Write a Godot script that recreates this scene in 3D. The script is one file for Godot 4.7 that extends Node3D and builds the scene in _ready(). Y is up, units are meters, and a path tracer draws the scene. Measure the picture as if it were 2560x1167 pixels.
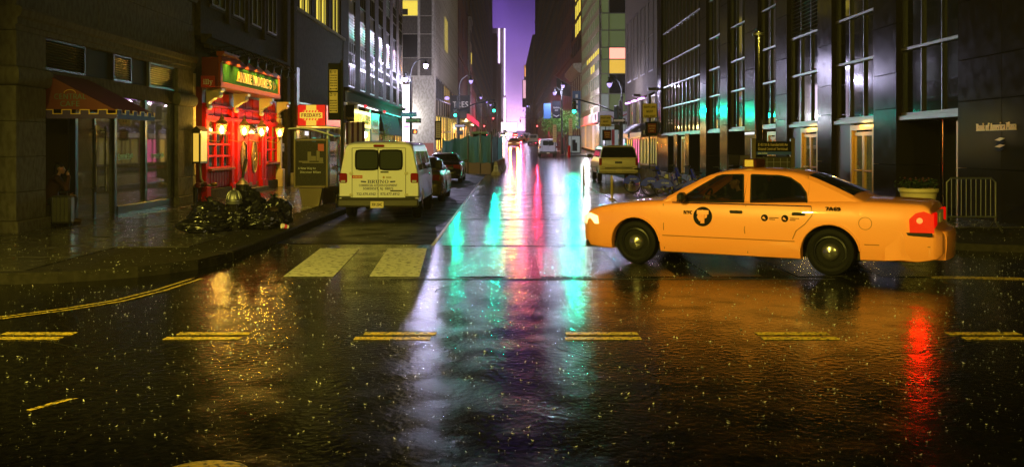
extends Node3D
# A rainy night at a street corner. Metres; y up; the street runs towards -z, d is the distance down the street (z = -d).

class Shape:
	var v := PackedVector3Array()

	func tri(a: Vector3, b: Vector3, c: Vector3) -> void:  # counter-clockwise seen from outside
		v.push_back(a); v.push_back(b); v.push_back(c)

	func quad(a: Vector3, b: Vector3, c: Vector3, d: Vector3) -> void:
		tri(a, b, c); tri(a, c, d)

	func box(c: Vector3, s: Vector3, t := Transform3D()) -> void:
		var h := s * 0.5
		var p := []
		for i in 8:
			p.append(t * (c + Vector3(h.x if i & 1 else -h.x, h.y if i & 2 else -h.y, h.z if i & 4 else -h.z)))
		for f in [[0, 2, 3, 1], [4, 5, 7, 6], [0, 1, 5, 4], [2, 6, 7, 3], [0, 4, 6, 2], [1, 3, 7, 5]]:
			quad(p[f[0]], p[f[1]], p[f[2]], p[f[3]])

	func bevel(c: Vector3, s: Vector3, r: float, t := Transform3D()) -> void:  # a box with chamfered edges
		var h := s * 0.5
		r = minf(r, minf(h.x, minf(h.y, h.z)) * 0.9)
		var q := func(sx, sy, sz, ax): 
			var p := Vector3(sx * h.x, sy * h.y, sz * h.z)
			for k in 3:
				if k != ax:
					p[k] -= signf(p[k]) * r
			return t * (c + p)
		for ax in 3:
			var b := (ax + 1) % 3
			var g := (ax + 2) % 3
			for s1 in [-1.0, 1.0]:
				var pts := []
				for k in [[-1, -1], [1, -1], [1, 1], [-1, 1]]:
					var w := [0.0, 0.0, 0.0]
					w[ax] = s1; w[b] = float(k[0]); w[g] = float(k[1])
					pts.append(q.call(w[0], w[1], w[2], ax))
				if s1 > 0: quad(pts[0], pts[1], pts[2], pts[3])
				else: quad(pts[3], pts[2], pts[1], pts[0])
			for s1 in [-1.0, 1.0]:
				for s2 in [-1.0, 1.0]:   # edge along ax, between faces b and g
					var w0 := [0.0, 0.0, 0.0]
					w0[b] = s1; w0[g] = s2; w0[ax] = -1.0
					var w1 := w0.duplicate()
					w1[ax] = 1.0
					var a0 = q.call(w0[0], w0[1], w0[2], b)
					var a1 = q.call(w1[0], w1[1], w1[2], b)
					var b0 = q.call(w0[0], w0[1], w0[2], g)
					var b1 = q.call(w1[0], w1[1], w1[2], g)
					if s1 * s2 > 0: quad(a0, b0, b1, a1)
					else: quad(a0, a1, b1, b0)
		for i in 8:
			var sx := 1.0 if i & 1 else -1.0
			var sy := 1.0 if i & 2 else -1.0
			var sz := 1.0 if i & 4 else -1.0
			var a = q.call(sx, sy, sz, 0)
			var b2 = q.call(sx, sy, sz, 1)
			var c2 = q.call(sx, sy, sz, 2)
			if sx * sy * sz > 0: tri(a, b2, c2)
			else: tri(a, c2, b2)

	func loft(rows: Array, closed := false, caps := false) -> void:  # rows of equally many points; each row runs counter-clockwise seen from the next row's side
		for i in rows.size() - 1:
			var n: int = rows[i].size()
			for k in (n if closed else n - 1):
				var k2 := (k + 1) % n
				quad(rows[i][k], rows[i][k2], rows[i + 1][k2], rows[i + 1][k])
		if caps:
			fan(rows[0], true)
			fan(rows[-1], false)

	func fan(row: Array, flip: bool) -> void:
		var m := Vector3.ZERO
		for p in row:
			m += p
		m /= row.size()
		for k in row.size():
			var a: Vector3 = row[k]
			var b: Vector3 = row[(k + 1) % row.size()]
			if flip: tri(m, b, a)
			else: tri(m, a, b)

	func tube(path: Array, r, n := 8, caps := true) -> void:
		var rows := []
		var side := Vector3.ZERO
		for i in path.size():
			var dir: Vector3 = (path[mini(i + 1, path.size() - 1)] - path[maxi(i - 1, 0)]).normalized()
			if side == Vector3.ZERO:
				side = dir.cross(Vector3.UP if absf(dir.y) < 0.9 else Vector3.RIGHT).normalized()
			side = (side - dir * side.dot(dir)).normalized()
			var up := dir.cross(side)
			var row := []
			var rr: float = r[i] if r is Array else r
			for k in n:
				var a := TAU * k / n
				row.append(path[i] + side * cos(a) * rr + up * sin(a) * rr)
			rows.append(row)
		loft(rows, true, caps)

	func lathe(profile: Array, n := 16, t := Transform3D()) -> void:  # profile of Vector2(radius, height), upwards
		var rows := []
		for p in profile:
			var row := []
			for k in n:
				var a := -TAU * k / n
				row.append(t * Vector3(cos(a) * p.x, p.y, sin(a) * p.x))
			rows.append(row)
		loft(rows, true, true)

	func prism(poly: PackedVector2Array, z0: float, z1: float, t := Transform3D()) -> void:
		var pl := poly
		if Geometry2D.is_polygon_clockwise(pl):
			pl = poly.duplicate()
			pl.reverse()
		var ix := Geometry2D.triangulate_polygon(pl)
		for i in range(0, ix.size(), 3):
			var a := pl[ix[i]]
			var b := pl[ix[i + 1]]
			var c := pl[ix[i + 2]]
			if (b - a).cross(c - a) < 0:
				var sw := b
				b = c
				c = sw
			tri(t * Vector3(a.x, a.y, z1), t * Vector3(b.x, b.y, z1), t * Vector3(c.x, c.y, z1))
			tri(t * Vector3(a.x, a.y, z0), t * Vector3(c.x, c.y, z0), t * Vector3(b.x, b.y, z0))
		for i in pl.size():
			var a := pl[i]
			var b := pl[(i + 1) % pl.size()]
			quad(t * Vector3(a.x, a.y, z0), t * Vector3(b.x, b.y, z0), t * Vector3(b.x, b.y, z1), t * Vector3(a.x, a.y, z1))

	func ball(c: Vector3, r: Vector3, n := 12) -> void:
		var prof := []
		for i in n / 2 + 1:
			var a := -PI / 2 + PI * i / (n / 2)
			prof.append(Vector2(maxf(cos(a), 0.001), sin(a)))
		lathe(prof, n, Transform3D(Basis.from_scale(r), c))

	func mesh(smooth := 0.0) -> ArrayMesh:
		var n := v.size() / 3
		var fn := PackedVector3Array()
		fn.resize(n)
		for i in n:
			fn[i] = (v[i * 3 + 1] - v[i * 3]).cross(v[i * 3 + 2] - v[i * 3])
		var vv := PackedVector3Array()
		var nn := PackedVector3Array()
		var lim := cos(deg_to_rad(smooth))
		var at := {}
		var unit := PackedVector3Array()
		unit.resize(n)
		for i in n:
			unit[i] = fn[i].normalized()
		if smooth > 0.0:
			for i in n * 3:
				var key := Vector3i((v[i] * 4000.0).round())
				if not at.has(key):
					at[key] = PackedInt32Array()
				at[key].push_back(i / 3)
		for i in n:
			if fn[i].length_squared() < 1e-18:
				continue
			for k in [0, 2, 1]:
				vv.push_back(v[i * 3 + k])
				var m := unit[i]
				if smooth > 0.0:
					m = Vector3.ZERO
					for j in at[Vector3i((v[i * 3 + k] * 4000.0).round())]:
						if unit[j].dot(unit[i]) >= lim:
							m += fn[j]
					m = m.normalized() if m.length_squared() > 1e-18 else unit[i]
				nn.push_back(m)
		var a := []
		a.resize(Mesh.ARRAY_MAX)
		a[Mesh.ARRAY_VERTEX] = vv
		a[Mesh.ARRAY_NORMAL] = nn
		var am := ArrayMesh.new()
		if vv.size():
			am.add_surface_from_arrays(Mesh.PRIMITIVE_TRIANGLES, a)
		return am

var rng := RandomNumberGenerator.new()
var M := {}
var taken := {}
var box_cache := {}

func lin(r: float, g: float, b: float) -> Color:
	return Color(r, g, b).linear_to_srgb()

func numbered(parent: Node, called: String) -> String:
	var key := str(parent.get_instance_id()) + called
	taken[key] = taken.get(key, -1) + 1
	return called if taken[key] == 0 else "%s_%03d" % [called, taken[key]]

func thing(called: String, label: String, category: String, at := Vector3.ZERO, turn := 0.0, group := "") -> Node3D:
	var o := Node3D.new()
	o.name = numbered(self, called)
	add_child(o, true)
	o.position = at
	o.rotation.y = turn
	tag(o, label, category, group)
	return o

func tag(o: Node, label: String, category: String, group := "") -> Node:
	o.set_meta("label", label)
	o.set_meta("category", category)
	if group:
		o.set_meta("group", group)
	return o

func put(parent: Node, called: String, mesh: Mesh, m: Material, at := Vector3.ZERO, turn := Vector3.ZERO) -> MeshInstance3D:
	var o := MeshInstance3D.new()
	o.name = numbered(parent, called)
	o.mesh = mesh
	o.material_override = m
	parent.add_child(o, true)
	o.position = at
	o.rotation = turn
	return o

func structure(called: String, mesh: Mesh, m: Material) -> MeshInstance3D:
	var o := put(self, called, mesh, m)
	o.set_meta("kind", "structure")
	return o

func stuff(o: Node) -> Node:
	o.set_meta("kind", "stuff")
	return o

func copy(src: Node3D, at: Vector3, turn: float, label: String) -> Node3D:
	var base := String(src.name)
	var o: Node3D = src.duplicate()
	o.name = numbered(self, base)
	add_child(o, true)
	o.position = at
	o.rotation.y = turn
	o.set_meta("label", label)
	return o

func box_mesh(s: Vector3, r := 0.0) -> Mesh:
	var key := [Vector3i((s * 1000.0).round()), int(r * 10000)]
	if not box_cache.has(key):
		var b := Shape.new()
		if r > 0.0: b.bevel(Vector3.ZERO, s, r)
		else: b.box(Vector3.ZERO, s)
		box_cache[key] = b.mesh()
	return box_cache[key]

# a box between two corners: x, y, and distance d down the street
func slab(parent: Node, called: String, x0: float, x1: float, y0: float, y1: float, d0: float, d1: float, m: Material, r := 0.0) -> MeshInstance3D:
	var c := Vector3((x0 + x1) / 2, (y0 + y1) / 2, -(d0 + d1) / 2)
	return put(parent, called, box_mesh(Vector3(absf(x1 - x0), absf(y1 - y0), absf(d1 - d0)), r), m, c)

func omni(parent: Node, at: Vector3, color: Color, energy: float, size := 0.1) -> OmniLight3D:
	var l := OmniLight3D.new()
	l.name = numbered(parent, "glow_light")
	l.light_color = color
	l.light_energy = energy
	l.light_size = size
	l.omni_range = 200.0
	l.omni_attenuation = 2.0
	l.shadow_enabled = true
	parent.add_child(l, true)
	l.position = at
	return l

func spot(parent: Node, at: Vector3, towards: Vector3, color: Color, energy: float, angle: float, size := 0.08) -> SpotLight3D:
	var l := SpotLight3D.new()
	l.name = numbered(parent, "beam_light")
	l.light_color = color
	l.light_energy = energy
	l.light_size = size
	l.spot_angle = angle
	l.spot_range = 200.0
	l.spot_attenuation = 2.0
	l.spot_angle_attenuation = 0.6
	l.shadow_enabled = true
	parent.add_child(l, true)
	var z := -towards.normalized()
	var x := (Vector3.UP if absf(z.y) < 0.95 else Vector3.RIGHT).cross(z).normalized()
	l.transform = Transform3D(Basis(x, z.cross(x), z), at)
	return l

func lettering(parent: Node, text: String, height: float, m: Material, at: Vector3, turn := Vector3.ZERO, fit := 0.0, font := "Droid Sans", bold := true, depth := 0.006) -> MeshInstance3D:
	var f := SystemFont.new()
	f.font_names = PackedStringArray([font])
	f.font_weight = 700 if bold else 400
	var t := TextMesh.new()
	t.text = text
	t.font = f
	t.font_size = 48
	t.pixel_size = height / (48.0 * 0.714)
	t.depth = depth
	t.curve_step = 2.0
	var o := put(parent, "lettering", t, m, at, turn)
	if fit > 0.0:
		var w := t.get_aabb().size.x
		if w > 0.0:
			o.scale = Vector3(fit / w, 1, 1)
	return o

func noise(freq: float, octaves := 4, seed_ := 1, kind := FastNoiseLite.TYPE_SIMPLEX_SMOOTH) -> FastNoiseLite:
	var n := FastNoiseLite.new()
	n.noise_type = kind
	n.frequency = freq
	n.fractal_octaves = octaves
	n.seed = seed_
	return n

func noise_map(n: FastNoiseLite, size: int, stops: Array, as_normal := false, bump := 4.0) -> NoiseTexture2D:
	var t := NoiseTexture2D.new()
	t.width = size
	t.height = size
	t.seamless = true
	t.noise = n
	t.generate_mipmaps = false
	if as_normal:
		t.as_normal_map = true
		t.bump_strength = bump
	else:
		var g := Gradient.new()
		g.offsets = PackedFloat32Array()
		g.colors = PackedColorArray()
		var offs := PackedFloat32Array()
		var cols := PackedColorArray()
		for s in stops:
			offs.push_back(s[0])
			cols.push_back(s[1] if s[1] is Color else Color(s[1], s[1], s[1]))
		g.offsets = offs
		g.colors = cols
		t.color_ramp = g
	return t

func plain(called: String, color: Color, rough := 0.6, metal := 0.0) -> StandardMaterial3D:
	var m := StandardMaterial3D.new()
	m.resource_name = called
	m.albedo_color = color
	m.roughness = rough
	m.metallic = metal
	M[called] = m
	return m

func grain(m: StandardMaterial3D, tex: Texture2D, scale: float, normal: Texture2D = null, ns := 0.5) -> StandardMaterial3D:
	m.albedo_texture = tex
	m.uv1_triplanar = true
	m.uv1_world_triplanar = true
	m.uv1_scale = Vector3.ONE * scale
	if normal:
		m.normal_enabled = true
		m.normal_texture = normal
		m.normal_scale = ns
	return m

func glow(called: String, color: Color, energy: float, base := Color(0.2, 0.2, 0.2)) -> StandardMaterial3D:
	var m := plain(called, base, 0.4)
	m.emission_enabled = true
	m.emission = color
	m.emission_energy_multiplier = energy
	return m

func glass(called: String, tint: Color, alpha: float) -> StandardMaterial3D:
	var m := plain(called, tint, 0.02)
	m.albedo_color.a = alpha
	m.transparency = BaseMaterial3D.TRANSPARENCY_ALPHA
	return m

func grade(d: float) -> float:  # the street climbs beyond the first block
	return 0.02 * maxf(0.0, d - 72.0)

func _ready() -> void:
	rng.seed = 4343
	# camera: level, the lens shifted down so that verticals stay upright
	var cam := Camera3D.new()
	cam.name = "camera"
	add_child(cam)
	cam.position = Vector3(0, 1.82, 0)
	cam.keep_aspect = Camera3D.KEEP_HEIGHT
	cam.set_frustum(0.1 * 1167.0 / 2400.0, Vector2(0.1 * 12.0 / 2400.0, -0.1 * 217.5 / 2400.0), 0.1, 4000.0)
	cam.current = true
	# the night sky: city haze, violet overhead, the light dome of the avenues at the end of the street
	var env := Environment.new()
	env.background_mode = Environment.BG_SKY
	var pan := PanoramaSkyMaterial.new()
	pan.panorama = night_sky()
	env.sky = Sky.new()
	env.sky.sky_material = pan
	env.background_energy_multiplier = 1.0
	env.tonemap_mode = Environment.TONE_MAPPER_LINEAR
	env.tonemap_exposure = 1.0
	env.fog_enabled = true
	env.fog_density = FOG
	env.fog_light_color = Color(0.97, 0.92, 0.86)
	env.sdfgi_enabled = true
	env.ssao_enabled = true
	env.ssil_enabled = true
	var we := WorldEnvironment.new()
	we.name = "world_environment"
	we.environment = env
	add_child(we)
	materials()
	# the setting
	ground()
	cafe_building()
	pub_building()
	stone_building()
	bay_building()
	far_left_block()
	office_right()
	corner_right()
	far_right_block()
	distant_towers()
	behind_viewer()
	# lamps, signals, signs
	street_lamps()
	signals()
	signs()
	# vehicles
	vehicles()
	# street things
	kerb_things()
	bikes()
	trees()
	seated_person()
	rain()

const FOG := 0.0006

func night_sky() -> ImageTexture:
	var w := 1024
	var h := 512
	var im := Image.create(w, h, false, Image.FORMAT_RGBF)
	var n := noise(0.03, 5, 7)
	for y in h:
		var el := 90.0 - (y + 0.5) * 180.0 / h
		for x in w:
			var az := fposmod((x + 0.5) / w * 360.0 + 180.0, 360.0) - 180.0      # 0 looks down the street (-z)
			var c := Vector3(0.0025, 0.002, 0.006)
			if el > -3.0:
				var e := maxf(el, 0.0)
				var dome := 0.12 + 0.88 * exp(-absf(az) / 24.0)
				c += Vector3(0.32, 0.10, 1.75) * exp(-e / 6.0) * dome
				c += Vector3(4.0, 2.35, 2.7) * exp(-e / 2.2) * exp(-absf(az) / 18.0)
				c += Vector3(3.4, 1.5, 0.7) * exp(-e / 0.9) * exp(-absf(az) / 12.0)
				c *= 0.9 + 0.45 * n.get_noise_2d(x, y * 2.0)
			im.set_pixel(x, y, Color(c.x, c.y, c.z))
	return ImageTexture.create_from_image(im)

func materials() -> void:
	var asphalt := plain("wet_asphalt", lin(1, 1, 1), 1.0)
	grain(asphalt, noise_map(noise(0.05, 5, 3), 1024, [[0.2, lin(0.003, 0.0028, 0.0025)], [0.8, lin(0.011, 0.0105, 0.009)]]), 1 / 5.0)
	asphalt.roughness_texture = noise_map(noise(0.007, 3, 11), 1024, [[0.15, 0.09], [0.5, 0.15], [0.9, 0.26]])
	asphalt.normal_enabled = true
	asphalt.normal_texture = noise_map(noise(0.055, 6, 5), 1024, [], true, 5.0)
	asphalt.normal_scale = 0.105
	asphalt.metallic_specular = 0.27
	M.wet_asphalt = asphalt
	var lane: StandardMaterial3D = asphalt.duplicate()
	lane.resource_name = "lane_asphalt"
	lane.roughness_texture = noise_map(noise(0.008, 5, 21), 512, [[0.2, 0.42], [0.6, 0.52], [0.8, 0.7]])
	M.lane_asphalt = lane
	var slab_m := plain("wet_slab", lin(1, 1, 1), 1.0)
	grain(slab_m, noise_map(noise(0.02, 5, 31), 512, [[0.2, lin(0.035, 0.032, 0.027)], [0.8, lin(0.075, 0.07, 0.06)]]), 1 / 4.0)
	slab_m.roughness_texture = noise_map(noise(0.012, 5, 33), 512, [[0.25, 0.10], [0.55, 0.16], [0.8, 0.4]])
	slab_m.normal_enabled = true
	slab_m.normal_texture = asphalt.normal_texture
	slab_m.normal_scale = 0.11
	var kerb := plain("kerb_stone", lin(1, 1, 1), 0.75)
	kerb.metallic_specular = 0.12
	grain(kerb, noise_map(noise(0.04, 4, 41), 256, [[0.2, lin(0.02, 0.018, 0.014)], [0.8, lin(0.035, 0.031, 0.025)]]), 1 / 1.5)
	var paint_tex := noise_map(noise(0.03, 5, 51), 512, [[0.22, lin(0.05, 0.05, 0.045)], [0.33, lin(0.6, 0.58, 0.5)], [0.8, lin(0.72, 0.7, 0.6)]])
	grain(plain("road_paint", lin(1, 1, 1), 0.42), paint_tex, 1 / 2.2, asphalt.normal_texture, 0.4)
	grain(plain("worn_paint", lin(1, 1, 1), 0.18), noise_map(noise(0.03, 5, 52), 512, [[0.4, lin(0.012, 0.012, 0.011)], [0.8, lin(0.09, 0.085, 0.07)]]), 1 / 2.2, asphalt.normal_texture, 0.4)
	grain(plain("yellow_paint", lin(1, 1, 1), 0.42), noise_map(noise(0.05, 5, 53), 512, [[0.33, lin(0.03, 0.024, 0.012)], [0.43, lin(0.5, 0.34, 0.05)], [0.8, lin(0.75, 0.52, 0.07)]]), 1 / 1.5, asphalt.normal_texture, 0.4)
	var stain := noise_map(noise(0.02, 6, 61), 1024, [[0.25, lin(0.148, 0.132, 0.10)], [0.5, lin(0.19, 0.172, 0.135)], [0.75, lin(0.225, 0.205, 0.162)]])
	var rough_n := noise_map(noise(0.05, 5, 63), 512, [], true, 3.0)
	# (walls are streaked downwards, so their grain is stretched along y)
	grain(plain("limestone", lin(0.8, 0.8, 0.78), 0.55), stain, 1 / 3.0, rough_n, 0.35)
	grain(plain("dark_stone", lin(0.28, 0.25, 0.21), 0.5), stain, 1 / 2.5, rough_n, 0.4)
	grain(plain("grey_stone", lin(0.5, 0.48, 0.44), 0.55), stain, 1 / 4.0, rough_n, 0.3)
	grain(plain("brown_brick", lin(0.7, 0.5, 0.3), 0.7), stain, 1 / 9.0, rough_n, 0.3)
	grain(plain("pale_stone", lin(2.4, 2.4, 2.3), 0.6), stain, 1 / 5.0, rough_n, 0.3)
	grain(plain("granite", lin(1, 1, 1), 0.14), noise_map(noise(0.2, 4, 71), 512, [[0.2, lin(0.005, 0.004, 0.003)], [0.8, lin(0.022, 0.018, 0.014)]]), 1 / 1.2)
	M.granite.roughness_texture = noise_map(noise(0.01, 5, 73), 256, [[0.2, 0.12], [0.8, 0.17]])
	M.granite.roughness = 1.0
	for k in ["limestone", "dark_stone", "grey_stone", "pale_stone"]:
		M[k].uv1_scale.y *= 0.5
	for k in ["limestone", "dark_stone", "grey_stone", "pale_stone", "brown_brick"]:
		M[k].roughness = 0.85
		M[k].metallic_specular = 0.22
	M.granite.metallic_specular = 0.13
	plain("black_metal", lin(0.012, 0.012, 0.012), 0.35)
	plain("dark_metal", lin(0.03, 0.028, 0.025), 0.3, 0.6)
	plain("steel", lin(0.42, 0.42, 0.42), 0.28, 1.0)
	plain("dull_steel", lin(0.25, 0.25, 0.24), 0.45, 0.9)
	plain("bronze", lin(0.34, 0.2, 0.07), 0.35, 0.7)
	plain("chrome", lin(0.75, 0.75, 0.75), 0.08, 1.0)
	plain("galvanised", lin(0.13, 0.13, 0.12), 0.4, 0.8)
	plain("lamp_iron", lin(0.018, 0.02, 0.02), 0.35, 0.2)
	plain("black_void", lin(0.004, 0.004, 0.004), 0.8)
	plain("dark_wood", lin(0.03, 0.018, 0.01), 0.45)
	plain("red_paint", lin(0.6, 0.006, 0.005), 0.5)
	M.red_paint.metallic_specular = 0.14
	plain("dark_red_paint", lin(0.16, 0.006, 0.006), 0.4)
	plain("copper_paint", lin(0.33, 0.065, 0.012), 0.55)
	M.copper_paint.metallic_specular = 0.2
	plain("sign_green", lin(0.02, 0.08, 0.012), 0.7)
	M.sign_green.metallic_specular = 0.12
	plain("gold_leaf", lin(0.6, 0.38, 0.06), 0.5)
	plain("cream_paint", lin(0.62, 0.5, 0.28), 0.4)
	plain("white_paint", lin(0.75, 0.75, 0.72), 0.4)
	plain("sign_yellow", lin(0.72, 0.55, 0.16), 0.45)
	plain("sign_white", lin(0.75, 0.75, 0.72), 0.45)
	plain("sign_black", lin(0.008, 0.008, 0.008), 0.6)
	M.sign_black.metallic_specular = 0.2
	plain("hub_steel", lin(0.4, 0.38, 0.34), 0.22, 0.9)
	plain("sign_red", lin(0.45, 0.02, 0.015), 0.4)
	plain("sign_blue", lin(0.02, 0.07, 0.35), 0.4)
	plain("awning_red", lin(0.10, 0.006, 0.006), 0.55)
	plain("awning_purple", lin(0.035, 0.015, 0.12), 0.6)
	plain("rubber", lin(0.007, 0.007, 0.007), 0.7)
	M.rubber.metallic_specular = 0.25
	plain("dark_glass", lin(0.006, 0.008, 0.008), 0.03)
	plain("seat_cloth", lin(0.03, 0.03, 0.03), 0.7)
	glass("pane_tint", lin(0.005, 0.006, 0.006), 0.74)
	plain("van_glass", lin(0.035, 0.042, 0.034), 0.06)
	plain("far_window", lin(0.012, 0.012, 0.012), 0.7)
	plain("mullion_metal", lin(0.035, 0.035, 0.035), 0.3, 0.4)
	plain("facade_glass", lin(0.010, 0.012, 0.012), 0.05)
	M.facade_glass.metallic_specular = 0.75
	plain("window_dark", lin(0.012, 0.013, 0.014), 0.06)
	glass("pane_glass", lin(0.7, 0.75, 0.72), 0.12)
	glass("lantern_glass", lin(0.9, 0.85, 0.7), 0.08)
	glow("lit_yellow", lin(1.0, 0.76, 0.08), 1.0)
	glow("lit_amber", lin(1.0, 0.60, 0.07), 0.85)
	glow("lit_dim", lin(0.55, 0.45, 0.05), 0.4)
	glow("lit_pale", lin(0.75, 0.85, 0.8), 0.22)
	glow("lit_shop", lin(1.0, 0.66, 0.12), 2.2)
	glow("lit_white", lin(0.9, 0.85, 1.0), 3.0)
	glow("lit_pink", lin(1.0, 0.12, 0.35), 1.2)
	glow("lit_orange", lin(1.0, 0.36, 0.05), 1.4)
	glow("lit_red", lin(1.0, 0.05, 0.08), 1.2)
	glow("neon_teal", lin(0.05, 0.9, 0.7), 1.1)
	glow("globe_glow", lin(0.68, 0.58, 1.0), 30.0)
	glow("globe_violet", lin(0.45, 0.32, 1.0), 1.9)
	glow("flame_glow", lin(1.0, 0.72, 0.32), 16.0)
	glow("sodium_glow", lin(1.0, 0.8, 0.2), 20.0)
	glow("green_glow", lin(0.02, 1.0, 0.55), 12.0)
	glow("red_glow", lin(1.0, 0.05, 0.05), 22.0)
	plain("pub_pane", lin(0.42, 0.26, 0.08), 0.25)
	glow("bulb_glow", lin(1.0, 0.75, 0.5), 14.0)
	glow("sign_red_lit", lin(0.9, 0.012, 0.01), 0.75, lin(0.4, 0.01, 0.01))
	glow("sign_cream_lit", lin(1.0, 0.62, 0.06), 0.9)
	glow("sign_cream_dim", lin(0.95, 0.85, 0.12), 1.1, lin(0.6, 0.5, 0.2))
	plain("sign_green_dim", lin(0.012, 0.05, 0.03), 0.4)
	plain("teal_cloth", lin(0.01, 0.03, 0.028), 0.9)
	M.teal_cloth.metallic_specular = 0.15
	glow("pub_globe", lin(1.0, 0.8, 0.75), 14.0)
	plain("window_sky", lin(0.02, 0.024, 0.028), 0.15)
	glow("window_blue", lin(0.5, 0.6, 0.62), 0.12, lin(0.05, 0.06, 0.06))
	var leaf := plain("leaf", lin(0.12, 0.28, 0.04), 0.45)
	leaf.backlight_enabled = true
	leaf.backlight = Color(0.3, 0.4, 0.1)
	plain("brass_lit", lin(0.55, 0.3, 0.06), 0.4, 0.3)
	plain("bronze_bright", lin(0.8, 0.5, 0.14), 0.3, 0.6)
	glow("lit_white_soft", lin(0.9, 0.85, 1.0), 1.0)
	glow("lit_violet", lin(0.75, 0.3, 1.0), 3.5)
	plain("black_cloth", lin(0.02, 0.02, 0.022), 0.6)
	plain("dark_cloth", lin(0.03, 0.035, 0.05), 0.7)
	glow("screen_white", lin(0.95, 0.75, 1.0), 5.0)
	glow("lit_pink_deep", lin(0.7, 0.03, 0.3), 1.5)
	glow("lit_orange_dim", lin(0.9, 0.2, 0.08), 0.25)
	glow("window_green", lin(0.62, 0.8, 0.25), 0.11, lin(0.08, 0.1, 0.07))
	glow("lit_room", lin(1.0, 0.30, 0.22), 2.2)
	plain("banner_blue", lin(0.03, 0.10, 0.22), 0.6)
	glow("led_violet", lin(0.65, 0.5, 1.0), 5.0)
	glow("led_dim", lin(0.4, 0.35, 1.0), 0.9)
	glow("screen_bright", lin(1.0, 0.8, 0.95), 3.5)
	glow("screen_pink", lin(1.0, 0.5, 0.65), 1.2)
	glow("screen_orange", lin(1.0, 0.4, 0.12), 1.5)
	plain("sign_red_dark", lin(0.22, 0.012, 0.01), 0.5)
	plain("sign_tan", lin(0.6, 0.45, 0.18), 0.5)
	plain("sign_tan_dim", lin(0.3, 0.26, 0.16), 0.5)
	plain("gloss_black", lin(0.012, 0.011, 0.01), 0.08)
	grain(plain("map_print", lin(0.12, 0.11, 0.08), 0.4), stain, 1.2)
	plain("sign_dark_red", lin(0.06, 0.012, 0.008), 0.4)
	glow("tail_soft", lin(1.0, 0.02, 0.02), 0.6, lin(0.3, 0.01, 0.01))
	plain("pink_band", lin(0.7, 0.06, 0.1), 0.4)
	plain("post_yellow", lin(0.42, 0.30, 0.06), 0.45)
	plain("post_brown", lin(0.24, 0.13, 0.05), 0.45)
	plain("bronze_dark", lin(0.12, 0.09, 0.05), 0.4, 0.5)
	grain(plain("poster_print", lin(0.22, 0.22, 0.24), 0.15), stain, 1.0)
	plain("poster_light", lin(0.14, 0.11, 0.06), 0.3)
	plain("poster_text", lin(0.5, 0.48, 0.42), 0.4)
	var lf: StandardMaterial3D = leaf.duplicate()
	lf.albedo_color = lin(0.015, 0.03, 0.01)
	M.leaf_dark = lf
	var net_m := plain("green_net", lin(0.004, 0.06, 0.048), 0.8)
	net_m.backlight_enabled = true
	net_m.backlight = Color(0.25, 0.5, 0.45)
	plain("teal_roof", lin(0.2, 0.45, 0.4), 0.4)
	grain(plain("plywood", lin(0.35, 0.22, 0.12), 0.6), stain, 1.0)
	plain("hoarding_wood", lin(0.07, 0.055, 0.035), 0.55)
	plain("bike_blue", lin(0.005, 0.025, 0.95), 0.35)
	plain("bike_deep", lin(0.008, 0.012, 0.4), 0.35)
	plain("bark", lin(0.05, 0.035, 0.022), 0.8)
	plain("skin", lin(0.45, 0.24, 0.16), 0.5)
	M.skin.subsurf_scatter_enabled = true
	M.skin.subsurf_scatter_strength = 0.1
	plain("jacket_cloth", lin(0.05, 0.012, 0.012), 0.8)
	plain("trouser_cloth", lin(0.012, 0.014, 0.02), 0.85)
	plain("shoe_leather", lin(0.10, 0.05, 0.025), 0.35)
	plain("hair_dark", lin(0.015, 0.01, 0.007), 0.5)
	plain("water_drop", lin(0.9, 0.9, 0.85), 0.12)
	M.water_drop.vertex_color_use_as_albedo = true
	glow("hand_glow", lin(1.0, 0.22, 0.04), 4.0)

# ---------------------------------------------------------------- ground
func sheet(xs: Array, ds: Array, lift: float) -> ArrayMesh:
	var s := Shape.new()
	for i in ds.size() - 1:
		for k in xs.size() - 1:
			var a := Vector3(xs[k], grade(ds[i]) + lift, -ds[i])
			var b := Vector3(xs[k + 1], grade(ds[i]) + lift, -ds[i])
			var c := Vector3(xs[k + 1], grade(ds[i + 1]) + lift, -ds[i + 1])
			var e := Vector3(xs[k], grade(ds[i + 1]) + lift, -ds[i + 1])
			s.quad(a, b, c, e)
	return s.mesh()

func mark(parent: Node, called: String, pts: Array, lift: float, m: Material) -> MeshInstance3D:  # a painted patch: pts of Vector2(x, d)
	var poly := PackedVector2Array()
	for p in pts:
		poly.push_back(p)
	var s := Shape.new()
	s.prism(poly, lift - 0.002, lift, Transform3D(Basis(Vector3.RIGHT, Vector3.FORWARD, Vector3.UP), Vector3.ZERO))
	return put(parent, called, s.mesh(), m)

func flat_prism(poly: Array, y0: float, y1: float) -> ArrayMesh:
	var pl := PackedVector2Array()
	for p in poly:
		pl.push_back(p)
	var s := Shape.new()
	s.prism(pl, y0, y1, Transform3D(Basis(Vector3.RIGHT, Vector3.FORWARD, Vector3.UP), Vector3.ZERO))
	return s.mesh()

func arc2(c: Vector2, r: float, a0: float, a1: float, n: int) -> Array:
	var out := []
	for i in n + 1:
		var a := deg_to_rad(lerpf(a0, a1, float(i) / n))
		out.append(c + Vector2(cos(a), sin(a)) * r)
	return out

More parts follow.
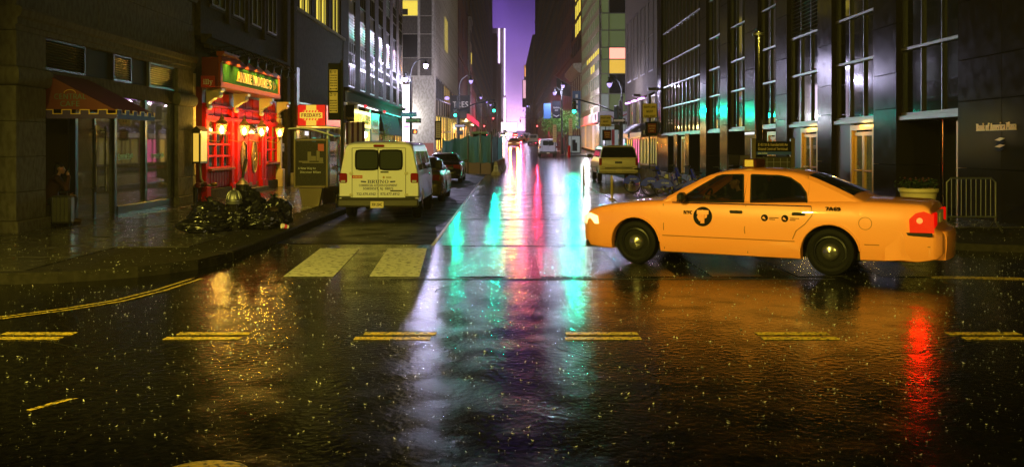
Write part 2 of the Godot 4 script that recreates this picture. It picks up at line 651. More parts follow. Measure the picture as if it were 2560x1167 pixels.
func ground() -> void:
	structure("road", sheet([-200, -60, 0, 60, 200], [-60, 0, 72, 200, 500, 900], 0.0), M.wet_asphalt)
	structure("parking_lane", sheet([-4.4, -1.38], [17.9, 50, 72, 86], 0.006), M.lane_asphalt)
	# left pavement with its rounded corner
	var left := [Vector2(-60, 12.6)]
	left.append_array(arc2(Vector2(-7.0, 15.2), 2.6, -90, 0, 8))
	left.append_array([Vector2(-4.4, 88.5), Vector2(-60, 88.5)])
	var lp := structure("pavement", flat_prism(left, -0.3, 0.125), M.kerb_stone)
	for i in 30:
		for k in 4:
			var d := 13.0 + i * 1.55
			var x := -5.95 - k * 1.22
			if d < 15.4 and x > -6.6:
				continue
			slab(lp, "paving_slab", x - 0.605, x + 0.605, 0.1, 0.14 + rng.randf() * 0.003, d, d + 1.54, M.wet_slab, 0.006)
	for i in 18:
		var d := 13.0 + (i % 3) * 1.55
		var x := -10.83 - (i / 3) * 1.22
		slab(lp, "paving_slab", x - 0.605, x + 0.605, 0.1, 0.14 + rng.randf() * 0.003, d, d + 1.54, M.wet_slab, 0.006)
	for i in 30:
		var d := 15.3 + i * 2.4
		slab(lp, "kerb_stone", -4.62, -4.38, -0.02, 0.15, d, d + 2.392, M.kerb_stone, 0.02)
	var corner := arc2(Vector2(-7.0, 15.2), 2.62, -90, 0, 4)
	for i in 4:
		var a: Vector2 = corner[i]
		var b: Vector2 = corner[i + 1]
		var s := Shape.new()
		var n := (b - a).orthogonal().normalized() * -0.24
		if n.dot(Vector2(-7.0, 15.2) - a) < 0:
			n = -n
		s.prism(PackedVector2Array([a, b, b + n, a + n]), -0.02, 0.15, Transform3D(Basis(Vector3.RIGHT, Vector3.FORWARD, Vector3.UP), Vector3.ZERO))
		put(lp, "kerb_stone", s.mesh(), M.kerb_stone)
	for i in 8:
		slab(lp, "kerb_stone", -9.41 - i * 2.4, -7.02 - i * 2.4, -0.02, 0.15, 12.58, 12.82, M.kerb_stone, 0.02)
	# right pavement
	var right := [Vector2(60, 16.4)]
	right.append_array(arc2(Vector2(9.4, 19.0), 2.6, -90, -180, 8))
	right.append_array([Vector2(6.8, 90), Vector2(60, 90)])
	var rp := structure("pavement", flat_prism(right, -0.3, 0.125), M.kerb_stone)
	for i in 34:
		slab(rp, "kerb_stone", 6.78, 7.02, -0.02, 0.15, 19.1 + i * 2.08, 19.1 + i * 2.08 + 2.07, M.kerb_stone, 0.02)
	for i in 14:
		for k in 3:
			slab(rp, "paving_slab", 7.05 + k * 1.3, 7.05 + k * 1.3 + 1.29, 0.1, 0.139 + rng.randf() * 0.003, 20.0 + i * 1.6, 20.0 + i * 1.6 + 1.59, M.wet_slab, 0.006)
	# pavements past the avenue, on the slope
	for q in [[-30.0, -5.0, 104.0, 800.0], [7.0, 40.0, 107.0, 800.0]]:
		var s := Shape.new()
		for seg in [[q[2], q[2] + 90.0], [q[2] + 90.0, q[3]]]:
			var rows := []
			for d in seg:
				var y := grade(d)
				rows.append([Vector3(q[0], y - 0.2, -d), Vector3(q[1], y - 0.2, -d), Vector3(q[1], y + 0.15, -d), Vector3(q[0], y + 0.15, -d)])
			s.loft(rows, true, true)
		structure("pavement", s.mesh(), M.wet_slab)
	# painted marks
	var cw := thing("zebra_crossing", "pale ladder crossing bars painted across the street mouth", "crosswalk")
	for i in 8:
		var x := -3.13 + i * 1.2
		var m: Material = M.road_paint if i < 2 else M.worn_paint
		mark(cw, "painted_bar", [Vector2(x, 13.4), Vector2(x + 0.70, 13.4), Vector2(x + 0.50, 17.1), Vector2(x - 0.20, 17.1)] if i < 2 else [Vector2(x, 13.4), Vector2(x + 0.7, 13.4), Vector2(x + 0.7, 17.1), Vector2(x, 17.1)], 0.008, m)
	var where := ["at the far left edge of the photo", "below the amber reflection of the pub", "under the white and teal lamp streaks", "right of the teal and magenta streaks", "below the taxi's rear wheel", "at the far right past the red tail lamp streak"]
	var at := [-4.95, -3.25, -1.45, 0.55, 2.42, 4.33]
	for i in 6:
		var o := thing("centre_dash", "pair of yellow road dashes " + where[i], "road marking", Vector3(at[i], 0, 0), 0, "yellow double dashes across the foreground")
		var sh: float = [0.05, 0.05, 0.06, 0.02, 0.0, -0.05][i]
		mark(o, "stripe", [Vector2(0, 9.03), Vector2(0.72, 9.03), Vector2(0.72, 9.15), Vector2(0, 9.15)], 0.006, M.yellow_paint)
		mark(o, "stripe", [Vector2(sh, 9.26), Vector2(sh + 0.70, 9.26), Vector2(sh + 0.70, 9.38), Vector2(sh, 9.38)], 0.006, M.yellow_paint)
	var guide := thing("corner_line", "thin double yellow line curving round the left street corner", "road marking")
	var path := [Vector2(-9.0, 9.4), Vector2(-7.4, 9.62), Vector2(-6.2, 9.84), Vector2(-5.3, 10.12), Vector2(-4.85, 10.65), Vector2(-4.5, 11.25), Vector2(-4.3, 12.1), Vector2(-4.18, 13.2)]
	for off in [0.0, 0.13]:
		var s := Shape.new()
		for i in path.size() - 1:
			var rows := []
			for j in [i, i + 1]:
				var dir: Vector2 = (path[mini(j + 1, 7)] - path[maxi(j - 1, 0)]).normalized()
				var nrm := Vector2(-dir.y, dir.x)
				var p: Vector2 = path[j] + nrm * off
				var p2: Vector2 = path[j] + nrm * (off + 0.055)
				rows.append([Vector3(p.x, 0.006, -p.y), Vector3(p2.x, 0.006, -p2.y)])
			s.quad(rows[0][0], rows[1][0], rows[1][1], rows[0][1])
		put(guide, "stripe", s.mesh(), M.yellow_paint)
	var g2 := thing("corner_line", "faint thin yellow double line at the far right behind the taxi", "road marking")
	for off in [0.0, 0.14]:
		mark(g2, "stripe", [Vector2(5.9, 13.3 + off), Vector2(9.0, 12.75 + off), Vector2(9.0, 12.79 + off), Vector2(5.9, 13.34 + off)], 0.006, M.yellow_paint)
	var seam := thing("lane_line", "thin pale seam line between parking lane and driving lane on the left", "road marking")
	mark(seam, "stripe", [Vector2(-1.40, 17.6), Vector2(-1.34, 17.6), Vector2(-1.38, 50), Vector2(-1.44, 50)], 0.012, M.road_paint)
	var seam2 := thing("lane_line", "thin pale lane edge line beside the parked estate car", "road marking")
	mark(seam2, "stripe", [Vector2(3.56, 22), Vector2(3.62, 22), Vector2(3.68, 60), Vector2(3.62, 60)], 0.008, M.road_paint)
	# joints of the concrete roadway
	var jr := Shape.new()
	for q in [[13.15, -1.6, 4.5], [17.6, -1.2, 6.5], [24.0, -1.2, 3.5], [36.0, -1.2, 3.5]]:
		jr.box(Vector3((q[1] + q[2]) / 2, 0.003, -q[0]), Vector3(q[2] - q[1], 0.006, 0.022))
	structure("road_joints", jr.mesh(), M.black_void)
	# cracks
	var cracks := Shape.new()
	for q in [[-3.6, 8.3, 1.1, 0.5], [1.2, 7.6, -0.6, 0.9], [4.6, 10.2, 1.2, -0.4], [-0.9, 12.0, 0.3, 1.3], [2.6, 8.2, 1.4, 0.2], [-5.6, 9.2, 1.3, -0.5]]:
		var p := Vector2(q[0], q[1])
		var dir := Vector2(q[2], q[3]).normalized()
		for k in 9:
			var p2 := p + dir.rotated(rng.randf_range(-0.7, 0.7)) * 0.22
			var nn := (p2 - p).orthogonal().normalized() * 0.006
			cracks.quad(Vector3(p.x - nn.x, 0.003, -p.y + nn.y), Vector3(p2.x - nn.x, 0.003, -p2.y + nn.y), Vector3(p2.x + nn.x, 0.003, -p2.y - nn.y), Vector3(p.x + nn.x, 0.003, -p.y - nn.y))
			p = p2
	structure("road_cracks", cracks.mesh(), M.black_void)
	var disc := Shape.new()
	disc.lathe([Vector2(0.26, 0.0), Vector2(0.255, 0.012), Vector2(0.2, 0.02), Vector2(0.001, 0.022)], 28, Transform3D(Basis(), Vector3(-1.68, 0, -5.28)))
	tag(put(self, "manhole_cover", disc.mesh(40), M.yellow_paint), "yellow painted round cover cut by the bottom edge of the photo", "manhole cover")
	var chalk := thing("painted_tick", "short slanting pale tick painted on the dark road at lower left", "road marking")
	mark(chalk, "stripe", [Vector2(-3.32, 6.62), Vector2(-3.28, 6.60), Vector2(-3.15, 6.85), Vector2(-3.1, 6.93), Vector2(-3.2, 6.9)], 0.005, M.yellow_paint)

# ---------------------------------------------------------------- left side of the street (fronts at x = -9.6)
func molding(parent: Node, called: String, x: float, dir: float, prof: Array, d0: float, d1: float, m: Material) -> MeshInstance3D:
	var poly := PackedVector2Array()
	for p in prof:
		poly.push_back(Vector2(x + dir * p.x, p.y))
	var s := Shape.new()
	s.prism(poly, -d1, -d0)
	return put(parent, called, s.mesh(), m)

func window_at(parent: Node, x: float, dir: float, d0: float, d1: float, y0: float, y1: float, frame: Material, pane: Material, cols := 1, rows := 1, t := 0.06, called := "window") -> MeshInstance3D:
	# a framed window in a wall that faces +x (dir 1) or -x (dir -1): frame with one pane each
	var f := Shape.new()
	var fx := x + dir * 0.03
	for k in cols + 1:
		var d := lerpf(d0, d1, float(k) / cols)
		f.box(Vector3(fx, (y0 + y1) / 2, -d), Vector3(0.1, y1 - y0, t))
	for k in rows + 1:
		var y := lerpf(y0, y1, float(k) / rows)
		f.box(Vector3(fx - dir * 0.002, y, -(d0 + d1) / 2), Vector3(0.092, t, d1 - d0))
	var w := put(parent, called, f.mesh(), frame)
	var s := Vector3(0.02, (y1 - y0) / rows - t - 0.002, (d1 - d0) / cols - t - 0.002)
	for k in cols:
		for r in rows:
			put(w, "pane", box_mesh(s), pane, Vector3(x, lerpf(y0, y1, (r + 0.5) / rows), -lerpf(d0, d1, (k + 0.5) / cols)))
	return w

func ring(parent: Node, x0: float, x1: float, d0: float, d1: float, y0: float, y1: float, m: Material) -> void:  # a swelling stone band round a pier
	var s := Shape.new()
	var rows := []
	for i in 9:
		var a := PI * i / 8.0
		var o := 0.12 * sin(a)
		var y := lerpf(y0, y1, 0.5 - 0.5 * cos(a))
		rows.append([Vector3(x0, y, -(d1 + o)), Vector3(x0, y, -(d0 - o)), Vector3(x1 + o, y, -(d0 - o)), Vector3(x1 + o, y, -(d1 + o))])
	s.loft(rows, true, true)
	put(parent, "stone_ring", s.mesh(35), m)

func cafe_building() -> void:
	var b := thing("limestone_building", "pale limestone corner building with ringed piers and a cafe front", "building")
	var m: Material = M.limestone
	slab(b, "core", -30, -9.9, 4.1, 34, 18.95, 30.0, m)
	# piers laid in courses
	for p in [[18.73, 19.95, -30.0], [27.95, 29.3, -10.6]]:
		var ys := [0.125, 0.36, 0.92, 1.62, 2.32, 3.02]
		for i in 5:
			var e := 0.07 if i == 0 else 0.0
			slab(b, "stone_block", p[2], -9.6 + e, ys[i], ys[i + 1] - 0.004, p[0] - e, p[1] + e, m, 0.012)
		ring(b, p[2], -9.6, p[0], p[1], 3.02, 3.4, m)
		slab(b, "stone_block", p[2], -9.6, 3.404, 4.1, p[0], p[1], m, 0.012)
	for i in 5:
		var ys := [0.125, 0.9, 1.6, 2.3, 3.2, 4.1]
		slab(b, "stone_block", -10.6, -9.74, ys[i], ys[i + 1] - 0.004, 29.31, 30.0, M.pale_stone, 0.01)
	molding(b, "architrave", -9.95, 1, [Vector2(0, 4.105), Vector2(0.36, 4.105), Vector2(0.36, 4.2), Vector2(0.40, 4.22), Vector2(0.40, 4.34), Vector2(0.46, 4.38), Vector2(0.5, 4.5), Vector2(0.46, 4.56), Vector2(0.35, 4.58), Vector2(0, 4.58)], 18.68, 29.4, m)
	for row in 5:
		var y := 4.585 + row * 0.92
		for i in 6:
			var d0 := 18.73 + i * 1.9 - (0.0 if row % 2 == 0 or i == 0 else 0.9)
			var d1 := minf(18.73 + (i + 1) * 1.9 - (0.0 if row % 2 == 0 else 0.9), 29.36)
			slab(b, "stone_block", -10.2, -9.6 - 0.004 * (i % 2), y, y + 0.915, d0, d1 - 0.006, m, 0.012)
		slab(b, "stone_block", -30, -10.2, y, y + 0.915, 18.73, 19.2, m, 0.012)
		slab(b, "stone_block", -10.2, -9.78, y, y + 0.915, 29.37, 30.0, m, 0.012)
	molding(b, "string_course", -9.9, 1, [Vector2(0, 6.2), Vector2(0.38, 6.2), Vector2(0.44, 6.3), Vector2(0.38, 6.4), Vector2(0, 6.4)], 18.7, 29.4, m)
	# the shop front between the piers
	var black: Material = M.black_metal
	for q in [[19.95, 22.0, true], [22.0, 23.55, false], [23.55, 24.7, true], [24.7, 25.9, false], [25.9, 27.93, true]]:
		slab(b, "louvre_back", -10.1, -9.95, 3.45, 4.1, q[0], q[1] - 0.004, M.black_void)
		if q[2]:
			var f := Shape.new()
			for d in [q[0] + 0.03, q[1] - 0.04]:
				f.box(Vector3(-9.72, 3.77, -d), Vector3(0.1, 0.66, 0.05))
			for y in [3.46, 4.08]:
				f.box(Vector3(-9.722, y, -(q[0] + q[1]) / 2), Vector3(0.1, 0.05, q[1] - q[0] - 0.08))
			var fr := put(b, "louvre_frame", f.mesh(), M.dull_steel if q[0] > 25 else M.dark_metal)
			for i in 10:
				put(fr, "slat", box_mesh(Vector3(0.09, 0.012, q[1] - q[0] - 0.13)), M.dull_steel if q[0] > 25 else M.dark_metal, Vector3(-9.73, 3.51 + i * 0.058, -(q[0] + q[1]) / 2), Vector3(0, 0, -0.6))
		else:
			slab(b, "louvre_panel", -9.94, -9.74, 3.45, 4.1, q[0] + 0.01, q[1] - 0.014, M.black_void)
	slab(b, "fascia_panel", -10.0, -9.7, 3.06, 3.445, 19.96, 25.88, M.grey_stone, 0.008)
	slab(b, "fascia_panel", -10.0, -9.7, 3.06, 3.445, 25.89, 27.93, M.grey_stone, 0.008)
	for d in [21.6, 23.75, 25.75, 27.88]:
		slab(b, "window_post", -9.84, -9.7, 0.13, 3.055, d - 0.07, d + 0.07, black, 0.006)
	slab(b, "window_sill", -9.86, -9.68, 0.13, 0.34, 23.83, 27.8, black, 0.01)
	slab(b, "window_rail", -9.84, -9.72, 2.55, 2.63, 21.68, 25.68, black, 0.006)
	for q in [[21.68, 23.67, 0.14, 2.54], [23.83, 25.67, 0.345, 2.54], [25.83, 27.8, 0.345, 3.05], [21.68, 23.67, 2.64, 3.05], [23.83, 25.67, 2.64, 3.05]]:
		slab(b, "shop_pane", -9.79, -9.77, q[2], q[3], q[0], q[1], M.pane_glass)
	var dr := slab(b, "door", -9.8, -9.74, 0.14, 2.54, 22.62, 22.72, black, 0.004)
	for d in [22.4, 22.95]:
		var h := Shape.new()
		h.tube([Vector3(-9.62, 0.75, -d), Vector3(-9.62, 2.3, -d)], 0.022, 8)
		for y in [0.85, 2.2]:
			h.tube([Vector3(-9.76, y, -d), Vector3(-9.62, y, -d)], 0.014, 6)
		var hh := put(dr, "door_handle", h.mesh(40), M.chrome)
		hh.position -= dr.position
	# inside the cafe: dim room with counter and shelves
	slab(b, "cafe_back_wall", -14.6, -14.4, 0.13, 3.9, 19.95, 27.95, M.dark_stone)
	slab(b, "cafe_floor", -14.4, -9.86, 0.05, 0.13, 19.95, 27.95, M.dark_wood)
	slab(b, "cafe_ceiling", -14.4, -10.0, 3.06, 3.2, 19.95, 27.95, M.dark_stone)
	slab(b, "cafe_side_wall", -14.4, -9.9, 0.13, 3.06, 27.96, 28.1, M.brown_brick)
	slab(b, "alcove_wall", -11.2, -9.86, 0.13, 3.06, 21.5, 21.66, M.dark_wood)
	slab(b, "alcove_back", -11.3, -11.2, 0.13, 3.06, 19.96, 21.6, M.black_void)
	slab(b, "counter", -13.6, -12.9, 0.13, 1.15, 22.3, 27.3, M.dark_wood, 0.02)
	for i in 3:
		slab(b, "shelf", -14.4, -14.1, 1.5 + i * 0.5, 1.54 + i * 0.5, 22.5, 27.3, M.dark_wood)
	slab(b, "menu_panel", -14.0, -13.95, 2.3, 2.75, 23.2, 25.0, M.lit_dim)
	for d in [22.6, 24.4, 26.8]:
		var bulb := Shape.new()
		bulb.ball(Vector3(-12.2, 2.7, -d), Vector3(0.06, 0.06, 0.06), 10)
		put(b, "cafe_lamp", bulb.mesh(60), M.flame_glow)
		omni(b, Vector3(-12.2, 2.7, -d), lin(1.0, 0.72, 0.15), 0.16, 0.05)
	for i in 9:
		slab(b, "green_light_strip", -13.0 + 0.03 * (i % 3), -12.96 + 0.03 * (i % 3), 2.52 - 0.04 * (i % 2), 2.58, 22.9 + i * 0.34, 23.05 + i * 0.34, M.neon_teal)
	for q in [[24.5], [26.75]]:
		lettering(b, "Central Café", 0.11, plain("cafe_print", lin(0.25, 0.7, 0.3), 0.5), Vector3(-9.755, 1.58, -q[0]), Vector3(0, PI / 2, 0), 0.95, "Droid Serif", true, 0.004)
		slab(b, "print_underline", -9.757, -9.753, 1.49, 1.505, q[0] - 0.45, q[0] + 0.35, M.cafe_print)
	# awning
	var a := thing("cafe_awning", "dark red and purple cafe awning with gold battlement trim over the door", "awning")
	var wall := -9.66
	var outr := -8.15
	var tp := Shape.new()
	tp.loft([[Vector3(wall, 3.36, -20.0), Vector3(outr, 2.58, -20.0)], [Vector3(wall, 3.36, -22.1), Vector3(outr, 2.58, -22.1)]])
	tp.loft([[Vector3(outr, 2.56, -20.0), Vector3(wall, 3.34, -20.0)], [Vector3(outr, 2.56, -22.1), Vector3(wall, 3.34, -22.1)]])
	put(a, "awning_top", tp.mesh(), M.awning_red)
	for d in [20.0, 22.1]:
		var s := Shape.new()
		s.prism(PackedVector2Array([Vector2(wall, 3.35), Vector2(wall, 2.6), Vector2(outr, 2.57)]), -d - 0.012, -d + 0.012)
		put(a, "end_panel", s.mesh(), M.awning_red)
	for q in [0, 1]:
		var val := Shape.new()
		var trim := Shape.new()
		var n := 8 if q == 0 else 10
		for i in n:
			var hi := 2.585 if i % 2 == 0 else 2.50
			var p0 := Vector3(lerpf(wall, outr, float(i) / n), 0, -20.0 + 0.016) if q == 0 else Vector3(outr + 0.016, 0, -lerpf(20.0, 22.1, float(i) / n))
			var p1 := Vector3(lerpf(wall, outr, float(i + 1) / n), 0, -20.0 + 0.016) if q == 0 else Vector3(outr + 0.016, 0, -lerpf(20.0, 22.1, float(i + 1) / n))
			var c := (p0 + p1) / 2
			var len_ := p0.distance_to(p1)
			var sz := func(l, h, t): return Vector3(l, h, t) if q == 0 else Vector3(t, h, l)
			val.box(c + Vector3(0, (hi + 2.40) / 2, 0), sz.call(len_, hi - 2.40, 0.012))
			trim.box(c + Vector3(0, hi, 0), sz.call(len_, 0.018, 0.02))
			trim.box(p1 + Vector3(0, 2.542, 0), sz.call(0.018, 0.1, 0.022))
		put(a, "valance", val.mesh(), M.awning_purple)
		put(a, "gold_trim", trim.mesh(), M.gold_leaf)
	lettering(a, "CENTRAL", 0.11, plain("awning_print", lin(0.06, 0.14, 0.13), 0.6), Vector3(-9.12, 2.86, -19.985), Vector3.ZERO, 0.66, "Droid Sans", false, 0.004)
	lettering(a, "CAFE", 0.11, M.awning_print, Vector3(-9.12, 2.71, -19.985), Vector3.ZERO, 0.4, "Droid Sans", false, 0.004)
	var sm := Shape.new()
	sm.tube(arc_pts(Vector3(-9.12, 2.93, -19.98), 0.12, 10), 0.007, 5)
	put(a, "emblem", sm.mesh(), M.gold_leaf)

func arc_pts(c: Vector3, r: float, n: int) -> Array:
	var out := []
	for i in n + 1:
		var t := PI * i / n
		out.append(c + Vector3(cos(t) * r, sin(t) * r * 0.6, 0))
	return out

func lantern(at: Vector3, label: String) -> void:
	var o := thing("wall_lantern", label, "lantern", at, 0, "lanterns on the red pub front")
	var s := Shape.new()
	s.lathe([Vector2(0.001, 0.72), Vector2(0.02, 0.68), Vector2(0.025, 0.6), Vector2(0.06, 0.57), Vector2(0.08, 0.5), Vector2(0.16, 0.44), Vector2(0.21, 0.38), Vector2(0.2, 0.36), Vector2(0.02, 0.36)].map(func(p): return Vector2(p.x, p.y)), 6)
	# the roof is drawn downwards: turn it over so that it faces out
	for i in range(0, s.v.size(), 3):
		var t := s.v[i + 1]
		s.v[i + 1] = s.v[i + 2]
		s.v[i + 2] = t
	put(o, "roof", s.mesh(), M.bronze)
	var g := Shape.new()
	g.lathe([Vector2(0.09, 0.02), Vector2(0.175, 0.36)], 6)
	put(o, "glass", g.mesh(), M.lantern_glass)
	var f := Shape.new()
	for k in 6:
		var a := -TAU * k / 6
		f.tube([Vector3(cos(a) * 0.092, 0.02, sin(a) * 0.092), Vector3(cos(a) * 0.178, 0.36, sin(a) * 0.178)], 0.009, 5)
	f.lathe([Vector2(0.02, -0.12), Vector2(0.05, -0.03), Vector2(0.1, -0.01), Vector2(0.1, 0.02)], 8)
	put(o, "cage", f.mesh(), M.bronze)
	var h := Shape.new()
	h.ball(Vector3(0, 0.17, 0), Vector3(0.065, 0.13, 0.065), 10)
	put(o, "bulb", h.mesh(60), M.flame_glow)
	var br := Shape.new()
	br.tube([Vector3(0, -0.1, 0), Vector3(-0.1, -0.22, 0), Vector3(-0.52, -0.14, 0)], 0.016, 6)
	put(o, "bracket", br.mesh(40), M.bronze)
	omni(o, Vector3(0, 0.17, 0), lin(1.0, 0.56, 0.06), LANTERN, 0.09)

const LANTERN := 4.4

func corbel(parent: Node, d: float) -> void:
	var poly := PackedVector2Array()
	for p in [[0, 3.02], [0.05, 3.0], [0.1, 3.05], [0.1, 3.12], [0.06, 3.17], [0.1, 3.25], [0.18, 3.3], [0.26, 3.36], [0.38, 3.38], [0.44, 3.46], [0.42, 3.55], [0.5, 3.59], [0.5, 3.66], [0, 3.66]]:
		poly.push_back(Vector2(-9.56 + p[0], p[1]))
	var s := Shape.new()
	s.prism(poly, -d - 0.17, -d + 0.17)
	for sd in [-0.18, 0.18]:
		s.lathe([Vector2(0.1, 0), Vector2(0.1, 0.025), Vector2(0.05, 0.03), Vector2(0.001, 0.03)], 12, Transform3D(Basis(Vector3.RIGHT, signf(sd) * PI / 2 * -1.0), Vector3(-9.24, 3.48, -d - sd)))
	put(parent, "corbel", s.mesh(), M.cream_paint)

func pub_building() -> void:
	var b := thing("pub_building", "dark narrow building with the bright red pub front at its foot", "building")
	var x := -9.6
	slab(b, "wall", -30, x, 5.3, 34, 30.0, 43.1, M.dark_stone)
	slab(b, "wall", -30, x - 0.02, 0.1, 5.3, 40.15, 43.1, M.dark_stone)
	slab(b, "wall", -30, -10.0, 3.0, 5.3, 30.02, 40.15, M.dark_stone)
	for d in [41.45, 42.75]:
		slab(b, "pilaster", x - 0.1, x + 0.16, 0.12, 24, d - 0.28, d + 0.28, M.dark_stone, 0.02)
	molding(b, "ledge", x, 1, [Vector2(0, 5.05), Vector2(0.14, 5.08), Vector2(0.22, 5.2), Vector2(0.34, 5.24), Vector2(0.34, 5.34), Vector2(0, 5.36)], 30.05, 40.6, M.dark_stone)
	for i in 24:
		slab(b, "dentil", x + 0.05, x + 0.2, 4.93, 5.05, 30.2 + i * 0.43, 30.4 + i * 0.43, M.dark_stone)
	for i in 4:
		var d := 31.6 + i * 2.4
		slab(b, "window_surround", x - 0.05, x + 0.07, 6.28, 6.4, d - 0.85, d + 0.85, M.dark_stone, 0.01)
		window_at(b, x + 0.02, 1, d - 0.7, d + 0.7, 6.4, 9.4, M.dark_metal, M.window_dark, 2, 2)
	for i in 3:
		slab(b, "pier", x, x + 0.12, 6.0, 20.0, 32.65 + i * 2.4, 32.95 + i * 2.4, M.dark_stone, 0.02)
	# the red front
	var red: Material = M.red_paint
	slab(b, "backing", -10.1, x - 0.05, 0.12, 3.7, 30.3, 40.1, M.dark_red_paint)
	for d in [30.45, 33.3, 34.0, 37.35, 37.8, 39.95]:
		slab(b, "pilaster", x - 0.06, x + 0.08, 0.14, 3.1, d - 0.16, d + 0.16, red, 0.015)
		slab(b, "pilaster_base", x - 0.06, x + 0.13, 0.13, 0.55, d - 0.2, d + 0.2, red, 0.015)
	slab(b, "rail", x - 0.05, x + 0.1, 2.68, 2.82, 30.3, 40.1, red, 0.012)
	slab(b, "rail", x - 0.05, x + 0.06, 3.1, 3.2, 30.3, 40.1, red, 0.012)
	# upper lights between rails: panels
	for q in [[30.65, 33.1], [34.2, 37.15], [38.0, 39.75]]:
		var n := 3
		for k in n:
			slab(b, "fascia_board", x - 0.05, x - 0.01, 2.83, 3.09, lerpf(q[0], q[1], k / 3.0) + 0.03, lerpf(q[0], q[1], (k + 1) / 3.0) - 0.03, red, 0.01)
			slab(b, "fascia_board", x - 0.05, x - 0.005, 3.21, 3.6, lerpf(q[0], q[1], k / 3.0) + 0.03, lerpf(q[0], q[1], (k + 1) / 3.0) - 0.03, red, 0.01)
	# left window with muntins, sill, boarded base
	window_at(b, x - 0.03, 1, 30.66, 33.1, 1.12, 2.66, red, M.window_dark, 3, 4, 0.07)
	slab(b, "window_sill", x - 0.05, x + 0.2, 1.03, 1.11, 30.5, 33.2, M.copper_paint, 0.012)
	for k in 8:
		slab(b, "base_board", x - 0.05, x + 0.02, 0.46, 1.0, 30.64 + k * 0.31, 30.64 + k * 0.31 + 0.27, red, 0.02)
	slab(b, "plinth", x - 0.05, x + 0.1, 0.12, 0.45, 30.3, 33.1, M.dark_stone, 0.01)
	# right window
	window_at(b, x - 0.03, 1, 38.0, 39.75, 1.2, 2.66, red, M.window_dark, 2, 3, 0.07)
	slab(b, "window_sill", x - 0.05, x + 0.18, 1.1, 1.18, 37.95, 39.8, M.copper_paint, 0.012)
	for k in 6:
		slab(b, "base_board", x - 0.05, x + 0.02, 0.46, 1.08, 38.0 + k * 0.29, 38.0 + k * 0.29 + 0.25, red, 0.02)
	slab(b, "plinth", x - 0.05, x + 0.1, 0.12, 0.45, 37.95, 39.8, M.dark_stone, 0.01)
	# double doors with oval lights
	for d in [34.95, 36.4]:
		var dr := slab(b, "door", x - 0.08, x - 0.02, 0.3, 2.3, d - 0.68, d + 0.68, red, 0.01)
		var s := Shape.new()
		var ov := []
		for k in 25:
			var a := TAU * k / 24
			ov.append(Vector3(0.05, 0.12 + sin(a) * 0.58, cos(a) * 0.36))
		s.tube(ov, 0.035, 6)
		put(dr, "oval_frame", s.mesh(50), M.bronze)
		var gl := Shape.new()
		var row := []
		for k in 24:
			row.append(Vector3(0.036, ov[k].y, ov[k].z))
		gl.fan(row, true)
		put(dr, "oval_pane", gl.mesh(), M.pub_pane)
		var ld := Shape.new()
		for k in 5:
			ld.tube([Vector3(0.045, -0.3 + k * 0.2, -0.3), Vector3(0.045, -0.1 + k * 0.2, 0.3)], 0.008, 4)
			ld.tube([Vector3(0.045, -0.1 + k * 0.2, -0.3), Vector3(0.045, -0.3 + k * 0.2, 0.3)], 0.008, 4)
		put(dr, "leading", ld.mesh(), M.bronze)
		put(dr, "door_panel", box_mesh(Vector3(0.03, 0.42, 0.5), 0.01), red, Vector3(0.035, -0.72, 0.0))
		put(dr, "kick_plate", box_mesh(Vector3(0.02, 0.2, 1.3)), M.bronze, Vector3(0.03, -0.91, 0))
	slab(b, "transom", x - 0.06, x + 0.02, 2.32, 2.66, 34.2, 37.15, M.window_dark)
	slab(b, "door_plate", x - 0.02, x + 0.03, 1.1, 1.6, 37.16, 37.3, M.bronze)
	slab(b, "door_step", x - 0.1, x + 0.35, 0.12, 0.3, 34.1, 37.3, M.grey_stone, 0.02)
	for d in [30.6, 33.65, 37.1, 39.9]:
		corbel(b, d)
	slab(b, "column", x, x + 0.2, 0.9, 3.0, 39.78, 40.06, M.cream_paint, 0.03)
	slab(b, "column_base", x - 0.02, x + 0.3, 0.13, 0.9, 39.7, 40.12, M.cream_paint, 0.03)
	# sign board
	var sg := thing("pub_sign", "long green pub sign board with gold letters in a copper frame", "sign")
	var sx := -9.0
	slab(sg, "board", -9.58, sx - 0.06, 3.68, 4.62, 30.05, 37.9, M.dark_red_paint)
	slab(sg, "green_panel", sx - 0.058, sx - 0.02, 3.86, 4.46, 30.25, 37.7, M.sign_green)
	for q in [[3.68, 3.86, 0.03], [4.46, 4.66, 0.06]]:
		slab(sg, "frame_rail", sx - 0.058, sx + q[2], q[0], q[1], 30.02, 37.93, M.copper_paint, 0.02)
	for d in [30.13, 37.8]:
		slab(sg, "frame_stile", sx - 0.058, sx + 0.02, 3.862, 4.458, d - 0.11, d + 0.12, M.copper_paint, 0.02)
	molding(sg, "crown", sx, 1, [Vector2(-0.1, 4.665), Vector2(0.06, 4.665), Vector2(0.14, 4.74), Vector2(0.14, 4.8), Vector2(-0.1, 4.8)], 30.0, 37.95, M.copper_paint)
	lettering(sg, "ANNIE MOORE'S", 0.34, M.gold_leaf, Vector3(sx - 0.005, 4.15, -34.25), Vector3(0, PI / 2, 0), 4.6, "Droid Serif", true, 0.03)
	for k in 5:
		put(sg, "harp_ornament", box_mesh(Vector3(0.012, 0.35 - 0.05 * k, 0.02)), M.gold_leaf, Vector3(sx - 0.012, 4.15, -36.95 - k * 0.09), Vector3(0.3, 0, 0))
	var il := thing("coffee_placard", "small red square placard with white word illy beside the pub sign", "sign")
	slab(il, "plate", -9.56, -9.12, 3.66, 4.02, 29.9, 29.94, M.sign_red, 0.005)
	lettering(il, "illy", 0.15, M.sign_white, Vector3(-9.34, 3.83, -29.895), Vector3.ZERO, 0.3, "Droid Serif", true, 0.004)
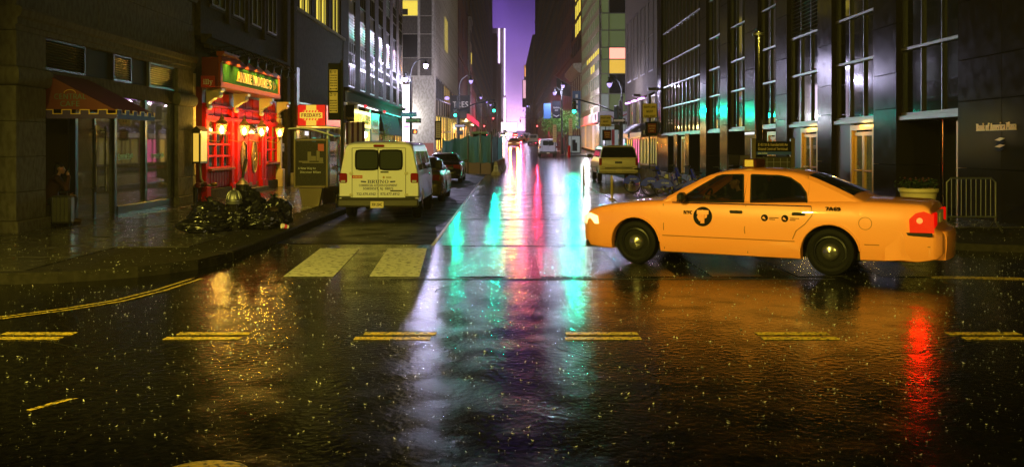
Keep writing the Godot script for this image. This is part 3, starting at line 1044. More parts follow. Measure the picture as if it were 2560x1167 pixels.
	# lanterns
	var spots := [[30.3, "leftmost wall lantern glowing over the muntined pub window"], [32.9, "wall lantern glowing left of the red pub doors"], [35.2, "wall lantern glowing right above the red pub doors"], [38.0, "rightmost wall lantern glowing beside the cream column"]]
	for q in spots:
		lantern(Vector3(-9.02, 2.18, -q[0]), q[1])
	# gooseneck lamps over the sign
	for i in 7:
		var d := 30.8 + i * 1.12
		var o := thing("gooseneck_lamp", "black gooseneck sign lamp, %s of the row above the pub sign" % ["nearest", "second", "third", "middle", "fifth", "sixth", "farthest"][i], "lamp", Vector3(-9.6, 4.78, -d), 0, "gooseneck lamps above the pub sign")
		var s := Shape.new()
		s.tube([Vector3(0, 0, 0), Vector3(0.3, 0.2, 0), Vector3(0.75, 0.26, 0), Vector3(1.1, 0.15, 0), Vector3(1.22, -0.04, 0)], 0.022, 6)
		put(o, "arm", s.mesh(40), M.black_metal)
		var t := Transform3D(Basis(Vector3(0, 0, 1), -0.75), Vector3(1.24, -0.1, 0))
		var h := Shape.new()
		h.lathe([Vector2(0.19, -0.2), Vector2(0.16, -0.08), Vector2(0.06, 0.02), Vector2(0.04, 0.1), Vector2(0.001, 0.11)], 14, t)
		put(o, "shade", h.mesh(40), M.black_metal)
		var bb := Shape.new()
		bb.ball(t * Vector3(0, -0.06, 0), Vector3(0.045, 0.045, 0.045), 10)
		put(o, "bulb", bb.mesh(60), M.bulb_glow)
		spot(o, t * Vector3(0, -0.26, 0), Vector3(-0.8, -0.75, 0), lin(1.0, 0.60, 0.08), 2.6, 55.0, 0.05)
	# small fittings on and by the wall
	var mb := thing("menu_case", "lit glass menu case on the pier left of the pub", "menu case")
	slab(mb, "cabinet", -9.6, -9.36, 1.3, 2.3, 29.2, 29.9, M.dark_wood, 0.01)
	var roof := Shape.new()
	roof.prism(PackedVector2Array([Vector2(-9.62, 2.3), Vector2(-9.3, 2.3), Vector2(-9.46, 2.44)]), -29.95, -29.15)
	put(mb, "roof", roof.mesh(), M.dark_wood)
	slab(mb, "lit_window", -9.36, -9.345, 1.36, 2.22, 29.27, 29.83, M.lit_amber)
	slab(mb, "front_glass", -9.56, -9.4, 1.36, 2.22, 29.18, 29.2, M.lit_amber)
	var sp := thing("standpipe", "dark siamese standpipe fitting low on the limestone pier", "standpipe")
	var ss := Shape.new()
	ss.tube([Vector3(-9.4, 0.13, -28.9), Vector3(-9.4, 0.62, -28.9)], 0.07, 10)
	ss.tube([Vector3(-9.4, 0.62, -28.9), Vector3(-9.25, 0.66, -28.6)], 0.07, 10)
	ss.tube([Vector3(-9.4, 0.62, -28.9), Vector3(-9.25, 0.66, -29.2)], 0.07, 10)
	put(sp, "pipe", ss.mesh(40), M.dark_metal)
	for z in [-28.58, -29.22]:
		var c := Shape.new()
		c.ball(Vector3(-9.22, 0.67, z), Vector3(0.09, 0.09, 0.09), 10)
		put(sp, "cap", c.mesh(50), M.dark_red_paint)
	var pp := thing("brass_valve", "brass valve and bent pipe at the left foot of the pub window", "pipe")
	var ps := Shape.new()
	ps.tube([Vector3(-9.66, 1.3, -30.12), Vector3(-9.62, 0.8, -30.12), Vector3(-9.52, 0.62, -30.14), Vector3(-9.34, 0.6, -30.2)], 0.04, 8)
	put(pp, "pipe", ps.mesh(40), M.dull_steel)
	var pv := Shape.new()
	pv.ball(Vector3(-9.26, 0.62, -30.25), Vector3(0.12, 0.07, 0.09), 10)
	put(pp, "valve", pv.mesh(50), M.bronze)
	var eb := thing("meter_box", "small cream meter box on the dark wall right of the pub", "meter box")
	slab(eb, "box", -9.62, -9.5, 1.6, 1.95, 40.4, 40.85, M.cream_paint, 0.01)
	slab(eb, "dial", -9.5, -9.49, 1.74, 1.84, 40.55, 40.7, M.black_metal)
	var bl := thing("concrete_block", "pale concrete block at the foot of the dark wall", "block")
	slab(bl, "block", -9.6, -9.15, 0.13, 0.66, 41.9, 42.5, M.pale_stone, 0.02)
	# ash post at the doors
	var ap := thing("ash_stand", "black conical ash stand with a slim leaning post before the pub", "ash stand", Vector3(-8.95, 0.14, -32.4))
	var as1 := Shape.new()
	as1.lathe([Vector2(0.22, 0.0), Vector2(0.22, 0.38), Vector2(0.24, 0.4)], 14)
	put(ap, "drum", as1.mesh(30), M.black_metal)
	var as2 := Shape.new()
	as2.lathe([Vector2(0.25, 0.4), Vector2(0.06, 0.58), Vector2(0.045, 0.62)], 14)
	put(ap, "cone", as2.mesh(30), M.dull_steel)
	var as3 := Shape.new()
	as3.tube([Vector3(0, 0.6, 0), Vector3(0.05, 1.0, -0.05), Vector3(0.1, 1.25, -0.1)], [0.045, 0.05, 0.06], 8)
	as3.tube([Vector3(0.1, 1.25, -0.1), Vector3(0.12, 1.75, -0.1)], 0.02, 6)
	put(ap, "post", as3.mesh(40), M.black_metal)

func stone_building() -> void:
	var b := thing("stone_building", "plain grey stone building with yellow lit upper windows above a red restaurant sign", "building")
	var x := -9.6
	slab(b, "wall", -30, x, 3.2, 8.05, 43.2, 56.3, M.grey_stone)
	slab(b, "wall", -30, x, 11.6, 34, 43.2, 56.3, M.grey_stone)
	slab(b, "wall", -30, x - 0.9, 8.05, 11.6, 43.2, 56.3, M.black_void)
	slab(b, "corner_strip", x - 0.1, x + 0.12, 0.13, 5.4, 43.15, 43.75, M.dull_steel, 0.02)
	slab(b, "sill", x - 0.2, x + 0.12, 8.0, 8.16, 43.2, 56.3, M.pale_stone, 0.02)
	slab(b, "cornice", x - 0.1, x + 0.18, 3.2, 3.42, 43.8, 56.3, M.grey_stone, 0.02)
	for q in [[44.2, 46.6], [48.0, 50.9], [52.6, 54.6]]:
		window_at(b, x - 0.05, 1, q[0], q[1], 8.17, 11.6, M.dark_metal, M.lit_yellow, 2, 1, 0.1)
		for k in 2:
			slab(b, "curtain", x - 0.038, x - 0.01, 8.25, 11.5, lerpf(q[0], q[1], 0.28 + 0.5 * k), lerpf(q[0], q[1], 0.4 + 0.5 * k), M.lit_dim)
	for d in [43.5, 47.3, 51.75, 55.6]:
		slab(b, "pier", x - 0.3, x + 0.04, 8.17, 34, d - 0.45, d + 0.45, M.dark_stone, 0.02)
	# ground floor: dark glass front with lit things inside
	for i in 5:
		slab(b, "shop_post", x - 0.1, x, 0.13, 3.2, 44.0 + i * 3.0, 44.14 + i * 3.0, M.dark_metal)
	for i in 4:
		slab(b, "shop_pane", x - 0.08, x - 0.05, 0.4, 3.18, 44.15 + i * 3.0, 46.98 + i * 3.0, M.pane_glass)
		slab(b, "shop_base", x - 0.1, x, 0.13, 0.4, 44.15 + i * 3.0, 46.98 + i * 3.0, M.dark_red_paint)
	slab(b, "shop_back", -13.2, -13.0, 0.13, 3.2, 43.3, 56.2, M.dark_wood)
	slab(b, "shop_floor", -13.0, -9.7, 0.05, 0.13, 43.3, 56.2, M.dark_wood)
	for q in [[44.8, 1.9, "lit_red"], [45.6, 2.3, "lit_pink"], [47.2, 2.1, "lit_orange"], [49.0, 1.7, "lit_red"], [50.2, 2.4, "lit_white"], [52.2, 2.1, "neon_teal"]]:
		slab(b, "neon_tube", -10.6, -10.55, q[1], q[1] + 0.22, q[0], q[0] + 0.7, M[q[2]])
	omni(b, Vector3(-11.4, 2.6, -46.5), lin(1, 0.3, 0.2), 1.2, 0.1)
	# red restaurant sign box
	var s := thing("restaurant_sign", "glowing red sign box with yellow band reading FRIDAYS", "sign")
	var bx := Shape.new()
	var prof := []
	for k in 9:
		var a := PI / 2 * k / 8.0
		prof.append(Vector2(-9.62 + 1.34 + 0.06 * sin(a), 2.75 + 1.0 * k / 8.0))
	slab(s, "box", -9.58, -8.24, 2.74, 3.72, 43.5, 47.4, M.dark_red_paint, 0.02)
	var rf := slab(s, "lit_sign_face", -9.56, -8.26, 2.76, 3.70, 43.46, 43.5, M.sign_red_lit, 0.01)
	slab(s, "lit_sign_band", -9.12, -8.66, 2.762, 3.698, 43.445, 43.458, M.sign_cream_lit)
	var em := Shape.new()
	em.prism(PackedVector2Array([Vector2(-9.4, 3.1), Vector2(-9.28, 3.1), Vector2(-9.24, 3.0), Vector2(-8.54, 3.0), Vector2(-8.5, 3.1), Vector2(-8.38, 3.1), Vector2(-8.38, 3.36), Vector2(-8.5, 3.36), Vector2(-8.54, 3.46), Vector2(-9.24, 3.46), Vector2(-9.28, 3.36), Vector2(-9.4, 3.36)]), -43.443, -43.43)
	put(s, "lit_sign_emblem", em.mesh(), M.sign_cream_lit)
	for k in 6:
		for y in [3.05, 3.41]:
			put(s, "emblem_stripe", box_mesh(Vector3(0.06, 0.09, 0.006)), M.sign_red_lit, Vector3(-9.22 + k * 0.135, y, -43.425), Vector3(0, 0, -0.5))
	lettering(s, "FRIDAYS", 0.16, M.sign_red, Vector3(-8.89, 3.23, -43.424), Vector3.ZERO, 0.88, "Droid Sans", true, 0.006)
	slab(s, "side_face", -8.24, -8.22, 2.78, 3.68, 43.6, 47.3, M.sign_red_lit)
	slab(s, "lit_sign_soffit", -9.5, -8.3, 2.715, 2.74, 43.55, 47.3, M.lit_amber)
	omni(s, Vector3(-8.9, 2.55, -44.4), lin(1.0, 0.45, 0.08), 1.0, 0.15)
	slab(s, "side_sign", -9.6, -9.58, 2.8, 3.6, 42.6, 43.1, M.sign_red_lit)
	# awning light strip further along
	var st := thing("shop_light_strip", "cold fluorescent strip above the restaurant front", "light")
	slab(st, "lit_tube", -9.58, -9.5, 3.78, 3.86, 43.9, 46.6, M.lit_pale)

func bay_building() -> void:
	var b := thing("bay_building", "dark building with tall bays of pale windows and lit pub fronts below", "building")
	var x := -9.6
	slab(b, "wall", -30, x - 0.32, 5.0, 40, 56.4, 88.0, M.dark_stone)
	slab(b, "end_wall", -30, x, 0.1, 40, 87.35, 88.02, M.dark_stone)
	slab(b, "frieze", -10.2, x + 0.05, 4.45, 5.25, 56.4, 87.35, M.dark_stone, 0.02)
	molding(b, "cornice", x, 1, [Vector2(-0.2, 5.1), Vector2(0.2, 5.1), Vector2(0.34, 5.2), Vector2(0.34, 5.3), Vector2(-0.2, 5.32)], 56.4, 88.05, M.dark_stone)
	for i in 8:
		var d := 55.95 + i * 4.5
		if i < 7:
			slab(b, "pier", x - 0.4, x + 0.02, 5.3, 40, d + 0.02, d + 2.02, M.dark_stone, 0.03)
		if i < 7:
			var d0 := 57.98 + i * 4.5 - 0.1
			var d1 := d0 + 2.4
			for f in 4:
				var y := 5.5 + f * 5.4
				var lit: Material = M.lit_pale if (f == 0 and i in [1, 3, 4, 6]) or (f == 1 and i == 4) else M.window_sky
				if f == 0 and i in [0, 2, 5]:
					lit = M.window_blue
				window_at(b, x - 0.06, 1, d0, d1, y, y + 1.3, M.dark_metal, M.window_dark, 3, 1, 0.07)
				window_at(b, x - 0.06, 1, d0, d1, y + 1.36, y + 2.7, M.dark_metal, lit, 3, 2, 0.07)
				slab(b, "spandrel", x - 0.3, x - 0.06, y + 2.75, y + 5.35, d0, d1, M.dark_metal)
				for k in 9:
					put(b, "louvre_slat", box_mesh(Vector3(0.1, 0.03, d1 - d0 - 0.1)), M.dark_metal, Vector3(x - 0.03, y + 3.0 + k * 0.18, -(d0 + d1) / 2), Vector3(0, 0, -0.5))
	# ground floor fronts
	slab(b, "shop_back", -13.2, -13.0, 0.1, 4.4, 56.5, 87.3, M.dark_wood)
	for q in [[56.4, 57.6], [61.2, 62.0], [66.8, 67.6], [74.0, 75.2], [80.4, 81.6], [86.4, 87.35]]:
		slab(b, "shop_pier", x - 0.3, x, 0.1, 4.45, q[0], q[1], M.cream_paint if q[0] < 67 else M.dark_stone, 0.02)
	for q in [[57.65, 61.15, "lit_shop"], [62.05, 66.75, "lit_shop"], [67.65, 73.95, "window_dark"], [75.25, 80.35, "lit_dim"], [81.65, 86.35, "lit_amber"]]:
		window_at(b, x - 0.03, 1, q[0], q[1], 0.5, 2.9, M.dark_metal if q[0] > 67 else M.cream_paint, M[q[2]], 4, 2, 0.14)
		slab(b, "shop_base", x - 0.3, x - 0.02, 0.1, 0.5, q[0], q[1], M.dark_wood)
	# pub sign with gold letters, lit from above
	var s := thing("gold_letter_sign", "lit cream shop sign with gold letters above the second pub", "sign")
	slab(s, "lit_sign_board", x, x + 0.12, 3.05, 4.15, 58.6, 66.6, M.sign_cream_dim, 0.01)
	lettering(s, "PATRICK CONWAY'S", 0.62, M.gold_leaf, Vector3(x + 0.13, 3.6, -62.6), Vector3(0, PI / 2, 0), 7.2, "Droid Serif", true, 0.05)
	slab(s, "lit_tube", x + 0.5, x + 0.58, 4.3, 4.36, 58.4, 67.0, M.lit_white)
	var c := Shape.new()
	c.loft([[Vector3(x, 4.6, -58.0), Vector3(x + 1.0, 4.35, -58.0)], [Vector3(x, 4.6, -68.5), Vector3(x + 1.0, 4.35, -68.5)]])
	c.loft([[Vector3(x + 1.0, 4.31, -58.0), Vector3(x, 4.56, -58.0)], [Vector3(x + 1.0, 4.31, -68.5), Vector3(x, 4.56, -68.5)]])
	put(s, "canopy", c.mesh(), M.dark_metal)
	for d in [60.0, 63.0, 66.0]:
		spot(s, Vector3(x + 0.7, 4.22, -d), Vector3(-0.55, -1, 0), lin(0.9, 1.0, 0.45), 7.0, 60.0, 0.1)
	for d in [58.1, 67.2]:
		var red := Shape.new()
		red.ball(Vector3(x + 1.0, 4.25, -d), Vector3(0.12, 0.1, 0.12), 10)
		put(s, "red_lamp", red.mesh(60), M.lit_red)
	var s2 := thing("pub_name_board", "dark green board lettered Patrick Conway's right of the gold sign", "sign")
	slab(s2, "board", x, x + 0.1, 2.0, 4.2, 67.0, 71.2, M.sign_green_dim, 0.01)
	lettering(s2, "Patrick", 0.42, M.gold_leaf, Vector3(x + 0.11, 3.5, -69.1), Vector3(0, PI / 2, 0), 2.8, "Droid Serif", true, 0.03)
	lettering(s2, "Conway's", 0.42, M.gold_leaf, Vector3(x + 0.11, 2.95, -69.1), Vector3(0, PI / 2, 0), 3.2, "Droid Serif", true, 0.03)
	var s3 := thing("pub_side_board", "narrow dark board with the word Patrick and striped drop left of the gold sign", "sign")
	slab(s3, "board", x, x + 0.5, 3.3, 4.3, 57.0, 57.1, M.sign_black, 0.01)
	lettering(s3, "Patrick", 0.16, M.gold_leaf, Vector3(x + 0.25, 3.5, -56.99), Vector3.ZERO, 0.44, "Droid Serif", true, 0.02)
	for k in 7:
		slab(s3, "awning_stripe", x + 0.02 + k * 0.16, x + 0.175 + k * 0.16, 1.95, 3.28, 56.9, 56.95, M.awning_red if k % 2 == 0 else M.cream_paint)
	# teal lit awning
	var t := thing("teal_awning", "dark mesh awning washed by teal neon along its top", "awning")
	var a := Shape.new()
	a.loft([[Vector3(x, 4.3, -72.4), Vector3(x + 0.4, 2.75, -72.4)], [Vector3(x, 4.3, -84.0), Vector3(x + 0.4, 2.75, -84.0)]])
	a.loft([[Vector3(x + 0.4, 2.7, -72.4), Vector3(x, 4.25, -72.4)], [Vector3(x + 0.4, 2.7, -84.0), Vector3(x, 4.25, -84.0)]])
	put(t, "cloth", a.mesh(), M.teal_cloth)
	slab(t, "neon_tube", x + 0.2, x + 0.26, 4.36, 4.42, 72.4, 84.0, M.neon_teal)
	for d in [73.5, 76.0, 78.5, 81.0, 83.5]:
		omni(t, Vector3(x + 0.55, 4.3, -d), lin(0.02, 0.9, 0.62), 1.6, 0.1)
	# pair of pub lanterns and hanging baskets
	for q in [[57.9, "near"], [61.3, "far"]]:
		var o := thing("pub_globe_lamp", "bright white pub lamp, the %s one of the pair under the gold sign" % q[1], "lamp", Vector3(-9.1, 2.55, -q[0]), 0, "lamps of the second pub")
		var sh := Shape.new()
		sh.ball(Vector3.ZERO, Vector3(0.16, 0.2, 0.16), 12)
		put(o, "globe", sh.mesh(60), M.pub_globe)
		var br := Shape.new()
		br.tube([Vector3(0, 0.2, 0), Vector3(-0.1, 0.4, 0), Vector3(-0.5, 0.4, 0)], 0.025, 6)
		put(o, "bracket", br.mesh(40), M.black_metal)
		omni(o, Vector3.ZERO, lin(1.0, 0.82, 0.35), 9.0, 0.15)
	for q in [[59.6, -8.9, 3.3], [67.4, -8.6, 2.7]]:
		var leaf := "small hanging basket of bright leaves under the gold sign" if q[0] < 60 else "tall leafy vine beside the green pub board"
		var o := thing("hanging_plant", leaf, "plant", Vector3(q[1], q[2], -q[0]))
		leaf_cloud(o, "foliage", Vector3.ZERO, Vector3(0.45, 0.45 if q[0] < 60 else 1.1, 0.45), 260, 0.09, M.leaf)

# ---------------------------------------------------------------- right side of the street (fronts at x = 11)
func brass_door(parent: Node, x: float, d0: float, d1: float, y1: float) -> void:  # a framed glass entrance, lit from within
	var f := Shape.new()
	for d in [d0 + 0.07, d1 - 0.07]:
		f.box(Vector3(x, y1 / 2 + 0.05, -d), Vector3(0.16, y1 - 0.1, 0.14))
	f.box(Vector3(x - 0.002, y1 - 0.04, -(d0 + d1) / 2), Vector3(0.155, 0.16, d1 - d0))
	var fr := put(parent, "door_frame", f.mesh(), M.brass_lit)
	var w := (d1 - d0 - 0.3) / 2
	for k in 2:
		var c := d0 + 0.15 + w * (k + 0.5)
		var s := Shape.new()
		for e in [-1, 1]:
			s.box(Vector3(0, 0, e * (w / 2 - 0.05)), Vector3(0.07, y1 - 0.35, 0.09))
		for e in [-1, 1]:
			s.box(Vector3(0.001, e * ((y1 - 0.35) / 2 - 0.06), 0), Vector3(0.068, 0.12, w - 0.2))
		var leafd := put(parent, "door", s.mesh(), M.brass_lit, Vector3(x + 0.01, y1 / 2 + 0.0, -c))
		put(leafd, "pane", box_mesh(Vector3(0.015, y1 - 0.6, w - 0.2)), M.pane_glass)
		put(leafd, "push_bar", box_mesh(Vector3(0.05, 0.05, w - 0.22), 0.01), M.brass_lit, Vector3(-0.06, -0.15, 0))

func office_right() -> void:
	var b := thing("granite_office", "dark polished granite office building with glass bays and brass doors", "building")
	var x := 11.0
	slab(b, "core", 12.2, 40, 2.6, 60, 4.0, 70.0, M.black_void)
	slab(b, "lobby_back", 14.6, 14.8, 0.1, 2.6, 12, 70.0, M.dark_wood)
	# piers: granite panels one above the other
	var piers := [[13.0, 23.4], [27.1, 28.8], [32.5, 34.0], [37.7, 39.3], [42.1, 44.4], [47.9, 49.6], [53.0, 54.7], [68.6, 70.2]]
	var levels := [0.12, 1.3, 2.9, 3.9, 5.3, 7.0, 9.0, 12.0, 18.0, 30.0, 60.0]
	for p in piers:
		var wide: float = p[1] - p[0]
		var n := int(maxf(1.0, roundf(wide / 2.3)))
		for i in levels.size() - 1:
			for k in n:
				slab(b, "granite_panel", x, x + 1.25, levels[i] + 0.006, levels[i + 1] - 0.006, lerpf(p[0], p[1], float(k) / n) + 0.005, lerpf(p[0], p[1], float(k + 1) / n) - 0.005, M.granite, 0.006)
	# bays between them: glass in rows, mullions, lintel, recessed ground floor
	var bays := [[23.4, 27.1, 3], [28.8, 32.5, 3], [34.0, 37.7, 3], [39.3, 42.1, 2], [44.4, 47.9, 3], [49.6, 53.0, 3], [54.7, 68.6, 11]]
	var rows := [2.72, 4.54, 6.0, 7.7, 9.8, 14.0, 20.0, 40.0]
	for q in range(bays.size()):
		var d0: float = bays[q][0]
		var d1: float = bays[q][1]
		var n: int = bays[q][2]
		slab(b, "lintel", x + 0.05, x + 1.2, 2.55, 2.68, d0, d1, M.dull_steel, 0.01)
		for i in rows.size() - 1:
			for k in n:
				var e0 := lerpf(d0, d1, float(k) / n)
				var e1 := lerpf(d0, d1, float(k + 1) / n)
				if q == 2 and i == 2:
					slab(b, "vent_back", x + 0.3, x + 0.4, rows[i], rows[i + 1], e0, e1, M.black_void)
					for j in 11:
						put(b, "vent_slat", box_mesh(Vector3(0.12, 0.02, e1 - e0 - 0.06)), M.dark_metal, Vector3(x + 0.22, rows[i] + 0.12 + j * 0.14, -(e0 + e1) / 2), Vector3(0, 0, 0.6))
				else:
					var tilt := Vector3(rng.randf_range(-0.004, 0.004), rng.randf_range(-0.004, 0.004), 0)
					put(b, "pane", box_mesh(Vector3(0.02, rows[i + 1] - rows[i] - 0.05, e1 - e0 - 0.05)), M.facade_glass, Vector3(x + 0.25, (rows[i] + rows[i + 1]) / 2, -(e0 + e1) / 2), tilt)
			slab(b, "transom", x + 0.14, x + 0.3, rows[i] - 0.045, rows[i] + 0.045, d0, d1, M.dull_steel, 0.008)
		for k in n + 1:
			var e := lerpf(d0 + 0.03, d1 - 0.03, float(k) / n)
			slab(b, "mullion", x + 0.17, x + 0.31, 2.68, 40, e - 0.03, e + 0.03, M.mullion_metal, 0.008)
	# ground floor: entrances and dark recesses
	for q in [[23.4, 27.1, 0], [28.8, 32.5, 1], [34.0, 37.7, 1], [39.3, 42.1, 2], [44.4, 47.9, 0], [49.6, 53.0, 0], [54.7, 58.0, 0], [59.4, 62.0, 2], [63.4, 65.6, 0]]:
		slab(b, "recess_wall", x + 1.3, x + 1.4, 0.12, 2.6, q[0], q[1], M.black_void)
		slab(b, "recess_floor", x, x + 1.3, 0.05, 0.13, q[0], q[1], M.granite)
		if q[2] == 1:
			slab(b, "door_panel", x + 0.15, x + 0.25, 0.13, 2.56, q[0] + 2.05, q[1], M.dark_wood)
			brass_door(b, x + 0.10, q[0] + 0.02, q[0] + 2.0, 2.45)
			omni(b, Vector3(x + 1.05, 2.35, -(q[0] + 1.0)), lin(1.0, 0.55, 0.08), 0.7, 0.05)
			omni(b, Vector3(x - 0.14, 2.5, -(q[0] + 1.0)), lin(1.0, 0.6, 0.1), 0.5, 0.05)
		if q[2] == 2:
			brass_door(b, x + 0.12, q[0] + 0.1, q[0] + 1.4, 2.4)
			omni(b, Vector3(x + 1.1, 2.3, -(q[0] + 0.7)), lin(1.0, 0.55, 0.08), 1.0, 0.05)
	for q in [[58.0, 59.4], [62.0, 63.4], [65.6, 68.6]]:
		slab(b, "ground_pier", x, x + 1.25, 0.12, 2.6, q[0], q[1], M.granite, 0.01)
	var lb := Shape.new()
	lb.tube([Vector3(x + 0.15, 0.12, -24.5), Vector3(x + 0.15, 2.5, -24.5)], 0.03, 8)
	put(b, "door_rail", lb.mesh(40), M.chrome)
	slab(b, "door_jamb", x + 0.1, x + 0.25, 0.12, 2.45, 23.46, 23.7, M.brass_lit, 0.01)
	slab(b, "lit_ledge", x - 0.02, x + 0.02, 2.36, 2.46, 42.2, 44.3, M.lit_white_soft)
	# letters on the granite
	lettering(b, "Bank of America Plaza", 0.17, M.bronze_bright, Vector3(x - 0.02, 2.26, -21.55), Vector3(0, -PI / 2, 0), 1.75, "Droid Serif", true, 0.02)
	for k in 4:
		var f := Shape.new()
		f.prism(PackedVector2Array([Vector2(-0.27, -0.05 + 0.0), Vector2(0.02, 0.12), Vector2(0.27, 0.06), Vector2(-0.02, -0.12)]), 0, 0.015, Transform3D(Basis(Vector3.UP, -PI / 2), Vector3(x - 0.018, 1.98 - k * 0.075, -21.35)).scaled_local(Vector3(0.8, 0.32, 1)))
		put(b, "logo_stripe", f.mesh(), M.bronze_bright if k % 2 == 0 else M.sign_black)

func corner_right() -> void:
	var b := thing("corner_block", "grey stone corner block with pink-lit niches and dark shop awnings", "building")
	var x := 10.98
	slab(b, "wall", x, 40, 5.9, 40, 70.25, 89.0, M.grey_stone)
	for i in 5:
		slab(b, "wall_pier", x, x + 1.0, 2.7, 5.9, 70.25 + i * 4.2, 71.2 + i * 4.2, M.grey_stone, 0.03)
	slab(b, "niche_back", x + 1.0, 40, 0.1, 5.9, 70.3, 88.9, M.dark_stone)
	for i in 4:
		window_at(b, x + 0.05, -1, 72.0 + i * 4.3, 74.4 + i * 4.3, 7.6, 13.0, M.dark_metal, M.window_dark, 1, 2, 0.1)
	for i in 4:
		var d := 71.2 + i * 4.2
		window_at(b, x + 0.2, -1, d + 0.1, d + 3.1, 2.8, 5.7, M.dark_metal, M.lit_dim, 3, 1, 0.12)
		if i > 0:
			slab(b, "lit_strip", x - 0.35, x - 0.1, 5.62, 5.72, d + 0.5, d + 2.7, M.lit_violet)
			omni(b, Vector3(x - 0.2, 5.45, -(d + 1.6)), lin(0.85, 0.55, 0.75), 0.7, 0.1)
	for i in 2:
		var d := 70.6 + i * 8.0
		var a := Shape.new()
		a.loft([[Vector3(x - 1.1, 2.9, -d), Vector3(x, 3.7, -d)], [Vector3(x - 1.1, 2.9, -d - 6.5), Vector3(x, 3.7, -d - 6.5)]])
		a.loft([[Vector3(x, 3.66, -d), Vector3(x - 1.1, 2.86, -d)], [Vector3(x, 3.66, -d - 6.5), Vector3(x - 1.1, 2.86, -d - 6.5)]])
		var aw := put(b, "shop_awning", a.mesh(), M.black_cloth)
		for k in 9:
			var rib := Shape.new()
			rib.tube([Vector3(x - 1.1, 2.92, -d - k * 0.81), Vector3(x, 3.72, -d - k * 0.81)], 0.03, 5)
			put(aw, "rib", rib.mesh(40), M.dull_steel)
		slab(b, "awning_fringe", x - 1.12, x - 1.1, 2.5, 2.88, d, d + 6.5, M.cream_paint)
	for q in [[70.4, 74.0, "lit_dim"], [74.2, 79.5, "lit_dim"], [79.7, 84.0, "lit_pink"], [84.2, 88.6, "lit_amber"]]:
		window_at(b, x + 0.08, -1, q[0], q[1], 0.4, 2.5, M.dark_metal, M[q[2]], 3, 1, 0.14)
	slab(b, "shop_pier", x, x + 0.9, 0.1, 2.7, 73.9, 74.3, M.pale_stone)
	slab(b, "shop_pier", x, x + 0.9, 0.1, 2.7, 79.4, 79.8, M.pale_stone)
	var at := thing("teller_sign", "small lit box sign reading ATM beside the dark awning", "sign")
	slab(at, "box", 10.2, 10.95, 2.55, 2.95, 69.9, 70.1, M.sign_black, 0.01)
	lettering(at, "ATM 24 H", 0.17, M.lit_amber, Vector3(10.6, 2.68, -69.89), Vector3.ZERO, 0.62)
	var cam_ := thing("wall_fixture", "two dark lamp brackets jutting over the pink-lit niches", "lamp")
	for d in [70.6, 79.0]:
		slab(cam_, "bracket", 10.4, 10.98, 5.95, 6.15, d, d + 0.4, M.black_metal, 0.02)

# ---------------------------------------------------------------- past the avenue
func tower(called: String, label: String, x0: float, x1: float, d0: float, d1: float, h: float, m: Material, dir: float, floor_h: float, bay: float, lit: Array, front := true) -> Node3D:
	# a far block: walls, rows of window openings on the street side and on the front, a few of them lit
	var b := thing(called, label, "building")
	var base := grade(d0) - 1.0
	slab(b, "wall", x0, x1, base, base + h, d0, d1, m)
	slab(b, "parapet", x0 - 0.25, x1 + 0.25, base + h, base + h + 0.9, d0 - 0.25, d1 + 0.25, m)
	var fx := x1 if dir > 0 else x0
	var holes := MultiMesh.new()
	holes.transform_format = MultiMesh.TRANSFORM_3D
	holes.mesh = box_mesh(Vector3.ONE)
	var at := []
	var nl := int((d1 - d0) / bay)
	var nf := int(minf(h, 60.0) / floor_h)
	for f in range(2, nf):
		var y := base + f * floor_h + floor_h * 0.5
		for k in nl:
			var d := d0 + (k + 0.5) * (d1 - d0) / nl
			if lit.has([f, k]):
				slab(b, "lit_window", fx - 0.06, fx + 0.06, y - floor_h * 0.27, y + floor_h * 0.27, d - bay * 0.28, d + bay * 0.28, M.lit_yellow)
			else:
				at.append(Transform3D(Basis.from_scale(Vector3(0.1, floor_h * 0.55, bay * 0.5)), Vector3(fx, y, -d)))
		if front:
			for k in int((x1 - x0) / bay):
				var xx := x0 + (k + 0.5) * bay
				at.append(Transform3D(Basis.from_scale(Vector3(bay * 0.5, floor_h * 0.55, 0.1)), Vector3(xx, y, -d0)))
	holes.instance_count = at.size()
	for i in at.size():
		holes.set_instance_transform(i, at[i])
	var mm := MultiMeshInstance3D.new()
	mm.name = "windows"
	mm.multimesh = holes
	mm.material_override = M.far_window
	b.add_child(mm, true)
	stuff(mm)
	for f in range(1, int(h / 16.0)):
		slab(b, "string_course", x0 - 0.2, x1 + 0.2, base + f * 16.0, base + f * 16.0 + 0.5, d0 - 0.2, d1 + 0.2, m)
	return b

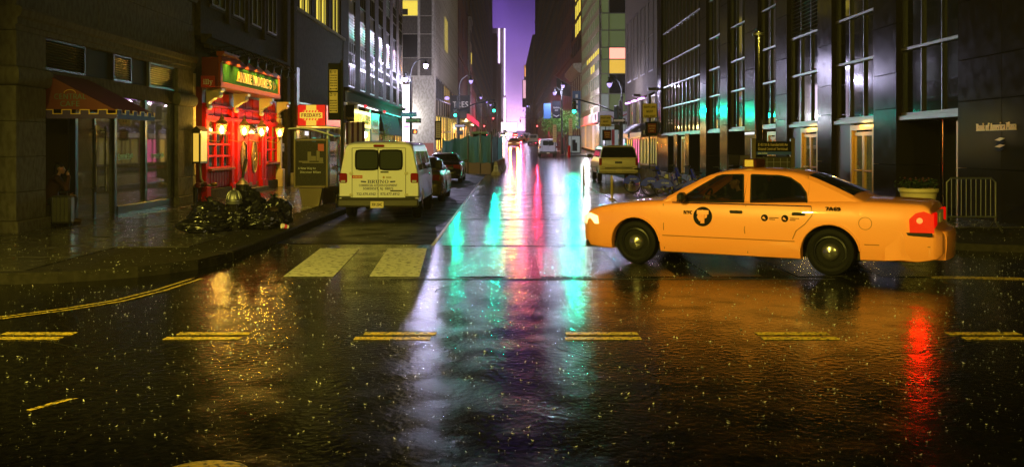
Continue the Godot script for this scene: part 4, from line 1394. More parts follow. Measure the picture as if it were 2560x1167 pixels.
func far_left_block() -> void:
	var b := thing("grey_office", "tall grey office across the avenue with yellow lit windows and a shining shop sign", "building")
	var x := -8.0
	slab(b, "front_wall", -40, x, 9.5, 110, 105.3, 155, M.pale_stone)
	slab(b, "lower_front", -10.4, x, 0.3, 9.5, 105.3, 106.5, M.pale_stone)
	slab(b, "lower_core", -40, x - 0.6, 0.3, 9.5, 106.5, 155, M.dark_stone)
	# front towards the avenue: ribs, panels, lit rooms
	for q in [-16.0, -12.6, -9.7, -8.15]:
		slab(b, "rib", q - 0.12, q + 0.12, 9.5, 60, 105.1, 105.32, M.pale_stone, 0.03)
	for i in 8:
		var y := 9.6 + i * 4.6
		for q in [[-15.8, -12.8], [-12.4, -9.85], [-9.55, -8.3]]:
			slab(b, "panel", q[0], q[1], y, y + 1.9, 105.2, 105.31, M.grey_stone, 0.02)
			var pane: Material = M.window_dark
			if q[0] < -11 and i in [1, 3, 4, 6]:
				pane = M.lit_yellow
			slab(b, "window", q[0], q[1], y + 2.0, y + 4.5, 105.22, 105.31, pane if q[0] < -10 else M.grey_stone)
			if pane == M.lit_yellow:
				slab(b, "blind", q[0], q[1], y + 3.6, y + 4.5, 105.15, 105.2, M.cream_paint)
				slab(b, "desk_shape", q[0] + 0.6, q[0] + 1.5, y + 2.05, y + 2.7, 105.15, 105.2, M.black_metal)
	# great lit sign at the left of the front
	slab(b, "lit_sign", -14.0, -10.75, 0.6, 8.6, 105.5, 105.7, M.screen_white)
	for k in 4:
		slab(b, "sign_bar", -11.4, -10.8, 3.9 + k * 0.45, 4.15 + k * 0.45, 105.4, 105.48, M.lit_pink_deep)
	slab(b, "lit_shop_door", -12.8, -10.8, 0.6, 2.4, 105.35, 105.45, M.lit_pink)
	omni(b, Vector3(-11.6, 5.0, -104.6), lin(0.85, 0.85, 1.0), 40.0, 0.6)
	slab(b, "red_panel", -9.2, -8.1, 0.7, 2.2, 105.22, 105.29, M.lit_orange_dim)
	# street side: stone above, tall lit shop windows below
	for i in 11:
		var d := 107.0 + i * 4.4
		var g := grade(d)
		slab(b, "shop_pier", x - 0.5, x, 0.2, 9.5, d - 0.5, d + 0.5, M.pale_stone, 0.02)
		if i < 10:
			window_at(b, x - 0.02, 1, d + 0.5, d + 3.9, g + 0.7, g + 4.6, M.dark_metal, M.lit_shop if i != 4 else M.lit_amber, 2, 2, 0.16)
			slab(b, "stone_panel", x - 0.5, x - 0.02, g + 4.7, g + 6.4, d + 0.52, d + 3.88, M.grey_stone, 0.02)
			window_at(b, x - 0.02, 1, d + 0.5, d + 3.9, g + 6.5, 9.6, M.dark_metal, M.lit_amber if i in [3, 4, 5, 7, 8] else M.window_sky, 2, 1, 0.16)
	for i in 22:
		var d := 106.0 + i * 2.2
		slab(b, "rib", x - 0.02, x + 0.1, 9.6, 70, d - 0.12, d + 0.12, M.pale_stone)
	for k in 3:
		slab(b, "lit_window", x - 0.01, x + 0.04, 14.2, 18.4, 121.4 + k * 2.2, 123.2 + k * 2.2, M.lit_yellow)
	var n2 := tower("shaft_tower", "brown narrow tower with a column of dark square windows beyond the grey office", -30, -8.05, 155.2, 196, 120, M.brown_brick, 1, 6.4, 13.0, [])
	var sc := thing("scaffold_shed", "scaffold shed with pale lit boards and a banner lettered TRES", "scaffold")
	for i in 7:
		var d := 126.0 + i * 9.0
		for xx in [-7.2, -5.6]:
			var s := Shape.new()
			s.tube([Vector3(xx, grade(d), -d), Vector3(xx, grade(d) + 3.9, -d)], 0.07, 6)
			put(sc, "post", s.mesh(40), M.dull_steel)
		if i < 6:
			var s := Shape.new()
			s.tube([Vector3(-5.6, grade(d) + 0.3, -d), Vector3(-5.6, grade(d) + 3.8, -d - 9)], 0.05, 6)
			put(sc, "brace", s.mesh(40), M.dull_steel)
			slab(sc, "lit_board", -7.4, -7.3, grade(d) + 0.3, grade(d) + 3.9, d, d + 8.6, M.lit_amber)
	var dk := Shape.new()
	dk.box(Vector3(-6.4, grade(152) + 4.3, -153), Vector3(2.2, 0.9, 56), Transform3D())
	put(sc, "deck", dk.mesh(), M.dark_wood)
	omni(sc, Vector3(-6.0, grade(140) + 3.3, -140), lin(1, 0.8, 0.35), 10, 0.2)
	omni(sc, Vector3(-6.0, grade(165) + 3.3, -165), lin(1, 0.8, 0.35), 14, 0.2)
	slab(sc, "banner", -7.4, -4.9, 6.1, 8.5, 125.6, 125.7, M.dark_cloth)
	lettering(sc, "TRES", 0.75, M.sign_white, Vector3(-6.1, 7.3, -125.58), Vector3.ZERO, 2.0)
	tower("brown_tower", "huge dark brown tower rising past the top of the photo left of the sky", -60, -8.0, 205, 520, 190, M.brown_brick, 1, 4.2, 6.0, [[11, 3], [11, 4], [15, 22]])
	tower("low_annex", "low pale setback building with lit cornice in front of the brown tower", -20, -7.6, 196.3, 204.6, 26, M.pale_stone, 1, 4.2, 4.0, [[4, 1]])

func far_right_block() -> void:
	var b := thing("glass_corner", "pale green glass corner building with a pink and yellow lit room", "building")
	var x := 10.8
	var d0 := 112.0
	slab(b, "core", x + 0.3, 45, 0.5, 80, d0 + 0.3, 139, M.dark_stone)
	# front towards the avenue
	var ys := [5.9, 8.0, 10.3, 12.0, 13.4, 15.4, 17.4, 19.4, 21.4, 23.4, 25.4, 27.4]
	for i in ys.size() - 1:
		for k in 8:
			var x0: float = 0.0
			x0 = x + [0.0, 1.1, 3.05, 5.0, 6.95, 8.9, 10.85, 12.8][k]
			var x1: float = x + [1.1, 3.05, 5.0, 6.95, 8.9, 10.85, 12.8, 14.75][k]
			var m: Material = M.window_green
			if i == 0 and k == 0: m = M.lit_pale
			if i == 3 and k in [1]: m = M.lit_room
			if i == 2 and k in [1]: m = M.lit_amber
			if i == 1 and k == 1: m = M.window_dark
			if i == 6 and k == 1: m = M.window_dark
			put(b, "pane", box_mesh(Vector3(x1 - x0 - 0.08, ys[i + 1] - ys[i] - 0.1, 0.03)), m, Vector3((x0 + x1) / 2, (ys[i] + ys[i + 1]) / 2, -d0 - 0.2), Vector3(rng.randf_range(-0.006, 0.006), rng.randf_range(-0.006, 0.006), 0))
		slab(b, "transom", x, x + 15, ys[i] - 0.06, ys[i] + 0.06, d0 - 0.02, d0 + 0.25, M.dull_steel)
	for q in [0.0, 1.1, 3.05, 5.0, 6.95, 8.9]:
		slab(b, "mullion", x + q - 0.05, x + q + 0.05, 0.8, 27, d0 - 0.05, d0 + 0.26, M.dull_steel)
	# street side: bands of glass and stone
	for i in ys.size() - 1:
		slab(b, "band", x - 0.03, x + 0.25, ys[i], ys[i] + 0.75, d0, 138.9, M.pale_stone, 0.02)
		for k in 9:
			var e0 := d0 + 0.1 + k * 3.0
			var lit: bool = (i == 3 and k < 6) or (i == 2 and k in [2, 3])
			put(b, "pane", box_mesh(Vector3(0.03, ys[i + 1] - ys[i] - 0.8, 2.9)), M.lit_yellow if lit else M.window_green, Vector3(x + 0.03, (ys[i] + 0.75 + ys[i + 1]) / 2, -e0 - 1.45))
			if i == 0:
				slab(b, "post", x - 0.045, x + 0.2, 6.6, 27, e0 - 0.1, e0 + 0.05, M.pale_stone)
	slab(b, "sign_band", x - 0.3, x + 0.25, 4.7, 5.85, d0 - 0.3, 138, M.white_paint, 0.03)
	slab(b, "sign_band_front", x - 0.3, x + 14, 4.7, 5.85, d0 - 0.45, d0 - 0.05, M.white_paint, 0.03)
	lettering(b, "VIP", 0.7, M.sign_black, Vector3(x - 0.32, 5.25, -114.0), Vector3(0, -PI / 2, 0), 2.4)
	slab(b, "lit_edge", x - 0.33, x - 0.3, 4.62, 4.7, d0, 137, M.lit_red)
	var sw := Shape.new()
	sw.tube([Vector3(x + 1.2, 5.4, -111.5), Vector3(x + 1.7, 5.0, -111.5), Vector3(x + 3.4, 5.7, -111.5)], 0.06, 5)
	put(b, "swoosh_mark", sw.mesh(40), M.sign_red)
	for i in 9:
		var e0 := d0 + 0.1 + i * 3.0
		window_at(b, x, -1, e0, e0 + 2.9, grade(e0) + 0.5, grade(e0) + 3.6, M.dull_steel, [M.lit_pale, M.lit_pale, M.lit_white_soft, M.lit_dim, M.lit_pale, M.window_blue, M.lit_amber, M.lit_pale, M.lit_dim][i], 2, 1, 0.12)
	for k in 5:
		var x0 := x + 0.1 + k * 2.2
		slab(b, "shop_pane", x0, x0 + 2.1, grade(d0) + 0.4, 4.4, d0 + 0.02, d0 + 0.06, M.lit_pale if k != 2 else M.lit_dim)
	for q in [[x + 0.4, 1.3], [x + 1.4, 2.2], [x + 2.6, 1.1]]:
		slab(b, "display_shape", q[0], q[0] + 0.35, grade(d0) + 0.4, grade(d0) + q[1] + 0.8, d0 - 0.04, d0, M.sign_red if q[1] > 2 else M.lit_white_soft)
	omni(b, Vector3(x - 1.2, 4.0, -116), lin(0.9, 0.85, 1.0), 9, 0.3)
	omni(b, Vector3(x - 1.0, 6.6, -122), lin(0.85, 0.95, 0.9), 9, 0.3)
	# stone building with lit cornice windows and blue banner
	var lit := []
	for k in 5:
		lit.append([4, k])
	var s := thing("cornice_building", "stone building with a deep cornice, yellow top windows and a hanging blue banner", "building")
	slab(s, "wall", x, 45, 0.8, 90, 139.2, 160, M.brown_brick)
	molding(s, "cornice", x, -1, [Vector2(-0.5, 12.4), Vector2(0.4, 12.6), Vector2(1.2, 13.4), Vector2(1.2, 13.9), Vector2(-0.5, 14.0)], 139.3, 160, M.pale_stone)
	for i in 5:
		slab(s, "pier", x - 0.08, x + 0.2, 1.0, 12.4, 139.6 + i * 4.6, 140.6 + i * 4.6, M.pale_stone, 0.05)
		for f in 5:
			slab(s, "lit_window" if (f > 0 and i < 3) else "window", x - 0.05, x + 0.02, 16.2 + f * 2.8, 18.2 + f * 2.8, 141.0 + i * 4.0, 143.4 + i * 4.0, M.lit_yellow if f > 0 and i < 3 else M.window_dark)
	var bn := thing("blue_banner", "long blue hanging banner on the stone building", "banner")
	slab(bn, "cloth", 9.5, 10.7, 4.4, 9.9, 139.7, 139.76, M.banner_blue)
	for k in 6:
		slab(bn, "letter_mark", 9.95, 10.3, 4.9 + k * 0.8, 5.4 + k * 0.8, 139.66, 139.69, M.sign_white)
	tower("brown_block", "dark brown office block behind the stone building", x, 50, 160.5, 206, 150, M.brown_brick, -1, 4.0, 5.0, [[9, 2]])
	var dt := tower("deco_tower", "stepped brown tower with a small spire right of the violet sky", x, 60, 206.5, 372, 64, M.brown_brick, -1, 4.2, 6.0, [])
	slab(dt, "upper_stage", 13.0, 60, 65, 71, 212, 366, M.brown_brick)
	slab(dt, "shaft", 15.5, 60, 71, 150, 215, 330, M.brown_brick)
	var sp := Shape.new()
	sp.lathe([Vector2(0.9, 0), Vector2(0.7, 2.2), Vector2(0.3, 3.0), Vector2(0.12, 4.4), Vector2(0.001, 5.4)], 8, Transform3D(Basis(), Vector3(13.3, 65.5, -366)))
	put(dt, "spire", sp.mesh(30), M.brown_brick)
	slab(dt, "lit_screen", 10.6, 13.2, 36.5, 39.0, 206.2, 206.45, M.lit_white)
	tower("far_block", "distant low block fading into the haze right of the street end", 10.8, 40, 400, 560, 42, M.brown_brick, -1, 4.2, 7.0, [])

func distant_towers() -> void:
	var t := thing("led_tower", "far pale tower with two thin vertical lines of violet light", "building")
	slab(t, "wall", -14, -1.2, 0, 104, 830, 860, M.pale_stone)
	for q in [-7.0, -2.2]:
		slab(t, "lit_line", q - 0.45, q + 0.45, 46, 104, 829, 829.9, M.led_violet)
	for k in 9:
		slab(t, "lit_row", -12.5, -8.2, 56 + k * 5.0, 58.2 + k * 5.0, 829.4, 829.95, M.led_dim)
	slab(t, "lit_base", -3.4, -0.9, 26, 44, 828.6, 829.9, M.led_violet)
	tower("haze_block", "dim flat-topped block below the violet light lines", -40, -6.6, 600, 640, 62, M.brown_brick, 1, 5.0, 7.0, [])
	tower("haze_block", "lower dim block at the left foot of the bright street end", -40, -4.6, 700, 730, 50, M.brown_brick, 1, 5.0, 7.0, [])
	# the bright square at the end of the street: tall screens
	var names := ["tall white screen at the left of the bright street end", "pink screen just right of the street axis", "orange screen on the right of the street end", "broad low white screen closing the street"]
	var scr := [[-2.8, -0.9, 15.0, 40.0, 760.0, "screen_bright"], [12.5, 15.0, 52.0, 60.0, 690.0, "screen_orange"], [10.5, 14.0, 34.0, 46.0, 640.0, "screen_pink"], [-6.0, 8.0, 14.5, 22.0, 800.0, "screen_bright"]]
	for i in 4:
		var q: Array = scr[i]
		var o := thing("street_screen", names[[0, 2, 1, 3][i]], "screen")
		slab(o, "lit_screen", q[0], q[1], q[2], q[3], q[4], q[4] + 0.5, M[q[5]])
		slab(o, "casing", q[0] - 0.4, q[1] + 0.4, q[2] - 6, q[3] + 0.4, q[4] + 0.51, q[4] + 3, M.black_metal)
	omni(self_light(), Vector3(0.5, 24, -640), lin(1.0, 0.66, 0.9), 250.0, 6.0)

func self_light() -> Node3D:
	var o := Node3D.new()
	o.name = "street_end_light"
	add_child(o, true)
	return o

func behind_viewer() -> void:
	var b := thing("opposite_building", "dark stone building across the avenue behind the viewer", "building")
	slab(b, "wall", -60, 60, 0, 45, -48, -36, M.dark_stone)
	for i in 12:
		for f in 6:
			slab(b, "window", -44.0 + i * 8.0, -41.0 + i * 8.0, 4.0 + f * 6.0, 7.5 + f * 6.0, -36.05, -35.95, M.window_dark)

# ---------------------------------------------------------------- lamps, signals, signs
func street_lamp(label: String, at: Vector3, height: float, arms: Array, color: Color, energy: float, globe: Material, group := "", beam := Vector3.ZERO) -> Node3D:
	# arms: where each globe hangs, from the foot of the post
	var o := thing("street_lamp", label, "street lamp", at, 0, group)
	var s := Shape.new()
	s.lathe([Vector2(0.24, 0), Vector2(0.24, 0.25), Vector2(0.17, 0.45), Vector2(0.15, 1.0), Vector2(0.1, 1.15), Vector2(0.085, height - 0.9), Vector2(0.13, height - 0.85), Vector2(0.13, height - 0.75), Vector2(0.07, height - 0.7), Vector2(0.06, height), Vector2(0.02, height + 0.15), Vector2(0.001, height + 0.4)], 12)
	put(o, "post", s.mesh(40), M.lamp_iron)
	for a in arms:
		var g: Vector3 = a
		var side := Vector3(g.x, 0, g.z)
		var top := Vector3(side.x, g.y + 0.48, side.z)
		var pts := [Vector3(0, g.y - 0.9, 0), Vector3(0, g.y - 0.3, 0) + side * 0.06, Vector3(0, g.y + 0.2, 0) + side * 0.25, Vector3(0, g.y + 0.52, 0) + side * 0.6, top + side * 0.02 + Vector3(0, 0.04, 0), top + side * 0.15]
		var t := Shape.new()
		t.tube(pts, 0.045, 7)
		put(o, "arm", t.mesh(50), M.lamp_iron)
		var h := Shape.new()
		h.lathe([Vector2(0.27, 0.05), Vector2(0.24, 0.16), Vector2(0.12, 0.24), Vector2(0.1, 0.4), Vector2(0.03, 0.5)], 14, Transform3D(Basis(), g))
		put(o, "hood", h.mesh(40), M.lamp_iron)
		var b := Shape.new()
		b.lathe([Vector2(0.001, -0.32), Vector2(0.1, -0.27), Vector2(0.18, -0.14), Vector2(0.21, 0.0), Vector2(0.2, 0.05)], 14, Transform3D(Basis(), g))
		put(o, "globe", b.mesh(60), globe)
		if beam == Vector3.ZERO:
			omni(o, g + Vector3(0, -0.12, 0), color, energy, 0.18)
		else:
			spot(o, g + Vector3(0, -0.36, 0), beam, color, energy, 31.0 if beam.x > 5.0 else 30.0, 0.2)
	return o

func street_lamps() -> void:
	var violet := lin(0.72, 0.66, 1.0)
	var gl: Material = M.globe_glow
	street_lamp("twin street lamp with two curved arms at the left corner before the shining shop", Vector3(-8.74, 0.13, -86.5), 8.3, [Vector3(1.42, 9.0, 0.3), Vector3(-0.5, 7.85, -0.5)], violet, LAMP * 4.6, gl)
	street_lamp("street lamp over the left green signal post across the avenue", Vector3(-5.25, grade(104.5) + 0.1, -104.5), 7.6, [Vector3(1.3, 8.2, 0.2)], violet, LAMP, M.globe_violet)
	var far := [[-5.8, 178, "left"], [-5.3, 206, "left"], [-5.0, 236, "left"], [-5.2, 300, "left"], [6.0, 250, "right"], [6.2, 330, "right"]]
	var words := ["nearest", "second", "third", "farthest", "nearer", "farther"]
	for i in far.size():
		var q: Array = far[i]
		street_lamp("far violet-white street lamp in the haze, %s of those on the %s kerb" % [words[i], q[2]], Vector3(q[0], grade(q[1]) + 0.1, -q[1]), 8.0, [Vector3(0.9 if q[0] < 0 else -0.7, 8.7, 0)], violet, LAMP * 1.2, M.globe_violet, "far street lamps up the hill")
	street_lamp("twin street lamp with dark banners beside the small trees", Vector3(6.4, grade(112) + 0.1, -112), 8.3, [Vector3(0.1, 8.0, 0.4), Vector3(-0.85, 7.2, -0.2)], violet, LAMP * 2.2, M.globe_violet)
	street_lamp("street lamp curving out over the right kerb beside the green signal arm", Vector3(9.57, 0.13, -80), 6.6, [Vector3(-1.05, 6.9, 0.1)], violet, LAMP * 1.6, M.globe_violet)
	# wall lamps on the grey office
	var wl := [[121.0, 7.9, "nearer of the two high lamps"], [137.0, 8.3, "farther of the two high lamps"], [136.0, 3.9, "low lamp above the lit shop window"]]
	for q in wl:
		var o := thing("wall_lamp", "white %s on the grey office front" % q[2], "lamp", Vector3(-7.6, q[1], -q[0]), 0, "wall lamps on the grey office")
		var s := Shape.new()
		s.ball(Vector3.ZERO, Vector3(0.3, 0.22, 0.3), 12)
		put(o, "globe", s.mesh(60), M.globe_violet)
		var br := Shape.new()
		br.tube([Vector3(0, 0.2, 0), Vector3(-0.45, 0.3, 0)], 0.05, 6)
		put(o, "bracket", br.mesh(), M.lamp_iron)
		omni(o, Vector3.ZERO, violet, 18.0, 0.2)
	# the corner where the photographer stands: a tall sodium lamp, out of frame to the left
	street_lamp("yellow sodium street lamp behind the viewer to the right", Vector3(7.4, 0, 11), 8.2, [Vector3(-1.2, 9.2, 0)], lin(1.0, 0.81, 0.10), NEAR_LAMP * 0.5, M.sodium_glow, "", Vector3(-1.0, -8.0, -25))
	street_lamp("yellow sodium street lamp on the corner left of the viewer", Vector3(-9.7, 0, 1), 8.2, [Vector3(1.2, 9.2, 0)], lin(1.0, 0.81, 0.10), NEAR_LAMP, M.sodium_glow, "", Vector3(9.6, -7.6, -19))

const LAMP := 20.0
const NEAR_LAMP := 470.0

func signal_head(o: Node3D, c: Vector3, lit: int, energy: float, turn := 0.0) -> void:  # three lenses; 0 red, 1 amber, 2 green
	var t := Transform3D(Basis(Vector3.UP, turn), c)
	var s := Shape.new()
	s.bevel(Vector3(0, 0, -0.12), Vector3(0.38, 1.12, 0.24), 0.03, t)
	var body := put(o, "signal_head", s.mesh(), M.signal_paint)
	for i in 3:
		var y := 0.36 - 0.36 * i
		var d := Shape.new()
		d.lathe([Vector2(0.145, 0), Vector2(0.12, 0.03), Vector2(0.001, 0.045)], 16, t * Transform3D(Basis(Vector3.RIGHT, PI / 2), Vector3(0, y, 0.003)))
		put(body, "lens", d.mesh(40), (M.red_glow if i == 0 else M.green_glow) if i == lit else M.lens_dark)
		var v := Shape.new()
		var r0 := []
		var r1 := []
		for k in 11:
			var a := lerpf(-0.4, PI + 0.4, k / 10.0)
			r0.append(t * Vector3(cos(a) * 0.165, y + sin(a) * 0.165, 0.0))
			r1.append(t * Vector3(cos(a) * 0.165, y + sin(a) * 0.165 - 0.02, 0.24))
		v.loft([r0, r1])
		put(body, "visor", v.mesh(40), M.signal_paint)
	var pos := t * Vector3(0, 0.36 - 0.36 * lit, 0.12)
	spot(o, pos, t.basis * Vector3(0.0, -0.10, 1), [lin(1, 0.03, 0.10), lin(1, 0.5, 0.05), lin(0.0, 1.0, 0.52)][lit], energy, 23.0, 0.12)

func signals() -> void:
	plain("signal_paint", lin(0.02, 0.03, 0.022), 0.5)
	plain("lens_dark", lin(0.02, 0.01, 0.01), 0.2)
	# left mast across the avenue
	var g := grade(104)
	var o := thing("signal_mast", "green traffic signals on the post and long arm across the avenue at left", "traffic light")
	var s := Shape.new()
	s.tube([Vector3(-5.35, g, -104), Vector3(-5.35, 7.2, -104)], 0.11, 10)
	put(o, "post", s.mesh(40), M.lamp_iron)
	var a := Shape.new()
	a.tube([Vector3(-5.3, 5.7, -104), Vector3(-3.6, 6.4, -104), Vector3(-1.7, 6.85, -104), Vector3(-1.35, 6.85, -104)], 0.07, 8)
	a.tube([Vector3(-1.43, 6.85, -104), Vector3(-1.43, 6.6, -104)], 0.04, 6)
	put(o, "arm", a.mesh(40), M.lamp_iron)
	signal_head(o, Vector3(-1.43, 6.05, -103.8), 2, SIGNAL)
	signal_head(o, Vector3(-5.62, 5.55, -103.7), 2, SIGNAL * 0.8)
	slab(o, "control_box", -5.55, -5.15, 5.9, 6.7, 103.7, 104.3, M.signal_paint, 0.02)
	# right mast
	var r := thing("signal_mast", "green traffic signal hanging from the long arm above the white van at right", "traffic light")
	var p := Shape.new()
	p.tube([Vector3(9.3, 0.1, -79), Vector3(9.3, 5.6, -79)], 0.11, 10)
	put(r, "post", p.mesh(40), M.lamp_iron)
	var q := Shape.new()
	q.tube([Vector3(9.3, 4.5, -79), Vector3(7.6, 5.2, -79), Vector3(6.0, 5.65, -79), Vector3(5.4, 5.72, -79)], 0.06, 8)
	q.tube([Vector3(5.5, 5.7, -79), Vector3(5.5, 5.6, -79)], 0.04, 6)
	put(r, "arm", q.mesh(40), M.lamp_iron)
	signal_head(r, Vector3(5.5, 5.05, -78.8), 2, SIGNAL)
	signal_head(r, Vector3(9.05, 4.6, -78.75), 2, SIGNAL * 0.02, 2.4)
	# far red ones
	var far := [[-3.8, 262.0, 5.3, "far red signal over the left lane, just left of the screens", 1.0], [3.7, 270.0, 5.2, "far red signal hanging over the right lane", 1.0], [8.2, 262.0, 3.2, "low red signal beside the far right kerb", 0.5], [-6.0, 250.0, 3.2, "low red signal beside the far left kerb", 0.5]]
	for f in far:
		var n := thing("far_signal", f[3], "traffic light", Vector3(f[0], grade(f[1]), -f[1]), 0, "red signals at the next avenue")
		signal_head(n, Vector3(0, f[2], 0), 0, 380.0 * f[4])
		var st := Shape.new()
		if f[2] > 5.0:
			st.tube([Vector3(0, f[2] + 0.5, -0.1), Vector3(0, f[2] + 0.9, -0.1), Vector3(signf(f[0]) * 4.5, f[2] + 0.4, -0.1), Vector3(signf(f[0]) * 4.5, 0, -0.1)], 0.09, 6)
		else:
			st.tube([Vector3(0, 0, -0.3), Vector3(0, f[2] + 0.8, -0.3)], 0.1, 6)
		put(n, "mast", st.mesh(40), M.lamp_iron)
	# walk signals
	var w := [[-8.3, 3.15, 86.3, "orange hand walk signal on the left corner post", true], [-5.0, 3.3, 103.6, "dark walk signal on the post across the avenue", false], [9.0, 3.4, 78.6, "dark walk signal low on the right signal post", false]]
	for f in w:
		var n := thing("walk_signal", f[3], "walk signal", Vector3(f[0], f[1], -f[2]))
		put(n, "box", box_mesh(Vector3(0.45, 0.45, 0.22), 0.03), M.signal_paint)
		put(n, "bracket", box_mesh(Vector3(0.4, 0.06, 0.06)), M.signal_paint, Vector3(-0.28 if f[0] > -6 else -0.34, 0.1, -0.05))
		if f[4]:
			var h := Shape.new()
			h.bevel(Vector3(0, -0.06, 0.115), Vector3(0.17, 0.16, 0.01), 0.003)
			for k in 4:
				h.box(Vector3(-0.06 + 0.04 * k, 0.08, 0.115), Vector3(0.03, 0.12, 0.01))
			h.box(Vector3(0.11, -0.02, 0.115), Vector3(0.03, 0.1, 0.01))
			put(n, "hand_light", h.mesh(), M.hand_glow)

const SIGNAL := 52.0

func board(o: Node3D, called: String, at: Vector3, w: float, h: float, m: Material, t := 0.02) -> MeshInstance3D:
	return put(o, called, box_mesh(Vector3(w, h, t), 0.006), m, at)

func post(o: Node3D, x: float, d: float, y0: float, y1: float, r := 0.035, m: Material = null) -> void:
	var s := Shape.new()
	s.tube([Vector3(x, y0, -d), Vector3(x, y1, -d)], r, 8)
	put(o, "post", s.mesh(40), m if m else M.lamp_iron)

func signs() -> void:
	# turn signs on the right
	for q in [[7.73, 52.0, 3.76, "larger yellow RIGHT LANE MUST TURN RIGHT sign above the parked estate car"], [6.78, 66.0, 3.58, "smaller yellow RIGHT LANE MUST TURN RIGHT sign farther up the kerb"]]:
		var o := thing("turn_sign", q[3], "road sign", Vector3.ZERO, 0, "right lane must turn right signs")
		var x: float = q[0]
		var d: float = q[1]
		var y: float = q[2]
		post(o, x, d + 0.05, 0.1, y + 0.4)
		board(o, "border", Vector3(x, y, -d), 0.78, 0.78, M.sign_black)
		board(o, "plate", Vector3(x, y, -d + 0.012), 0.75, 0.75, M.sign_yellow, 0.012)
		var k := 0
		for t in ["RIGHT LANE", "MUST", "TURN RIGHT"]:
			lettering(o, t, 0.115, M.sign_black, Vector3(x, y + 0.2 - k * 0.25, -d + 0.021), Vector3.ZERO, 0.64 if k != 1 else 0.36)
			k += 1
		var n := thing("standing_sign", "dark red NO STANDING plate below the %s turn sign" % ("larger" if d < 60 else "smaller"), "road sign", Vector3.ZERO, 0, "no standing plates")
		board(n, "plate", Vector3(x + 0.08, y - 0.98, -d), 0.62, 0.74, M.sign_black)
		board(n, "red_field", Vector3(x + 0.12, y - 0.95, -d + 0.012), 0.44, 0.5, M.sign_red_dark, 0.006)
		k = 0
		for t in ["NO STANDING", "ANYTIME", "HERE"]:
			lettering(n, t, 0.07, M.sign_tan, Vector3(x + 0.12, y - 0.83 - k * 0.14, -d + 0.018), Vector3.ZERO, [0.38, 0.3, 0.2][k])
			k += 1
	# parking rules, left
	var o := thing("parking_sign", "tall black parking rules panel on a pole behind the van", "road sign")
	var px := -5.05
	post(o, px + 0.2, 28.1, 0.12, 4.35, 0.045)
	board(o, "panel", Vector3(px, 3.42, -28.0), 0.36, 1.66, M.sign_black, 0.04)
	for q in [[3.75, 0.62, "3", ["COMMERCIAL", "VEHICLES ONLY", "OTHERS NO STANDING", "MONDAY FRIDAY", "7AM 6PM"]], [3.1, 0.6, "6", ["", "MONDAY FRIDAY", "6PM MIDNIGHT", "SATURDAY", "8AM MIDNIGHT"]]]:
		board(o, "plate", Vector3(px - 0.02, q[0], -27.975), 0.24, q[1], M.sign_tan, 0.012)
		board(o, "number_box", Vector3(px - 0.09, q[0] + q[1] / 2 - 0.06, -27.968), 0.07, 0.1, M.sign_black, 0.006)
		lettering(o, q[2], 0.08, M.sign_tan, Vector3(px - 0.09, q[0] + q[1] / 2 - 0.06, -27.962), Vector3.ZERO, 0.05)
		for k in 3:
			put(o, "small_print", box_mesh(Vector3(0.1 - 0.02 * k, 0.012, 0.004)), M.sign_black, Vector3(px + 0.02, q[0] + q[1] / 2 - 0.035 - k * 0.03, -27.966))
		var k := 0
		for t in q[3]:
			if t:
				lettering(o, t, 0.035, M.sign_black, Vector3(px - 0.02, q[0] + q[1] / 2 - 0.17 - k * 0.075, -27.964), Vector3.ZERO, 0.21)
			k += 1
		put(o, "arrow_shaft", box_mesh(Vector3(0.16, 0.014, 0.004)), M.sign_black, Vector3(px - 0.02, q[0] - q[1] / 2 + 0.06, -27.966))
		for e in [-1, 1]:
			var s := Shape.new()
			s.prism(PackedVector2Array([Vector2(0, 0.03), Vector2(e * 0.04, 0), Vector2(0, -0.03)]), 0, 0.004)
			put(o, "arrow_head", s.mesh(), M.sign_black, Vector3(px - 0.02 + e * 0.07, q[0] - q[1] / 2 + 0.06, -27.968))
	var p2 := thing("parking_sign", "smaller dark parking panel on a pole by the green fence", "road sign")
	post(p2, -4.75, 68.1, 0.1, 3.9)
	board(p2, "panel", Vector3(-4.9, 2.95, -68), 0.46, 1.35, M.sign_black, 0.04)
	board(p2, "plate", Vector3(-4.9, 2.98, -67.97), 0.32, 1.1, M.sign_tan_dim, 0.012)
	for k in 7:
		put(p2, "print_line", box_mesh(Vector3(0.22, 0.03, 0.004)), M.sign_black, Vector3(-4.9, 3.4 - k * 0.14, -67.962))
	# one way and street name at the left corner
	var ow := thing("one_way_sign", "black ONE WAY arrow sign pointing right on the twin lamp post", "road sign")
	board(ow, "plate", Vector3(-8.45, 4.14, -86.2), 1.4, 0.42, M.sign_black)
	arrow(ow, Vector3(-8.45, 4.14, -86.18), 1.28, 0.34, M.sign_tan)
	lettering(ow, "ONE WAY", 0.13, M.sign_black, Vector3(-8.52, 4.14, -86.165), Vector3.ZERO, 0.8)
	var nm := thing("street_name_sign", "blue street name plate reading Ave above the one way sign", "road sign")
	board(nm, "plate", Vector3(-8.9, 4.68, -86.2), 1.5, 0.4, M.sign_blue)
	lettering(nm, "Madison Ave", 0.2, M.sign_white, Vector3(-8.9, 4.68, -86.185), Vector3.ZERO, 1.35)
	var o2 := thing("one_way_sign", "white ONE WAY arrow sign on the signal post across the avenue", "road sign")
	board(o2, "plate", Vector3(-5.1, 4.05, -103.6), 1.2, 0.4, M.sign_black)
	arrow(o2, Vector3(-5.1, 4.05, -103.58), 1.12, 0.36, M.sign_white)
	var o3 := thing("one_way_sign", "small white ONE WAY sign on the right signal post", "road sign")
	board(o3, "plate", Vector3(9.2, 3.95, -78.6), 1.0, 0.34, M.sign_black)
	arrow(o3, Vector3(9.2, 3.95, -78.58), 0.92, 0.3, M.sign_white)
